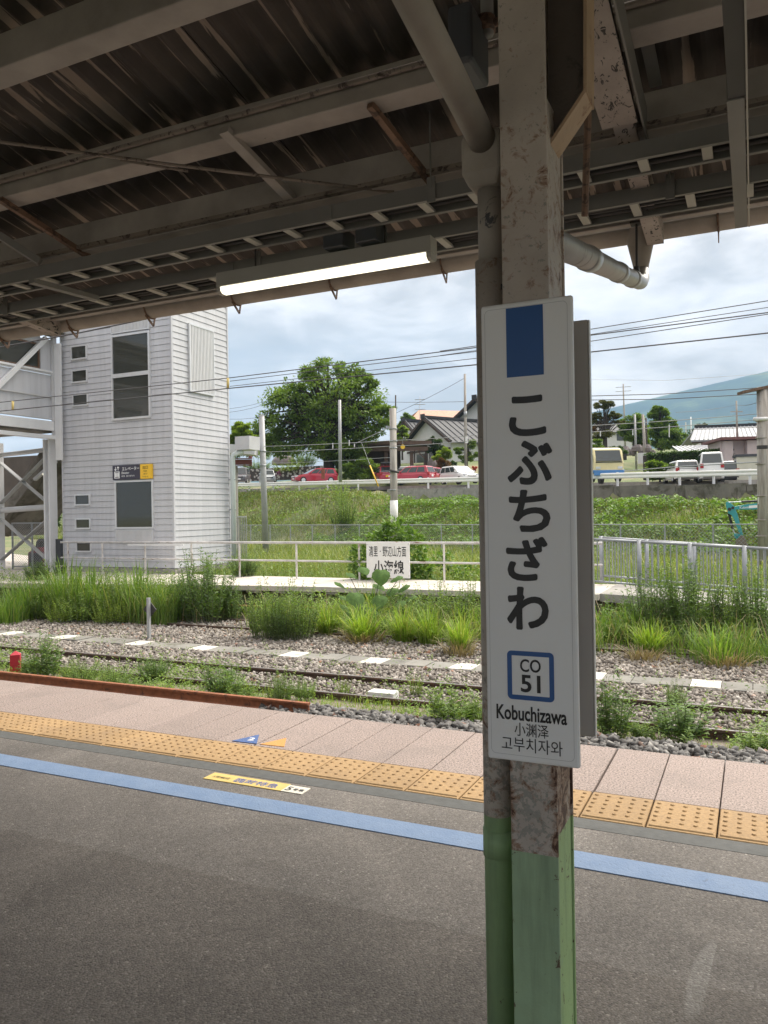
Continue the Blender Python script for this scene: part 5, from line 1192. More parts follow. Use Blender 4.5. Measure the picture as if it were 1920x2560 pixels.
wire('topmost thin wire across the cloud at the right', [PY(*p, 16.5) for p in ((1100, 878), (1478, 823), (2100, 723))], .009, sub=1)
wire('thin wire second from the top across the cloud at the right', [PY(*p, 16.5) for p in ((1100, 889), (1478, 836), (2100, 741))], .007, sub=1)
wire('thick contact wire of the track in use, just under the gutter at upper left', [PY(*p, 6.4) for p in ((-150, 898), (0, 868), (200, 832), (420, 786), (800, 700))], .0085, 'wire', sub=1)
wire('thin carrying wire above the thick contact wire at upper left', [PY(*p, 6.4) for p in ((-150, 878), (0, 853), (240, 808), (430, 768))], .004, sub=1)
pg = lambda x, y: at(x, y, 43.4); pm_ = lambda x, y: at(x, y, 32.8); pr2 = lambda x, y: at(x, y, 29.3)
wire('pale wire from the steel pole past the white-based pole to the right, upper', [pg(660, 1116), pm_(984, 1101), at(1189, 1088, 31.5), at(1478, 1064, 30.6), pr2(1903, 1034)], .013, 'wire_pale', sub=4, sag=.03)
wire('pale wire from the steel pole past the white-based pole to the right, lower', [pg(660, 1130), pm_(984, 1115), at(1189, 1101, 31.5), at(1478, 1080, 30.6), pr2(1903, 1048)], .013, 'wire_pale', sub=4, sag=.03)
wire('faint low wire before the foot of the big tree', [pg(660, 1158), pm_(984, 1143)], .008, 'wire_pale', sub=4, sag=.05)
wire('short stay wire slanting up to the white-based pole', [pm_(890, 1108), pm_(966, 1072)], .014, 'wire_pale', sub=1)
wire('dark twisted cable before the mountain, upper of two', [at(1478, 990, 60), at(1660, 985, 60), at(1920, 968, 60)], .03, 'wire', sub=4)
wire('dark twisted cable before the mountain, lower of two', [at(1478, 1000, 60), at(1660, 998, 60), at(1920, 984, 60)], .03, 'wire', sub=4)
wire('very faint high wire in front of the cloud above the mountain', [at(1478, 949, 90), at(1666, 951, 90), at(1920, 934, 90)], .018, 'wire_pale', sub=3)
wire('wire sagging from the pole on the house to the thick right pole', [at(1690, 1031, 50), at(1841, 1012, 57), pr2(1900, 1004)], .012, 'wire', sub=4, sag=.1)
wire('dark wire above the silver roof ending at the thick right pole', [at(1700, 1075, 40), at(1800, 1072, 36), pr2(1903, 1068)], .010, 'wire', sub=3)
wire('pale cable sagging over the parked white van', [at(1560, 1178, 44), at(1700, 1166, 40), at(1895, 1155, 29.3)], .025, 'wire_pale', sub=4)
wire('house service wire rising to the tall thin utility pole', [at(890, 1075, 80), at(1000, 1028, 79), at(1162, 945, 78)], .02, 'wire', sub=4, sag=.1)
wire('level wire behind the tree to the tall thin utility pole', [at(960, 1005, 88), at(1162, 1004, 78)], .02, 'wire', sub=4, sag=.05)
for k_, (y0, y1, nm) in enumerate(((1022, 994, 'upper'), (1031, 1001, 'middle'), (1048, 1035, 'lowest'))):
    wire(nm + ' of three slack wires between the lift tower and the big tree', [at(572, y0, 95), at(690, y1, 95)], .02, 'wire', sub=4, sag=.2)
gw = thing('guy_wire', 'guy wire with a yellow sleeve slanting down beside the big tree', 'guy wire', at(935, 1190, 60))
mk('strand', MB().tube([at(903, 1105, 62), at(947, 1219, 60)], .012, 5), M['wire_pale'], gw)
mk('sleeve', MB().tube([at(925, 1164, 60.6), at(946, 1216, 60)], .05, 8), M['sign_yellow'], gw, smooth=True)
for k_, (x, y0, y1, d) in enumerate(((873, 1100, 1114, 35), (832, 1107, 1122, 37), (886, 1109, 1118, 36), (1673, 1062, 1093, 30), (1582, 1074, 1088, 30.3), (1501, 1078, 1091, 30.5))):
    mk('wire_clip', MB().tube([at(x, y0, d), at(x, y1, d)], .022, 6), M['white_metal'], None, ('white clip hanging on the pale wires, ' + ('first', 'second', 'third', 'fourth', 'fifth', 'sixth')[(1, 0, 2, 5, 4, 3)[k_]] + ' from the left'), 'clip', 'clips on the pale wires', center=True)

# ------------------------------------------------------------------ mountain and haze
def mount():
    nA, nR = 180, 40; V = []
    az = np.linspace(-.62, 1.0, nA)
    for j in range(nR):
        for i in range(nA):
            a = az[i]; px = 960 + FPX*math.tan(min(a, 1.2)) if a < 1.2 else 5000
            # ridge height seen from the station, falling away to the left
            e = .125 + .000112*(px-1490); e = (min(e, .25) if px > 1000 else max(.05, e))*math.cos(a)
            R_ = 2500 + 1900*(j/(nR-1)); H = e*4400*(1 - (1-j/(nR-1))**1.25)
            H += 24*math.sin(i*.55 + .1*j)*(j/(nR-1))*(1-j/(nR-1)) + 15*math.sin(i*1.7+j*.45)*(1-j/(nR-1))*(j/(nR-1))*2
            dirv = np.array([CF[0]*math.cos(a)+CR[0]*math.sin(a), CF[1]*math.cos(a)+CR[1]*math.sin(a)])
            V.append((dirv[0]*R_, dirv[1]*R_, H - 5))
    ii = (np.arange(nR-1)[:, None]*nA + np.arange(nA-1)[None]).ravel(); F = np.stack([ii, ii+1, ii+1+nA, ii+nA], 1)
    m, t, b, o = nmat('forested_mountain'); p = pos(t)
    col = ramp(t, noise(t, p, .003, 8, .65), [(.36, (.010, .024, .022)), (.52, (.026, .048, .030)), (.62, (.085, .115, .05))])
    setc(t, b, col); b.inputs['Roughness'].default_value = 1.0; b.inputs['Specular IOR Level'].default_value = 0
    o_ = np_mesh('mountain', np.array(V), F, m, None, 'broad forested mountain fading into blue haze and cloud', 'mountain', None, 'structure')
    o_.data.polygons.foreach_set('use_smooth', [True]*len(o_.data.polygons))
mount()
def wide_plain():
    mb = MB(); n = 32; mb.v = [(0, 0, -8.0)] + [(4650*math.cos(2*math.pi*k/n), 4650*math.sin(2*math.pi*k/n), -8.0) for k in range(n)]; mb.f = [(0, k+1, (k+1) % n + 1) for k in range(n)]
    mk('plain', mb, M['ground'], None, 'green plain stretching to the horizon', 'plain', kind='structure')
wide_plain()
hzm = bpy.data.materials.new('haze'); hzm.use_nodes = True; t = hzm.node_tree; t.nodes.clear()
o = t.nodes.new('ShaderNodeOutputMaterial'); pv = t.nodes.new('ShaderNodeVolumePrincipled'); t.links.new(pv.outputs[0], o.inputs['Volume'])
pv.inputs['Color'].default_value = (.46, .69, 1.0, 1); pv.inputs['Density'].default_value = HAZE; pv.inputs['Anisotropy'].default_value = 0.0
hb = mk('haze', MB().box(-4700, 4700, -4700, 4700, -12, 1150), hzm, None, 'thin blue haze over the whole valley', 'haze', kind='stuff')
# ------------------------------------------------------------------ plants
def norm(a): return a/np.maximum(np.linalg.norm(a, axis=-1, keepdims=True), 1e-9)
def leaf_quads(P, D, Ls, Ws, fold=.12, rng=RNG):
    n = len(P); up = np.array([0, 0, 1.0]) + rng.normal(0, .35, (n, 3)); S = norm(np.cross(D, up)); Nn = norm(np.cross(S, D))
    Ls = np.broadcast_to(Ls, n)[:, None]; Ws = np.broadcast_to(Ws, n)[:, None]
    a = P; m = P + D*Ls*.45 + Nn*Ws*fold; t = P + D*Ls - Nn*Ls*.12
    V = np.stack([a, m + S*Ws*.5, t, m - S*Ws*.5], 1).reshape(-1, 3); return V, (np.arange(n)*4)[:, None] + np.arange(4)[None]
def blades(x, y, z, h, w, lean, rng=RNG, a=None):
    n = len(x); a = rng.uniform(0, 6.283, n) if a is None else a; b = a + rng.uniform(1.0, 2.1, n)
    B = np.stack([x, y, z], -1); dl = np.stack([np.cos(a), np.sin(a), 0*a], -1)*lean[:, None]; sd_ = np.stack([np.cos(b), np.sin(b), 0*b], -1)*(w*.5)[:, None]
    up = np.array([0, 0, 1.0])*h[:, None]
    m1 = B + up*.45 + dl*.18; m2 = B + up*.82 + dl*.55; tip = B + up*(1 - .25*np.clip(lean/np.maximum(h, .01), 0, 2))[:, None] + dl
    V = np.stack([B - sd_, B + sd_, m1 + sd_*.9, m1 - sd_*.9, m2 + sd_*.6, m2 - sd_*.6, tip], 1).reshape(-1, 3)
    k = (np.arange(n)*7)[:, None]; Q = np.concatenate([k + np.array([[0, 1, 2, 3]]), k + np.array([[3, 2, 4, 5]])]); T = k + np.array([[5, 4, 6]])
    return V, [Q, T]
def tussock_proto(name, m, n, spread, seed, hvar=(.55, 1.0), lean=(.15, .75), w=.018):
    r = np.random.default_rng(seed); a = r.uniform(0, 6.28, n); q = spread*r.random(n)**.8*.30
    h = hvar[0] + (hvar[1]-hvar[0])*r.random(n)**1.3; ln = r.uniform(*lean, n)*h
    V, F = blades(q*np.cos(a), q*np.sin(a), 0*a, h*(1 - .25*ln/np.maximum(h, .01)), w*r.uniform(.6, 1.3, n), ln*.55, r, a + r.normal(0, .55, n))
    # blades lean outwards
    me_ = np_mesh(name, V, F, m); COL.objects.unlink(me_); return me_
def bush_proto(name, m, ns, nl, seed, L_=.085, W_=.026, spread=.5, up=.5, ms=M['stem'], crown=0.0):
    r = np.random.default_rng(seed); P = []; D = []; Ls = []; mb = MB()
    for i in range(ns):
        a = r.uniform(0, 6.28); q = spread*math.sqrt(r.random()); h = r.uniform(.45, 1.18)*(1 - .22*q/spread); b0 = np.array([q*math.cos(a)*.6, q*math.sin(a)*.6, 0])
        tip = np.array([q*math.cos(a)*1.05 + r.normal(0, .05), q*math.sin(a)*1.05 + r.normal(0, .05), h]); mb.tube([b0, (b0+tip)/2 + np.array([0, 0, .05]), tip], [.007, .005, .002], 3, cap=False)
        for k in range(nl):
            f = .12 + .88*(k + r.random())/nl; p = b0 + (tip-b0)*f + np.array([0, 0, .05*4*f*(1-f)]); an = k*2.4 + r.normal(0, .4); el = r.uniform(.05, up + .35)
            P.append(p); D.append((math.cos(an)*math.cos(el), math.sin(an)*math.cos(el), math.sin(el))); Ls.append(L_*(1.15 - .55*f)*r.uniform(.7, 1.3))
    P = np.array(P); D = norm(np.array(D)); Ls = np.array(Ls); V, F = leaf_quads(P, D, Ls, Ls*(W_/L_), .1, r)
    root = bpy.data.objects.new(name, None)
    lf = np_mesh('foliage', V, F, m); st = mk('stem', mb, ms, local=True, kind='stuff'); lf['kind'] = 'stuff'
    COL.objects.unlink(lf); COL.objects.unlink(st); lf.parent = root; st.parent = root
    return root
def place(proto, px, yb, yt, hw, z0, name, label, cat, group=None, rz=None, d=None):
    """a plant whose foot stands on z0 below photo pixel (px, yb), as tall and wide as it looks there"""
    p = PZ(px, yb, z0) if d is None else at(px, yb, d); dist = float(np.dot(p - CC, CF)); H = (yb - yt)*dist/FPX; Wd = hw*dist/FPX
    r = proto.copy(); r.name = name; COL.objects.link(r); r.location = p; r.rotation_euler = (0, 0, rnd.uniform(0, 6.28) if rz is None else rz); r.scale = (Wd*2, Wd*2, H)
    for ch in proto.children: c = ch.copy(); COL.objects.link(c); c.parent = r
    return tag(r, label, cat, group)
T1 = tussock_proto('grass_tussock', M['tussock'], 460, .42, 1, (.25, 1.0), (.1, 1.15), .012); T2 = tussock_proto('grass_tussock', M['tussock'], 420, .5, 2, (.3, 1.0), (.1, 1.3), .012)
T3 = tussock_proto('grass_tussock', M['reed'], 330, 1.1, 3, (.25, 1.0), (.1, .9), .013); T4 = tussock_proto('grass_tussock', M['dry'], 200, .8, 4, (.4, 1.0), (.2, .8), .012)
B1 = bush_proto('weed_bush', M['weed'], 70, 30, 5); B2 = bush_proto('weed_bush', M['weed_dark'], 80, 32, 6); B3 = bush_proto('weed_bush', M['weed_yellow'], 40, 24, 7, .075, .03)
B4 = bush_proto('weed_bush', M['weed'], 34, 20, 8, .17, .05, .5, .3); B5 = bush_proto('weed_bush', M['weed_dark'], 40, 20, 9, .16, .045, .5, .35)
Zg = -1.09
plants = [
 (T3, 70, 1548, 1462, 60, 'pale reed tuft at the left end below the low platform wall'), (T3, 20, 1560, 1490, 45, 'short reed tuft at the left picture edge by the far track'),
 (B1, 118, 1550, 1470, 45, 'low weed bush between the pale reeds and the tall reeds'), (T3, 175, 1545, 1412, 62, 'tall dark reed clump below the left tower window'),
 (T3, 235, 1548, 1425, 58, 'tall reed clump below the middle of the tower front'), (B1, 205, 1556, 1480, 55, 'bright weed bush at the foot of the left reeds'),
 (B3, 150, 1560, 1498, 34, 'yellow-green weed seedling bush left of the tall reeds'), (B3, 262, 1562, 1500, 38, 'yellow-green weed bush below the dark lift sign'),
 (B3, 318, 1560, 1502, 36, 'yellow-green weed bush left of the diamond marker'), (B1, 300, 1550, 1442, 50, 'tall weed bush behind the yellow-green row'),
 (T3, 345, 1552, 1420, 52, 'reed clump directly behind the diamond marker'), (B3, 385, 1560, 1515, 30, 'yellow-green weed bush right of the diamond marker'),
 (B1, 405, 1550, 1450, 48, 'weed bush between reeds and the dark shrub'), (B2, 515, 1556, 1398, 72, 'tall dark bushy weed shrub in front of the tower corner'),
 (B2, 470, 1550, 1440, 50, 'dark weed shrub left of the tallest dark shrub'), (B2, 575, 1552, 1470, 36, 'small dark weed shrub at the gap under the platform'),
 (B1, 665, 1598, 1470, 50, 'left of two dense green weed bushes on the far track'), (B1, 745, 1600, 1466, 54, 'right of two dense green weed bushes on the far track'),
 (B2, 705, 1602, 1500, 40, 'dark weed bush between the two dense green bushes'), (T1, 820, 1588, 1500, 46, 'bright tussock left of the broad-leaved plant'),
 (T2, 905, 1602, 1508, 58, 'bright tussock in front of the broad-leaved plant'), (T1, 1010, 1606, 1510, 50, 'bright tussock right of the broad-leaved plant'),
 (T2, 1075, 1612, 1505, 48, 'bright tussock second left of the column'), (T1, 1150, 1632, 1530, 52, 'bright tussock nearest the column on its left'),
 (B1, 1090, 1590, 1468, 55, 'feathery weed bush behind the tussocks left of the column'), (B1, 1165, 1592, 1455, 50, 'tall leafy weed bush just left of the column'),
 (T3, 940, 1560, 1450, 70, 'loose reeds growing before the direction sign'), (B2, 1010, 1570, 1480, 50, 'shaded weed bush under the slab right of the broad leaves'),
 (B2, 1640, 1612, 1440, 70, 'left part of the big dark bush before the pipe fence'), (B2, 1720, 1616, 1418, 80, 'tallest dark bush before the pipe fence'),
 (B1, 1800, 1618, 1446, 70, 'dark bush right of the tallest before the pipe fence'), (B2, 1890, 1622, 1440, 75, 'dark bush at the right edge before the pipe fence'),
 (T3, 1600, 1615, 1500, 55, 'reed clump at the left of the dark bush'), (T3, 1520, 1608, 1510, 50, 'reeds beside the second name board'),
 (T1, 1628, 1640, 1540, 58, 'bright tussock between the rails right of the name boards'), (T2, 1490, 1612, 1560, 34, 'small bright tussock at the edge of the name board'),
 (T3, 1800, 1660, 1560, 66, 'wide arching tussock over the far rails at the right'), (T1, 1850, 1625, 1530, 60, 'bright tussock behind the arching tussock'),
 (T4, 1610, 1652, 1610, 60, 'dry straw tuft at the foot of the bright tussock'), (T4, 1820, 1668, 1620, 70, 'dry straw tuft at the foot of the arching tussock'),
 (T4, 905, 1606, 1570, 70, 'dry straw tuft below the middle tussock'), (T4, 1150, 1640, 1590, 55, 'dry straw tuft below the tussock nearest the column'),
]
for pr_, px, yb, yt, hw, lb in plants:
    if pr_ in (T1, T2, T3, T4): place(pr_, px, yb, yb-(yb-yt)*(1.4 if px < 420 else 1.18), hw*(rnd.uniform(1.5, 2.0) if pr_ in (T1, T2) else 1.5), Zg, 'grass_tussock', lb, 'grass tuft', 'grass tufts on the far track')
    else: place(pr_, px, yb, yb-(yb-yt)*1.15, hw*1.1, Zg, 'weed_bush', lb, 'weed bush', 'weed bushes on the far track')
near = [
 (B5, 118, 1700, 1585, 52, 'leafy weed bush beside the red stake'), (B5, 75, 1690, 1640, 30, 'low weed bush just right of the red stake'),
 (B1, 200, 1712, 1640, 55, 'low weed bush behind the spare rail, first right of the tall one'), (B1, 280, 1722, 1655, 55, 'low weed bush behind the spare rail, second right of the tall one'),
 (B2, 385, 1700, 1640, 48, 'dark low weed bush between the nearer rails'), (B4, 335, 1735, 1680, 40, 'broad weed bush close behind the middle of the spare rail'),
 (B5, 555, 1752, 1650, 62, 'large weed bush behind the spare rail near its end'), (B4, 600, 1762, 1690, 45, 'pale weed bush at the right of the large one behind the rail'),
 (B1, 700, 1762, 1672, 42, 'weed bush beyond the end of the spare rail'), (B1, 760, 1750, 1690, 34, 'small weed bush left of the white block'),
 (B3, 1040, 1740, 1680, 22, 'slim yellowish weed right of the white block'), (B3, 860, 1738, 1690, 20, 'slim yellowish weed above the white block'),
 (B4, 1130, 1822, 1690, 62, 'big weed bush at the platform edge left of the column'), (B4, 1190, 1810, 1715, 40, 'weed bush half hidden by the column'),
 (B5, 1530, 1850, 1690, 62, 'weed bush beside the lower end of the name boards'), (B5, 1695, 1852, 1740, 85, 'wide weed bush between the two pale sleepers at the right'),
 (B4, 1610, 1850, 1790, 40, 'small weed bush left of the wide one at the right'), (B4, 1880, 1885, 1800, 55, 'weed bush at the right picture edge by the platform'),
 (B1, 1690, 1770, 1700, 30, 'thin upright weed on the ballast at the right'),
]
for pr_, px, yb, yt, hw, lb in near: place(pr_, px, yb, yt, hw*.95, -1.08, 'weed_bush', lb, 'weed bush', 'weed bushes on the nearer track')
for k_, (px, yb, yt, hw, lb) in enumerate(((95, 1450, 1400, 38, 'leafy bush on the platform beside the mesh gate'), (150, 1440, 1395, 20, 'thin climbing weed on the footbridge leg'), (610, 1440, 1385, 45, 'straggling weed at the tower corner behind the railing'))):
    place(B2, px, yb, yt, hw, -.3, 'weed_bush', lb, 'weed bush', 'weed bushes on the low platform')
# scattered small weeds and short grass along the tracks: nobody could count them
def scatter_weeds(name, n, xr, yr, zf, hr, m, label, nl=7, L_=.06, dens=None):
    x = RNG.uniform(*xr, n); y = RNG.uniform(*yr, n)
    if dens is not None: kp = RNG.random(n) < dens(x, y); x, y = x[kp], y[kp]
    n = len(x); h = RNG.uniform(*hr, n)*(.5 + RNG.random(n)); P = np.repeat(np.stack([x, y, zf(x, y)], -1), nl, 0); f = np.tile((np.arange(nl)+.5)/nl, n); P[:, 2] += f*np.repeat(h, nl)
    P[:, :2] += RNG.normal(0, .02, (n*nl, 2)); a = RNG.uniform(0, 6.28, n*nl); el = RNG.uniform(0, .9, n*nl)
    D = np.stack([np.cos(a)*np.cos(el), np.sin(a)*np.cos(el), np.sin(el)], -1); V, F = leaf_quads(P, D, L_*RNG.uniform(.6, 1.3, n*nl), L_*.32)
    return np_mesh(name, V, F, m, None, label, 'weeds', None, 'stuff')
def fld(v, s=1.0, o=0.0): return (np.sin(v[0]*1.7*s+o) + np.sin(v[1]*2.9*s+1.3*o) + np.sin((v[0]*.8+v[1]*1.1)*2.3*s+2*o))/3
bz = lambda x, y: -1.10 + 0*x
scatter_weeds('low_weeds', 5200, (-16, 3), (8.45, 10.6), bz, (.06, .22), M['weed'], 'small leafy weeds along the nearer track', dens=lambda x, y: np.clip(fld((x, y), .8)+.5, 0.1, 1)*np.where((x > -5.2) & (x < -3.2) & (y > 9.2), .4, 1))
scatter_weeds('low_weeds', 2600, (-22, 4), (13.6, 16.2), bz, (.1, .35), M['weed_yellow'], 'small yellowish weeds along the far track', dens=lambda x, y: np.clip(fld((x, y), .7, 2)+.3, 0.03, 1)*np.where((x > -12.4) & (x < -10.3), .06, 1))
scatter_weeds('low_weeds', 1500, (-22, 4), (14.9, 16.4), bz, (.2, .6), M['weed_dark'], 'shaded weeds under the low platform edge', dens=lambda x, y: np.where((x > -12.4) & (x < -10.3), .05, .9))
scatter_weeds('tall_weeds', 1500, (-20, -12.3), (14.2, 16.0), bz, (.45, 1.0), M['weed'], 'tall tangled weeds below the lift tower', nl=13, L_=.10)
scatter_weeds('tall_weeds', 700, (-10.2, -3), (14.7, 16.2), bz, (.3, .75), M['weed'], 'tangled weeds behind the tussocks under the platform edge', nl=11, L_=.10)
scatter_weeds('tall_weeds', 900, (-2.6, 4), (14.9, 16.3), bz, (.3, .85), M['weed_dark'], 'tangled dark weeds before the ramp', nl=11, L_=.10)
scatter_weeds('low_weeds', 260, (-15, 3), (10.7, 12.5), bz, (.05, .2), M['weed'], 'sparse weeds on the ballast beside the walkway')
def grass(name, x, y, zf, hr, w, m, label, lean=(.1, .5), cat='grass'):
    n = len(x); h = RNG.uniform(*hr, n); V, F = blades(x, y, zf(x, y), h, np.full(n, w), h*RNG.uniform(*lean, n)); return np_mesh(name, V, F, m, None, label, cat, None, 'stuff')
def rpts(n, xr, yr, dens=None):
    x = RNG.uniform(*xr, n); y = RNG.uniform(*yr, n)
    if dens is not None: kp = RNG.random(n) < dens(x, y); x, y = x[kp], y[kp]
    return x, y
x, y = rpts(9000, (-7, 3), (8.5, 9.35), lambda x, y: np.clip(fld((x, y), 1.3)+.2, 0, 1)); grass('short_grass', x, y, bz, (.05, .17), .006, M['tussock'], 'short bright grass along the nearer rail')
x, y = rpts(5000, (-16, -6), (8.3, 9.3), lambda x, y: np.clip(fld((x, y), 1.1, 1)+.1, 0, 1)); grass('short_grass', x, y, bz, (.06, .22), .007, M['tussock'], 'short grass behind the spare rail')
x, y = rpts(14000, (-24, 5), (12.7, 14.3), lambda x, y: np.clip(fld((x, y), .9, 3)+.15, 0.1, 1)); grass('dry_grass', x, y, bz, (.02, .09), .008, M['dry'], 'dry straw lying on the ballast by the far track', (.6, 2.2))
x, y = rpts(26000, (-16, 0), (18.65, 22.5)); grass('tall_grass', x, y, lambda x, y: height(x, y), (.5, 1.35), .014, M['grass'], 'tall grass directly behind the platform railing')
scatter_weeds('tall_weeds', 1800, (-15.5, -1), (18.7, 20.2), lambda x, y: height(x, y)+.1, (.6, 1.2), M['weed'], 'leafy weeds behind the platform railing', nl=12, L_=.11)
x, y = rpts(60000, (-42, 6), (21.5, 44), lambda x, y: (np.abs(x + 6 + (y-25)*.55) < 20 + 0*y)*1.0); grass('meadow_grass', x, y, lambda x, y: height(x, y), (.15, .65), .024, M['grass'], 'meadow grass between the platform and the fence', (.2, .9))
x, y = rpts(9000, (-34, 0), (30, 43), lambda x, y: (st_(x, y)[1] > -16.8)*1.0); grass('tall_grass', x, y, lambda x, y: height(x, y), (.25, .62), .03, M['grass'], 'tall grass along the chain-link fence', (.1, .5))
s = RNG.uniform(-14, 70, 70000); t = RNG.uniform(-12.5, -1.5, 70000); kp = RNG.random(70000) < np.clip(.55 + .5*fld((s, t), .5), .15, 1); s, t = s[kp], t[kp]
xb, yb = G1[0]+GU[0]*s+GN[0]*t, G1[1]+GU[1]*s+GN[1]*t
grass('bank_grass', xb, yb, lambda x, y: height(x, y), (.2, .6), .04, M['bank'], 'rough grass covering the bank below the road', (.2, .9))
def bramble(n, s0, s1, t0_, t1_, m, label, L_=.22):
    s = RNG.uniform(s0, s1, n); t = RNG.uniform(t0_, t1_, n); x = G1[0]+GU[0]*s+GN[0]*t; y = G1[1]+GU[1]*s+GN[1]*t
    lump = np.clip(fld((s, t), .55, 1)+.45, 0, 2)*.75; z = height(x, y) + lump*RNG.random(n)**.5*1.0 + .1
    a = RNG.uniform(0, 6.28, n); el = RNG.uniform(-.3, .8, n); D = np.stack([np.cos(a)*np.cos(el), np.sin(a)*np.cos(el), np.sin(el)], -1)
    V, F = leaf_quads(np.stack([x, y, z], -1), D, L_*RNG.uniform(.6, 1.3, n), L_*.6); return np_mesh('bramble', V, F, m, None, label, 'brambles', None, 'stuff')
bramble(26000, -14, 21, -11.5, -1.6, M['vine'], 'leafy brambles over the bank below the retaining wall'); bramble(5000, 21, 60, -9, -1.5, M['weed'], 'patches of brambles in the grass of the left bank')
# single bushes on the bank
for px, yb_, yt, hw, d, lb, pr_ in ((855, 1262, 1198, 26, 60, 'pale young bush sticking up from the bank below the guard rail', B3), (858, 1320, 1225, 40, 55, 'dark bush in the middle of the bank', B1), (1150, 1312, 1258, 24, 50, 'lime green bush on the bank left of the column', B3)):
    place(pr_, px, yb_, yt, hw, 0, 'bank_bush', lb, 'bush', 'bushes on the bank', d=d)
x, y = rpts(9000, (-20, -12.2), (14.0, 16.0), lambda x, y: np.clip(fld((x, y), 1.0, 4)+.5, .1, 1)); grass('reed_grass', x, y, bz, (.4, 1.25), .013, M['reed'], 'tall reedy grass below the lift tower', (.15, .8))
x, y = rpts(7000, (-10.2, -2.8), (14.3, 16.1), lambda x, y: np.clip(fld((x, y), 1.2, 5)+.45, .05, 1)); grass('reed_grass', x, y, bz, (.3, .85), .011, M['tussock'], 'long bright grass between the tussocks', (.2, 1.1))
x, y = rpts(1500, (-20, 4), (13.9, 16.2), lambda x, y: np.where((x > -12.4) & (x < -10.3), .05, 1.0)); grass('dead_stems', x, y, bz, (.25, .95), .009, M['dry'], 'dead dry stems standing among the weeds of the far track', (.1, .9))
x, y = rpts(7000, (-2.8, 4), (13.7, 16.2), lambda x, y: np.clip(fld((x, y), 1.2, 2)+.3, .03, 1)); grass('reed_grass', x, y, bz, (.25, .8), .011, M['reed'], 'long grass among the rails right of the column', (.2, 1.2))
# broad-leaved plant before the direction sign: every leaf a part
bl = thing('broad_leaf_plant', 'plant with very large heart-shaped leaves before the direction sign', 'plant', PZ(930, 1580, Zg))
LD = float(np.dot(Vector(bl.location) - Vector(CC), Vector(CF)))
def big_leaf_mesh():
    out = [(0, 0), (.22, -.10), (.46, .10), (.50, .38), (.30, .72), (0, 1.0), (-.30, .72), (-.50, .38), (-.46, .10), (-.22, -.10)]
    mb = MB(); n = len(out)
    for sc2, z in ((1, 0), (.5, .045)):
        for p, q in out: mb.v.append((p*sc2, .35 + (q-.35)*sc2, z - .16*(q*sc2)**2 - .18*abs(p*sc2) + .03*math.sin(9*p)))
    mb.v.append((0, .35, .05)); mb.f = [(k, (k+1) % n, n+(k+1) % n, n+k) for k in range(n)] + [(n+k, n+(k+1) % n, 2*n) for k in range(n)]; return mb
lf0 = None
for px, py, w_, yaw, tilt, dd in ((952, 1425, 50, 0, -.9, -.2), (1000, 1440, 44, -.9, -.35, -.1), (870, 1432, 42, 1.2, -.4, 0), (905, 1418, 40, .5, -.5, .1), (885, 1482, 60, .4, -.8, -.35), (950, 1490, 58, -.2, -.7, -.3), (1005, 1502, 56, -.9, -.5, -.2), (925, 1520, 54, .1, -.8, -.5), (978, 1528, 56, -.6, -.7, -.4), (870, 1530, 46, .8, -.8, -.3), (1030, 1530, 42, -1.2, -.5, -.1), (940, 1460, 44, .9, -.4, .15), (1040, 1490, 34, -1.3, -.3, .1), (850, 1490, 36, 1.4, -.4, .1), (985, 1470, 40, -.5, -.45, .15), (918, 1548, 50, .3, -.9, -.55), (960, 1556, 48, -.3, -.85, -.5), (900, 1512, 46, .7, -.6, -.2), (1018, 1462, 40, -1.0, -.5, .0), (840, 1455, 36, 1.3, -.5, .05), (1000, 1545, 44, -.7, -.8, -.3), (855, 1512, 38, 1.1, -.6, -.1)):
    p = Vector(at(px, py, LD + dd)) - bl.location
    if lf0 is None: lf0 = mk('leaf', big_leaf_mesh(), M['bigleaf'], bl, local=True, smooth=True); o = lf0
    else: o = lf0.copy(); COL.objects.link(o); o.parent = bl
    S = w_*LD/FPX*rnd.uniform(.72, .95); o.location = p; o.scale = (S,)*3; o.rotation_euler = (tilt*.9, 0, math.pi + YAW + yaw)
mb = MB()
for px, py in ((952, 1425), (1000, 1440), (870, 1432), (885, 1482), (950, 1490), (1005, 1502), (925, 1520), (978, 1528)):
    p = Vector(at(px, py, LD)); b0 = Vector(bl.location); mb.tube([b0, b0.lerp(p, .5) + Vector((0, 0, .12)), p], [.012, .009, .006], 5)
mk('stalk', mb, M['stem'], bl, kind='stuff')
# vines heaped over the railing behind the sign
def leaf_cloud(name, cs, m, label, cat, L_, group=None, kind=None, parent=None, ratio=.7):
    P = []; D = []
    for (x, y, z, rx, ry, rz_, n) in cs:
        u = RNG.normal(size=(n, 3)); u = norm(u)*(RNG.random((n, 1))**.33); p = u*np.array([rx, ry, rz_]); P.append(p + np.array([x, y, z])); d = norm(u + RNG.normal(0, .5, (n, 3)) + np.array([0, 0, .15])); D.append(d)
    P = np.concatenate(P); D = np.concatenate(D); V, F = leaf_quads(P, D, L_*RNG.uniform(.65, 1.3, len(P)), L_*ratio)
    c = np.array([P[:, 0].mean(), P[:, 1].mean(), P[:, 2].min()]) if parent is None else np.array(org(parent))
    return np_mesh(name, V - c, F, m, parent, label, cat, group, kind, loc=c if parent is None else None)
def pxb(px, py, d, hwx, hwy, n, dz=None): p = at(px, py, d); k = d/FPX; return (p[0], p[1], p[2], hwx*k, hwx*k*.8, hwy*k, n)
dv = 20.6
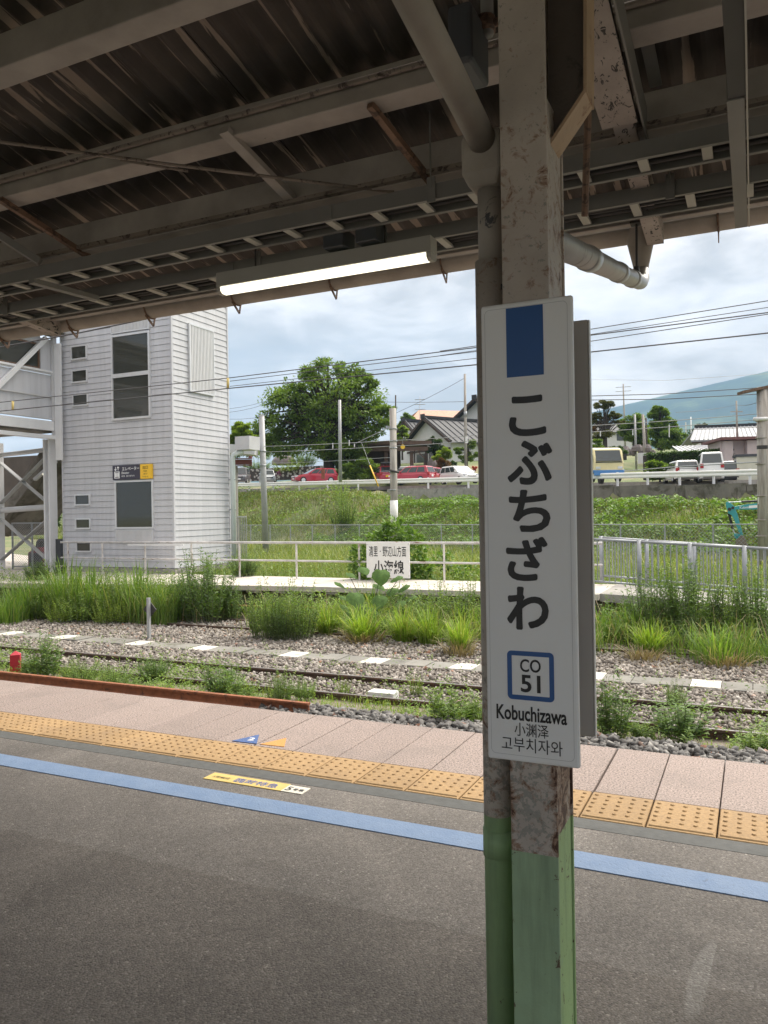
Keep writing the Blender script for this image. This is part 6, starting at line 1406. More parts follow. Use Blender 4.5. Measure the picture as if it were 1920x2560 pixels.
leaf_cloud('vine_heap', [pxb(985, 1340, dv, 42, 42, 420), pxb(1030, 1375, dv, 40, 50, 380), pxb(905, 1400, dv, 34, 50, 320), pxb(1050, 1430, dv, 36, 40, 260), pxb(955, 1350, dv, 40, 18, 160), pxb(925, 1455, dv, 40, 30, 220)], M['vine'], 'heap of vine leaves climbing over the railing around the direction sign', 'vine', .15)
leaf_cloud('vine_heap', [pxb(1110, 1400, dv+.6, 30, 25, 160), pxb(1160, 1430, dv+.6, 34, 20, 160)], M['vine'], 'low vine leaves behind the railing left of the column', 'vine', .12)
# ------------------------------------------------------------------ trees
def tree(label, px, yb, d, boxes, m, trunk_px, r0, name='tree', L_=.2, limbs=9, group='trees beyond the road', ytop=None, needle=False, lean=0, k_s=(.16, .30)):
    """trunk with limbs, and sprays of leaves in the given pixel boxes (cx, cy, half width, half height, sprays, leaves)"""
    b = Vector(at(trunk_px, yb, d)); k = d/FPX
    t = thing(name, label, 'tree', b, group=group)
    cx = np.mean([q[0] for q in boxes]); top = min(q[1]-q[3] for q in boxes); H = (yb-top)*k
    mb = MB(); pts = [b, b + Vector((0, 0, H*.3)), b + Vector((lean, 0, H*.6)), b + Vector((lean*1.4, 0, H*.85))]; mb.tube(pts, [r0, r0*.75, r0*.5, r0*.12], 10)
    cs = []; 
    for (x, y, hw, hh, ns, nl) in boxes:
        for i in range(ns):
            u = norm(RNG.normal(size=3))*(RNG.random()**.28); q = Vector(at(x + u[0]*hw, y + u[2]*hh, d)); dep = u[1]*hw*k*.8; q = q + Vector((CF[0], CF[1], 0))*dep
            sr = max(hw, 60 if k_s[0] < .15 else 0)*k*RNG.uniform(*k_s); cs.append((q.x, q.y, q.z, sr, sr, sr*(.45 if not needle else .3), nl))
            if i % max(1, ns//limbs) == 0:
                o = b + Vector((lean*.6, 0, H*RNG.uniform(.28, .7))); mid = o.lerp(q, .55) + Vector((0, 0, H*.03)); mb.tube([o, mid, q], [r0*.32, r0*.18, r0*.05], 6)
    mk('trunk', mb, M['bark'], t, kind=None)
    leaf_cloud('crown', cs, m, None, None, L_, parent=t, kind='stuff', ratio=.55); return t
tree('big round leafy tree behind the guard rail', 820, 1200, 77, [(815, 1000, 145, 62, 95, 66), (825, 935, 78, 34, 40, 80), (735, 985, 60, 28, 22, 80), (910, 960, 40, 28, 18, 80), (705, 1062, 75, 40, 46, 66), (915, 1062, 68, 48, 46, 66), (815, 1075, 110, 45, 46, 66), (820, 1125, 105, 26, 34, 90), (690, 1118, 40, 26, 14, 85), (940, 1020, 42, 18, 14, 80), (885, 1150, 50, 34, 26, 95)], M['tree'], 823, .62, L_=.34, limbs=14, k_s=(.11, .24))
tree('lime green feathery tree behind the lean-to roof', 605, 1135, 62, [(605, 1085, 32, 36, 30, 200), (630, 1110, 20, 26, 10, 150)], M['tree_lime'], 605, .15, L_=.22)
tree('dark conifer group far behind the grey pole', 640, 1130, 120, [(645, 1095, 22, 40, 22, 160), (670, 1110, 20, 30, 14, 140), (690, 1100, 24, 36, 16, 140)], M['tree_dark'], 650, .3, L_=.35, name='conifer')
tree('bright green shrub tree right of the white-based pole', 1008, 1150, 88, [(1005, 1085, 16, 22, 14, 140), (1005, 1115, 14, 20, 10, 120)], M['tree_lime'], 1006, .12, L_=.22)
tree('grey-green tree on the skyline before the thin mast', 1030, 1110, 130, [(1020, 1058, 22, 24, 20, 140), (1058, 1066, 22, 18, 14, 120), (1000, 1075, 20, 18, 10, 110)], M['tree'], 1025, .25, L_=.35)
tree('clipped pine beside the wooden carport', 1092, 1170, 84, [(1085, 1105, 18, 12, 12, 130), (1098, 1122, 18, 14, 12, 130), (1075, 1122, 14, 12, 8, 120), (1092, 1145, 16, 10, 8, 110)], M['tree_dark'], 1090, .12, name='garden_pine', L_=.2)
tree('yellow-green garden bush beside the stone monument', 1105, 1172, 76, [(1105, 1138, 22, 20, 26, 150)], M['tree_lime'], 1105, .08, name='garden_bush', L_=.18)
tree('maroon garden bush behind the white car', 1112, 1176, 75, [(1110, 1158, 20, 13, 16, 130)], M['maroon_leaf'], 1112, .06, name='garden_bush', L_=.16)
tree('loose clipped pine before the timbered house wall', 1160, 1170, 80, [(1150, 1125, 18, 8, 10, 120), (1178, 1110, 14, 10, 8, 120), (1165, 1145, 20, 9, 10, 120), (1185, 1135, 12, 9, 6, 110)], M['tree'], 1168, .10, name='garden_pine', L_=.18)
tree('round clipped bush left of the utility pole', 1132, 1172, 78, [(1133, 1163, 10, 9, 10, 110)], M['hedge'], 1132, .05, name='garden_bush', L_=.14)
tree('red flowering bush right of the white car', 1186, 1185, 72, [(1186, 1172, 7, 6, 6, 90)], M['red_flower'], 1186, .04, name='garden_bush', L_=.12)
tree('dark bushes under the right side of the big tree', 905, 1200, 74, [(905, 1172, 42, 26, 26, 160), (865, 1180, 26, 20, 14, 140)], M['tree'], 905, .12, name='garden_bush', L_=.24)
tree('pruned pine with flat cloud-shaped pads, by the name board', 1505, 1140, 82, [(1510, 1012, 26, 9, 20, 170), (1490, 1040, 16, 9, 10, 150), (1535, 1040, 20, 10, 12, 150), (1482, 1052, 10, 8, 6, 140), (1548, 1055, 12, 8, 6, 140), (1510, 1085, 28, 8, 12, 150), (1490, 1095, 18, 8, 8, 140)], M['pine'], 1513, .30, name='garden_pine', L_=.18, needle=True)
tree('round bright green tree left of the cedar', 1585, 1140, 92, [(1582, 1072, 32, 36, 50, 180), (1600, 1100, 22, 16, 14, 140)], M['tree'], 1585, .2, L_=.26)
tree('tall dark cedar with layered boughs at the right', 1670, 1125, 98, [(1645, 1035, 22, 14, 20, 170), (1655, 1060, 34, 14, 24, 170), (1665, 1085, 46, 14, 30, 170), (1680, 1108, 58, 13, 34, 170), (1645, 1022, 12, 8, 8, 150)], M['tree'], 1650, .35, name='conifer', L_=.3)
tree('dark conifer beside the silver-roofed house', 1750, 1125, 100, [(1752, 1075, 16, 16, 14, 160), (1748, 1100, 26, 16, 20, 160)], M['tree_dark'], 1750, .25, name='conifer', L_=.32)
tree('dark shrub at the edge of the name board, above the truck', 1490, 1150, 70, [(1488, 1122, 22, 24, 24, 150)], M['tree'], 1490, .1, name='garden_bush', L_=.2)
tree('dome-shaped azalea with red buds above the truck', 1538, 1150, 68, [(1538, 1132, 26, 14, 30, 150)], M['hedge'], 1538, .1, name='garden_bush', L_=.13)
tree('loose light bush between truck and white car', 1650, 1205, 53, [(1650, 1178, 36, 18, 30, 150), (1640, 1165, 28, 10, 10, 120)], M['tree'], 1650, .08, name='garden_bush', L_=.2)
tree('red-brown maple left of the pruned pine', 1490, 1105, 95, [(1485, 1075, 14, 12, 12, 130), (1500, 1062, 12, 8, 8, 120)], M['maroon_leaf'], 1488, .12, L_=.2)
# vine-clad trees seen through the legs of the footbridge
tree('dark leafy tree seen between the legs of the footbridge', 85, 1335, 46, [(60, 1250, 60, 50, 40, 220), (110, 1270, 45, 60, 36, 220), (30, 1290, 40, 50, 20, 200)], M['tree_dark'], 85, .2, L_=.22, group='trees beyond the platform')
# hillside wood on the skyline
def wood(n, label, pxr, ybase, d0, d1, hpx, m):
    cs = []
    for i in range(n):
        d = RNG.uniform(d0, d1); px = RNG.uniform(*pxr); h = RNG.uniform(.5, 1)*hpx; cs.append(pxb(px, ybase - h*.5, d, h*.55, h*.6, 260))
    leaf_cloud('distant_wood', cs, m, label, 'wood', .7, kind='stuff')
wood(26, 'far dark wood along the skyline right of the tower', (560, 1010), 1140, 190, 240, 46, M['tree_dark']); wood(24, 'far wood along the skyline behind the houses', (1000, 1480), 1130, 200, 260, 42, M['tree']); wood(20, 'far wood below the mountain at the right', (1480, 1950), 1110, 190, 280, 48, M['tree_dark'])
# clipped hedge
hg = thing('hedge', 'long clipped dark green hedge behind the parked white cars', 'hedge', at(1715, 1185, 62))
ha = Vector(at(1612, 1185, 62)); hb_ = Vector(at(1826, 1180, 58)); zt_ = at(1700, 1131, 60)[2]
mb = MB().bar((ha.x, ha.y, (ha.z+zt_)/2-.3), (hb_.x, hb_.y, (ha.z+zt_)/2-.3), .7, zt_-ha.z+.4); mk('hedge_core', mb, M['bark'], hg)
n = 9000; f = RNG.random(n); P = np.array(ha)[None]*(1-f)[:, None] + np.array(hb_)[None]*f[:, None]; v = RNG.random(n); P[:, 2] = ha.z - .5 + (zt_-ha.z+.5)*v
dn = np.array([-CF[0], -CF[1], 0]); top_ = RNG.random(n) < .25; P = P + dn*(.45 + RNG.normal(0, .06, (n, 1))); P[top_, 2] = zt_ + RNG.normal(0, .05, top_.sum()); P[top_] -= dn*RNG.uniform(0, .9, (top_.sum(), 1))
D = norm(dn + RNG.normal(0, .6, (n, 3))); V, F = leaf_quads(P, D, np.full(n, .16), .09); np_mesh('hedge_leaves', V - np.array(org(hg)), F, M['hedge'], hg, kind='stuff')
# ------------------------------------------------------------------ houses and garden structures beyond the road
M['tile'] = simple('dark_grey_roof_tile', (.042, .044, .05), .6, .2, 3, spec=.25)
M['plaster'] = simple('white_plaster', (.62, .61, .60), .8, .06, 2)
M['plaster_pink'] = simple('pinkish_plaster', (.50, .42, .41), .8, .06, 2)
M['timber'] = simple('dark_timber', (.055, .038, .030), .8, .25, 4)
M['timber_mid'] = simple('brown_timber', (.115, .075, .055), .8, .25, 4)
M['tile_pink'] = simple('orange_pink_tile', (.46, .26, .18), .7, .15, 2)
M['tile_silver'] = simple('silver_grey_tile', (.26, .27, .285), .5, .12, 2)
M['shed'] = simple('cream_shed_steel', (.56, .55, .45), .6, .06, 3)
fh = Vector((CF[0], CF[1], 0)).normalized(); rh = Vector((CR[0], CR[1], 0)).normalized(); zh = Vector((0, 0, 1))
class Loc:
    """a set of axes standing at a photo pixel: x to the right across the view, y away, z up, turned by ang"""
    def __init__(s, px, py, d, ang=0.0):
        s.o = Vector(at(px, py, d)); a = ang; s.x = rh*math.cos(a) + fh*math.sin(a); s.y = fh*math.cos(a) - rh*math.sin(a)
    def p(s, x, y, z): return s.o + s.x*x + s.y*y + zh*z
    def box(s, mb, x0, x1, y0, y1, z0, z1):
        return mb.add([s.p(x, y, z) for z in (z0, z1) for x, y in ((x0, y0), (x1, y0), (x1, y1), (x0, y1))], [(0,3,2,1),(4,5,6,7),(0,1,5,4),(1,2,6,5),(2,3,7,6),(3,0,4,7)])
def roof_plane(L_, mb, a, b, c, d, th=.12):
    """slab through four local points (eave left, eave right, ridge right, ridge left)"""
    P = [L_.p(*q) for q in (a, b, c, d)]; Q = [p - Vector((0, 0, th)) for p in P]
    return mb.add(P + Q, [(0,1,2,3), (7,6,5,4), (0,4,5,1), (1,5,6,2), (2,6,7,3), (3,7,4,0)])
def tile_rows(L_, t, a, b, c, d, n, m, r=.07, name='roof_tile_row'):
    for i in range(n+1):
        f = i/n; e = Vector(a).lerp(Vector(b), f); g_ = Vector(d).lerp(Vector(c), f); p = L_.p(*e); q_ = L_.p(*g_); mk(name, MB().tube([p + zh*.02, q_ + zh*.02], r, 5), m, t)
def gable_house(name, label, L_, W, D, hw, hr, over=.7, roof='tile', wall='plaster', rows=14, ridge_h=.3, cat='house', windows=True):
    """gable end faces -y (towards the viewer before turning), ridge along y"""
    t = thing(name, label, cat, L_.o)
    mb = MB(); P = [L_.p(x, y, z) for y in (0, D) for x, z in ((-W/2, -2.5), (W/2, -2.5), (W/2, hw), (0, hr-.15), (-W/2, hw))]
    mb.add(P, [(0,1,2,3,4), (9,8,7,6,5), (0,4,9,5), (1,6,7,2), (2,7,8,3), (4,3,8,9), (0,5,6,1)]); mk('wall', mb, M[wall], t)
    k = (hr-hw)/(W/2); ex = W/2 + over; ez = hw - over*k
    for s in (-1, 1):
        a, b, c, d = (s*ex, -over, ez), (s*ex, D+over, ez), (0, D+over, hr), (0, -over, hr)
        r_ = mk('roof', roof_plane(L_, MB(), *( (a, b, c, d) if s > 0 else (b, a, d, c))), M[roof], t)
        if rows: tile_rows(L_, r_, (s*ex, -over, ez), (s*ex, D+over, ez), (0, D+over, hr), (0, -over, hr), rows, M[roof])
        mk('verge', MB().bar(L_.p(s*ex, -over-.05, ez-.08), L_.p(0, -over-.05, hr-.08), .10, .28), M['timber'], t)
        mk('verge_tiles', MB().tube([L_.p(s*ex, -over+.12, ez+.10), L_.p(0, -over+.12, hr+.10)], .13, 6), M[roof], t)
    mk('ridge', MB().bar(L_.p(0, -over-.1, hr+ridge_h/2), L_.p(0, D+over, hr+ridge_h/2), .35, ridge_h), M[roof], t)
    mk('ridge_end', MB().bar(L_.p(-.35, -over-.1, hr+ridge_h*.6), L_.p(.35, -over-.1, hr+ridge_h*.6), .15, ridge_h*1.8), M[roof], t)
    return t
k92 = 92/FPX
# main tiled house, single storey wing in front
Lh = Loc(1072, 1182, 92, -.95)
h1 = gable_house('tiled_house', 'single-storey house with dark tiled gable roof and white plaster gable behind the carport', Lh, 8.2, 13.0, 3.7, 6.4)
for x in (-2.6, -.2, 2.2): mk('timber_post', MB().bar(Lh.p(x, -.06, 0), Lh.p(x, -.06, 3.7), .2, .12), M['timber'], h1)
mk('timber_beam', MB().bar(Lh.p(-4, -.08, 2.6), Lh.p(4, -.08, 2.6), .12, .2), M['timber'], h1)
for x in (-1.4, 1.0): w_ = mk('window', Lh.box(MB(), x-.8, x+.8, -.09, -.03, .9, 2.3), M['timber'], h1); mk('pane', Lh.box(MB(), x-.7, x+.7, -.11, -.095, 1.0, 2.2), M['glass'], w_)
for y in (2.5, 6, 9.5): mk('timber_post', MB().bar(Lh.p(4.16, y, 0), Lh.p(4.16, y, 3.7), .12, .2), M['timber'], h1)
Lh2 = Loc(1200, 1178, 100, -.75)
h2 = gable_house('tiled_house', 'two-storey white house with dark tiled roof half hidden by the column', Lh2, 8.0, 9.0, 6.6, 9.2, .9)
mk('window', Lh2.box(MB(), -2.4, -.8, -.06, .02, 3.9, 5.1), M['glass'], h2)
Lh3 = Loc(1020, 1160, 104, -.95)
gable_house('outbuilding', 'small tiled outbuilding showing a dark roof left of the main house', Lh3, 5.0, 6.0, 3.6, 5.7, .6, rows=10, cat='outbuilding')
Lp = Loc(1115, 1110, 135, .25)
t = thing('pink_roofed_house', 'distant house with orange-pink roof above the tiled house', 'house', Lp.o)
mk('wall', Lp.box(MB(), -5.2, 5.5, 0, 6, -3, 3.9), M['plaster'], t)
mk('roof', roof_plane(Lp, MB(), (-6.6, -.6, 3.9), (7.0, -.6, 3.9), (6.2, 3.2, 6.2), (-3.8, 3.2, 6.2), .2), M['tile_pink'], t)
mk('roof', roof_plane(Lp, MB(), (7.0, 6.6, 3.9), (-6.6, 6.6, 3.9), (-3.8, 3.2, 6.2), (6.2, 3.2, 6.2), .2), M['tile_pink'], t)
for x in (-3, 0, 3): mk('window', Lp.box(MB(), x-.6, x+.6, -.05, .02, 1.6, 2.9), M['glass'], t)
# wooden carport
Lc = Loc(1005, 1196, 80, .05)
t = thing('carport', 'open wooden carport with dark plank roof over parked cars', 'carport', Lc.o)
mk('roof_deck', Lc.box(MB(), -4.6, 2.6, -.6, 4.5, 3.35, 3.5), M['timber'], t)
mk('front_beam', Lc.box(MB(), -4.6, 2.65, -.75, -.6, 2.75, 3.15), M['timber_mid'], t)
mk('eave_board', Lc.box(MB(), -4.9, 3.0, -.95, -.75, 3.4, 3.75), M['timber_mid'], t)
for x in (-4.2, -1.6, 1.0, 2.4): mk('post', Lc.box(MB(), x-.17, x+.17, -.4, -.06, -.3, 2.75 if x < 2 else 1.6), M['timber_mid'], t)
mk('thin_post', Lc.box(MB(), 2.35, 2.5, -.5, -.36, 1.5, 3.4), M['timber'], t)
mk('brace', MB().bar(Lc.p(2.3, -.5, 2.0), Lc.p(1.6, -.5, 2.7), .1, .1), M['timber_mid'], t)
mk('back_wall', Lc.box(MB(), -4.4, .2, 4.2, 4.3, -.3, 3.3), M['timber'], t)
ys_ = Vector(at(1007, 1117, 60)); y2 = thing('warning_disc', 'round yellow warning disc hanging on a wire before the carport', 'sign', ys_)
mb = MB().tube([ys_ - fh*.02, ys_ + fh*.02], .17, 20); mk('disc', mb, M['sign_yellow'], y2); mk('bracket', MB().bar(ys_ + Vector((0, 0, .15)), ys_ + Vector((0, 0, .5)), .02, .02), M['galv'], y2)
# standing stone
sm = thing('standing_stone', 'tall pointed grey garden stone right of the carport', 'stone', at(1081, 1172, 79)); c = sm.location
mb = MB(); n = 9
for z, r_ in ((-.6, .62), (.2, .58), (.55, .50), (.85, .38), (1.1, .24), (1.3, .09)):
    for k_ in range(n): a = 2*math.pi*k_/n; q_ = r_*(1 + rnd.uniform(-.12, .12)); mb.v.append((c.x + q_*math.cos(a)*1.05, c.y + q_*math.sin(a)*.7, c.z + z + rnd.uniform(-.04, .04)))
mb.f = [(i*n+k_, i*n+(k_+1) % n, (i+1)*n+(k_+1) % n, (i+1)*n+k_) for i in range(5) for k_ in range(n)] + [tuple(range(5*n, 6*n))]
mk('stone_body', mb, simple('garden_stone', (.17, .145, .14), .9, .25, 1.5, bmp=.4, bscale=4), sm)
# cobbled garden wall at the left
cw = thing('cobble_wall', 'low garden wall of white cobbles in dark mortar behind the left cars', 'wall', at(700, 1198, 90))
def cobble():
    m, t, b, o = nmat('white_cobbles_in_dark_mortar'); p = pos(t); v = N(t, 'ShaderNodeTexVoronoi'); v.inputs['Scale'].default_value = 2.6; L(t, p, v.inputs['Vector'])
    col = ramp(t, v.outputs['Distance'], [(.36, (.42, .40, .37)), (.46, (.06, .05, .045))]); setc(t, b, col); b.inputs['Roughness'].default_value = .9
    bump(t, b, math_n(t, 'SUBTRACT', 1.0, v.outputs['Distance']), .8, .1); return m
a = Vector(at(592, 1196, 92)); b = Vector(at(812, 1197, 87)); za = at(700, 1170, 90)[2]
mk('wall_face', MB().bar((a.x, a.y, (a.z+za)/2-.2), (b.x, b.y, (a.z+za)/2-.2), .6, za-a.z+.4), M['cobble'] if 'cobble' in M else cobble(), cw)
for px, yb_, yt, hw, d, lb, pr_ in ((640, 1178, 1150, 40, 93, 'long rough grassy bush on top of the cobble wall, left', B1), (720, 1182, 1150, 52, 89, 'dry rounded bush hanging over the cobble wall, right', B3), (760, 1165, 1130, 40, 95, 'dark bush on the terrace above the cobble wall', B2), (660, 1150, 1118, 26, 98, 'bright garden bush on the terrace at the left', B3)):
    place(pr_, px, yb_, yt, hw, 0, 'garden_bush', lb, 'bush', 'bushes above the cobble wall', d=d)
rk = thing('garden_rock', 'rounded pinkish rock above the cobble wall', 'rock', at(710, 1156, 96)); c = rk.location
mb = MB().lathe([(1.5, -.3), (1.45, .2), (1.1, .65), (.5, .85)], c, 10); mk('rock_body', mb, bpy.data.materials['garden_stone'], rk, smooth=True)
wp = mk('gate_post', MB().bar(at(808, 1197, 71), at(808, 1172, 71), .3, .3), simple('orange_brown_timber', (.22, .075, .04), .8, .15, 3), None, 'square orange-brown wooden post beside the trunk of the big tree', 'post', center=True)
# right-hand house group
Lr = Loc(1815, 1185, 68, -.25)
t = thing('silver_roofed_house', 'house with silver-grey tiled roof and dark balcony at the right', 'house', Lr.o)
kr = 68/FPX
mk('wall', Lr.box(MB(), -1.7, 5.5, 1.0, 7, -.5, 3.0), M['plaster'], t)
mk('upper_wall', Lr.box(MB(), -1.6, 5.5, .8, .98, 2.0, 3.05), M['timber'], t)
rf = mk('roof', roof_plane(Lr, MB(), (-2.9, -.4, 3.0), (6.5, -.4, 3.0), (6.5, 4.2, 4.5), (-1.9, 4.2, 4.5), .16), M['tile_silver'], t)
tile_rows(Lr, rf, (-2.9, -.4, 3.0), (6.5, -.4, 3.0), (6.5, 4.2, 4.5), (-1.9, 4.2, 4.5), 26, M['tile_silver'], .05)
mk('roof', roof_plane(Lr, MB(), (6.5, 8.4, 3.0), (-2.9, 8.4, 3.0), (-1.9, 4.2, 4.5), (6.5, 4.2, 4.5), .16), M['tile_silver'], t)
mk('ridge', MB().bar(Lr.p(-1.95, 4.2, 4.6), Lr.p(6.5, 4.2, 4.6), .3, .22), M['tile'], t)
mk('eave_board', Lr.box(MB(), -2.8, 6.5, -.42, -.34, 2.72, 2.86), M['timber'], t)
for x in (-1.2, .3): w_ = mk('window', Lr.box(MB(), x-.6, x+.6, .68, .78, 2.0, 2.75), M['alu'], t); mk('pane', Lr.box(MB(), x-.52, x+.52, .66, .675, 2.06, 2.7), M['plaster'], w_)
for x in (-1.9, -.45, 1.1): mk('balcony_post', Lr.box(MB(), x-.05, x+.05, .1, .2, .8, 2.8), M['timber_mid'], t)
mk('balcony_rail', Lr.box(MB(), .9, 2.2, .05, .2, 1.75, 1.9), M['timber'], t)
for i, (x, c_) in enumerate(((.55, 'plaster_pink'), (.85, 'plaster'), (1.2, 'plaster_pink'), (1.6, 'plaster'), (1.9, 'plaster_pink'))):
    mk('laundry', Lr.box(MB(), x-.13, x+.13, -.02, .0, 1.45, 2.05), M[c_], None, ('pink', 'white', 'pink', 'white', 'pink')[i] + ' washing hung on the balcony, ' + ('first', 'second', 'third', 'fourth', 'fifth')[i] + ' from the left', 'laundry', 'washing on the balcony', center=True)
Ll = Loc(1752, 1140, 63, .15)
t = thing('low_roof', 'low pale metal roof showing above the clipped hedge', 'roof', Ll.o)
mk('roof_sheet', roof_plane(Ll, MB(), (-1.9, -.3, .28), (2.0, -.3, .50), (1.6, 2.2, 1.05), (-1.2, 2.2, .95), .08), M['tile_silver'], t)
for i in range(9): f = i/8; mk('roof_seam', MB().bar(Ll.p(-1.9+3.9*f, -.3, .31+.22*f), Ll.p(-1.2+2.8*f, 2.2, .98+.1*f), .06, .06), M['alu'], t)
mk('support_wall', Ll.box(MB(), -1.4, 1.7, .2, 2.2, -1.5, .2), M['timber'], t)
Lk = Loc(1862, 1200, 56, -.12)
t = thing('pink_annexe', 'pale pink flat-roofed annexe with maroon eave at the right edge', 'building', Lk.o); kk_ = 56/FPX
mk('wall', Lk.box(MB(), -1.1, 3.5, 1.6, 5, -.5, 2.95), M['plaster_pink'], t); mk('bay_wall', Lk.box(MB(), -1.05, -.45, 1.0, 1.6, -.5, 2.9), M['plaster_pink'], t); mk('bay_wall', Lk.box(MB(), .5, 3.5, .9, 1.6, -.5, 2.9), M['plaster_pink'], t)
mk('eave', Lk.box(MB(), -1.45, 3.6, .5, 5.2, 2.96, 3.15), simple('maroon_eave', (.16, .07, .065), .7, .1, 3), t)
mk('sill_band', Lk.box(MB(), -.44, .49, 1.5, 1.6, .9, 1.0), M['concrete'], t)
Ls_ = Loc(1862, 1204, 51, -.3)
t = thing('storage_shed', 'cream steel storage shed with grey flat roof behind the guard rail', 'shed', Ls_.o)
mk('shed_wall', Ls_.box(MB(), -.45, 1.6, 0, 1.4, -.3, 1.62), M['shed'], t); mk('shed_roof', Ls_.box(MB(), -.55, 1.7, -.1, 1.5, 1.63, 1.78), M['box_dark'], t)
for i in range(9): x = -.3 + i*.22; mk('wall_rib', Ls_.box(MB(), x-.02, x+.02, -.022, -.002, -.3, 1.6), M['shed'], t)
mk('shed_door', Ls_.box(MB(), -.47, -.452, .15, 1.2, -.3, 1.5), M['grey_white'], t)
wf = mk('white_fence_panel', MB().bar(at(1594, 1146, 66), at(1616, 1145, 66), .06, .9), M['plaster'], None, 'short white fence panel at the left end of the hedge', 'fence', center=True)
gt_ = thing('garden_rockery', 'rough brown rockery below the pruned pine and poles', 'rock', at(1590, 1140, 80))
for i in range(14):
    c = Vector(at(1558 + 5.5*i + rnd.uniform(-3, 3), 1128 + rnd.uniform(-8, 8), 80 + rnd.uniform(-1, 1))); r_ = rnd.uniform(.3, .6)
    mk('rock', MB().lathe([(r_, -.3), (r_*.95, .05), (r_*.6, r_*.7)], c, 7), bpy.data.materials['garden_stone'], gt_)
# far grey-roofed house behind the pruned pine
Lf = Loc(1555, 1110, 140, .2); t = thing('far_house', 'far house with a grey roof behind the pruned pine', 'house', Lf.o)
mk('wall', Lf.box(MB(), -4, 4, 0, 5, -1, 2.2), M['plaster'], t); mk('roof', roof_plane(Lf, MB(), (-5, -.6, 2.1), (5, -.6, 2.1), (4, 2.5, 3.8), (-4, 2.5, 3.8), .2), M['tile'], t)
mk('roof', roof_plane(Lf, MB(), (5, 5.6, 2.1), (-5, 5.6, 2.1), (-4, 2.5, 3.8), (4, 2.5, 3.8), .2), M['tile'], t); mk('window', Lf.box(MB(), -1, 1, -.06, .02, .6, 1.8), M['glass'], t)
# ------------------------------------------------------------------ vehicles
def paint(name, c):
    m, t, b, o = nmat(name); b.inputs['Base Color'].default_value = (*c, 1); b.inputs['Roughness'].default_value = .32; b.inputs['Coat Weight'].default_value = .7; b.inputs['Coat Roughness'].default_value = .08
    p = pos(t); setc(t, b, ramp(t, noise(t, p, .8, 4), [(.3, sc(c, .92)), (.7, sc(c, 1.05))])); return m
P_red = paint('red_car_paint', (.42, .022, .045)); P_white = paint('white_car_paint', (.72, .72, .70)); P_grey = paint('grey_car_paint', (.12, .11, .12)); P_pale = paint('pale_car_paint', (.50, .53, .54)); P_dark = paint('dark_car_paint', (.05, .05, .055))
P_cream = paint('cream_truck_paint', (.72, .62, .33)); P_blue = paint('blue_truck_paint', (.05, .20, .48))
M_lamp = simple('head_lamp', (.62, .64, .66), .15, .05, 5); M_tail = simple('tail_lamp', (.35, .02, .02), .2, .05, 5); M_plate = simple('yellow_plate', (.80, .55, .03), .5, .03, 5); M_plate_w = simple('white_plate', (.75, .75, .74), .5, .03, 5)
def loft(secs):
    """secs: list of closed rings with equal point counts"""
    mb = MB(); n = len(secs[0])
    for s in secs: mb.v += [tuple(p) for p in s]
    for i in range(len(secs)-1):
        for k in range(n): mb.f.append((i*n+k, i*n+(k+1) % n, (i+1)*n+(k+1) % n, (i+1)*n+k))
    mb.f.append(tuple(range(n-1, -1, -1))); mb.f.append(tuple(range((len(secs)-1)*n, len(secs)*n))); return mb
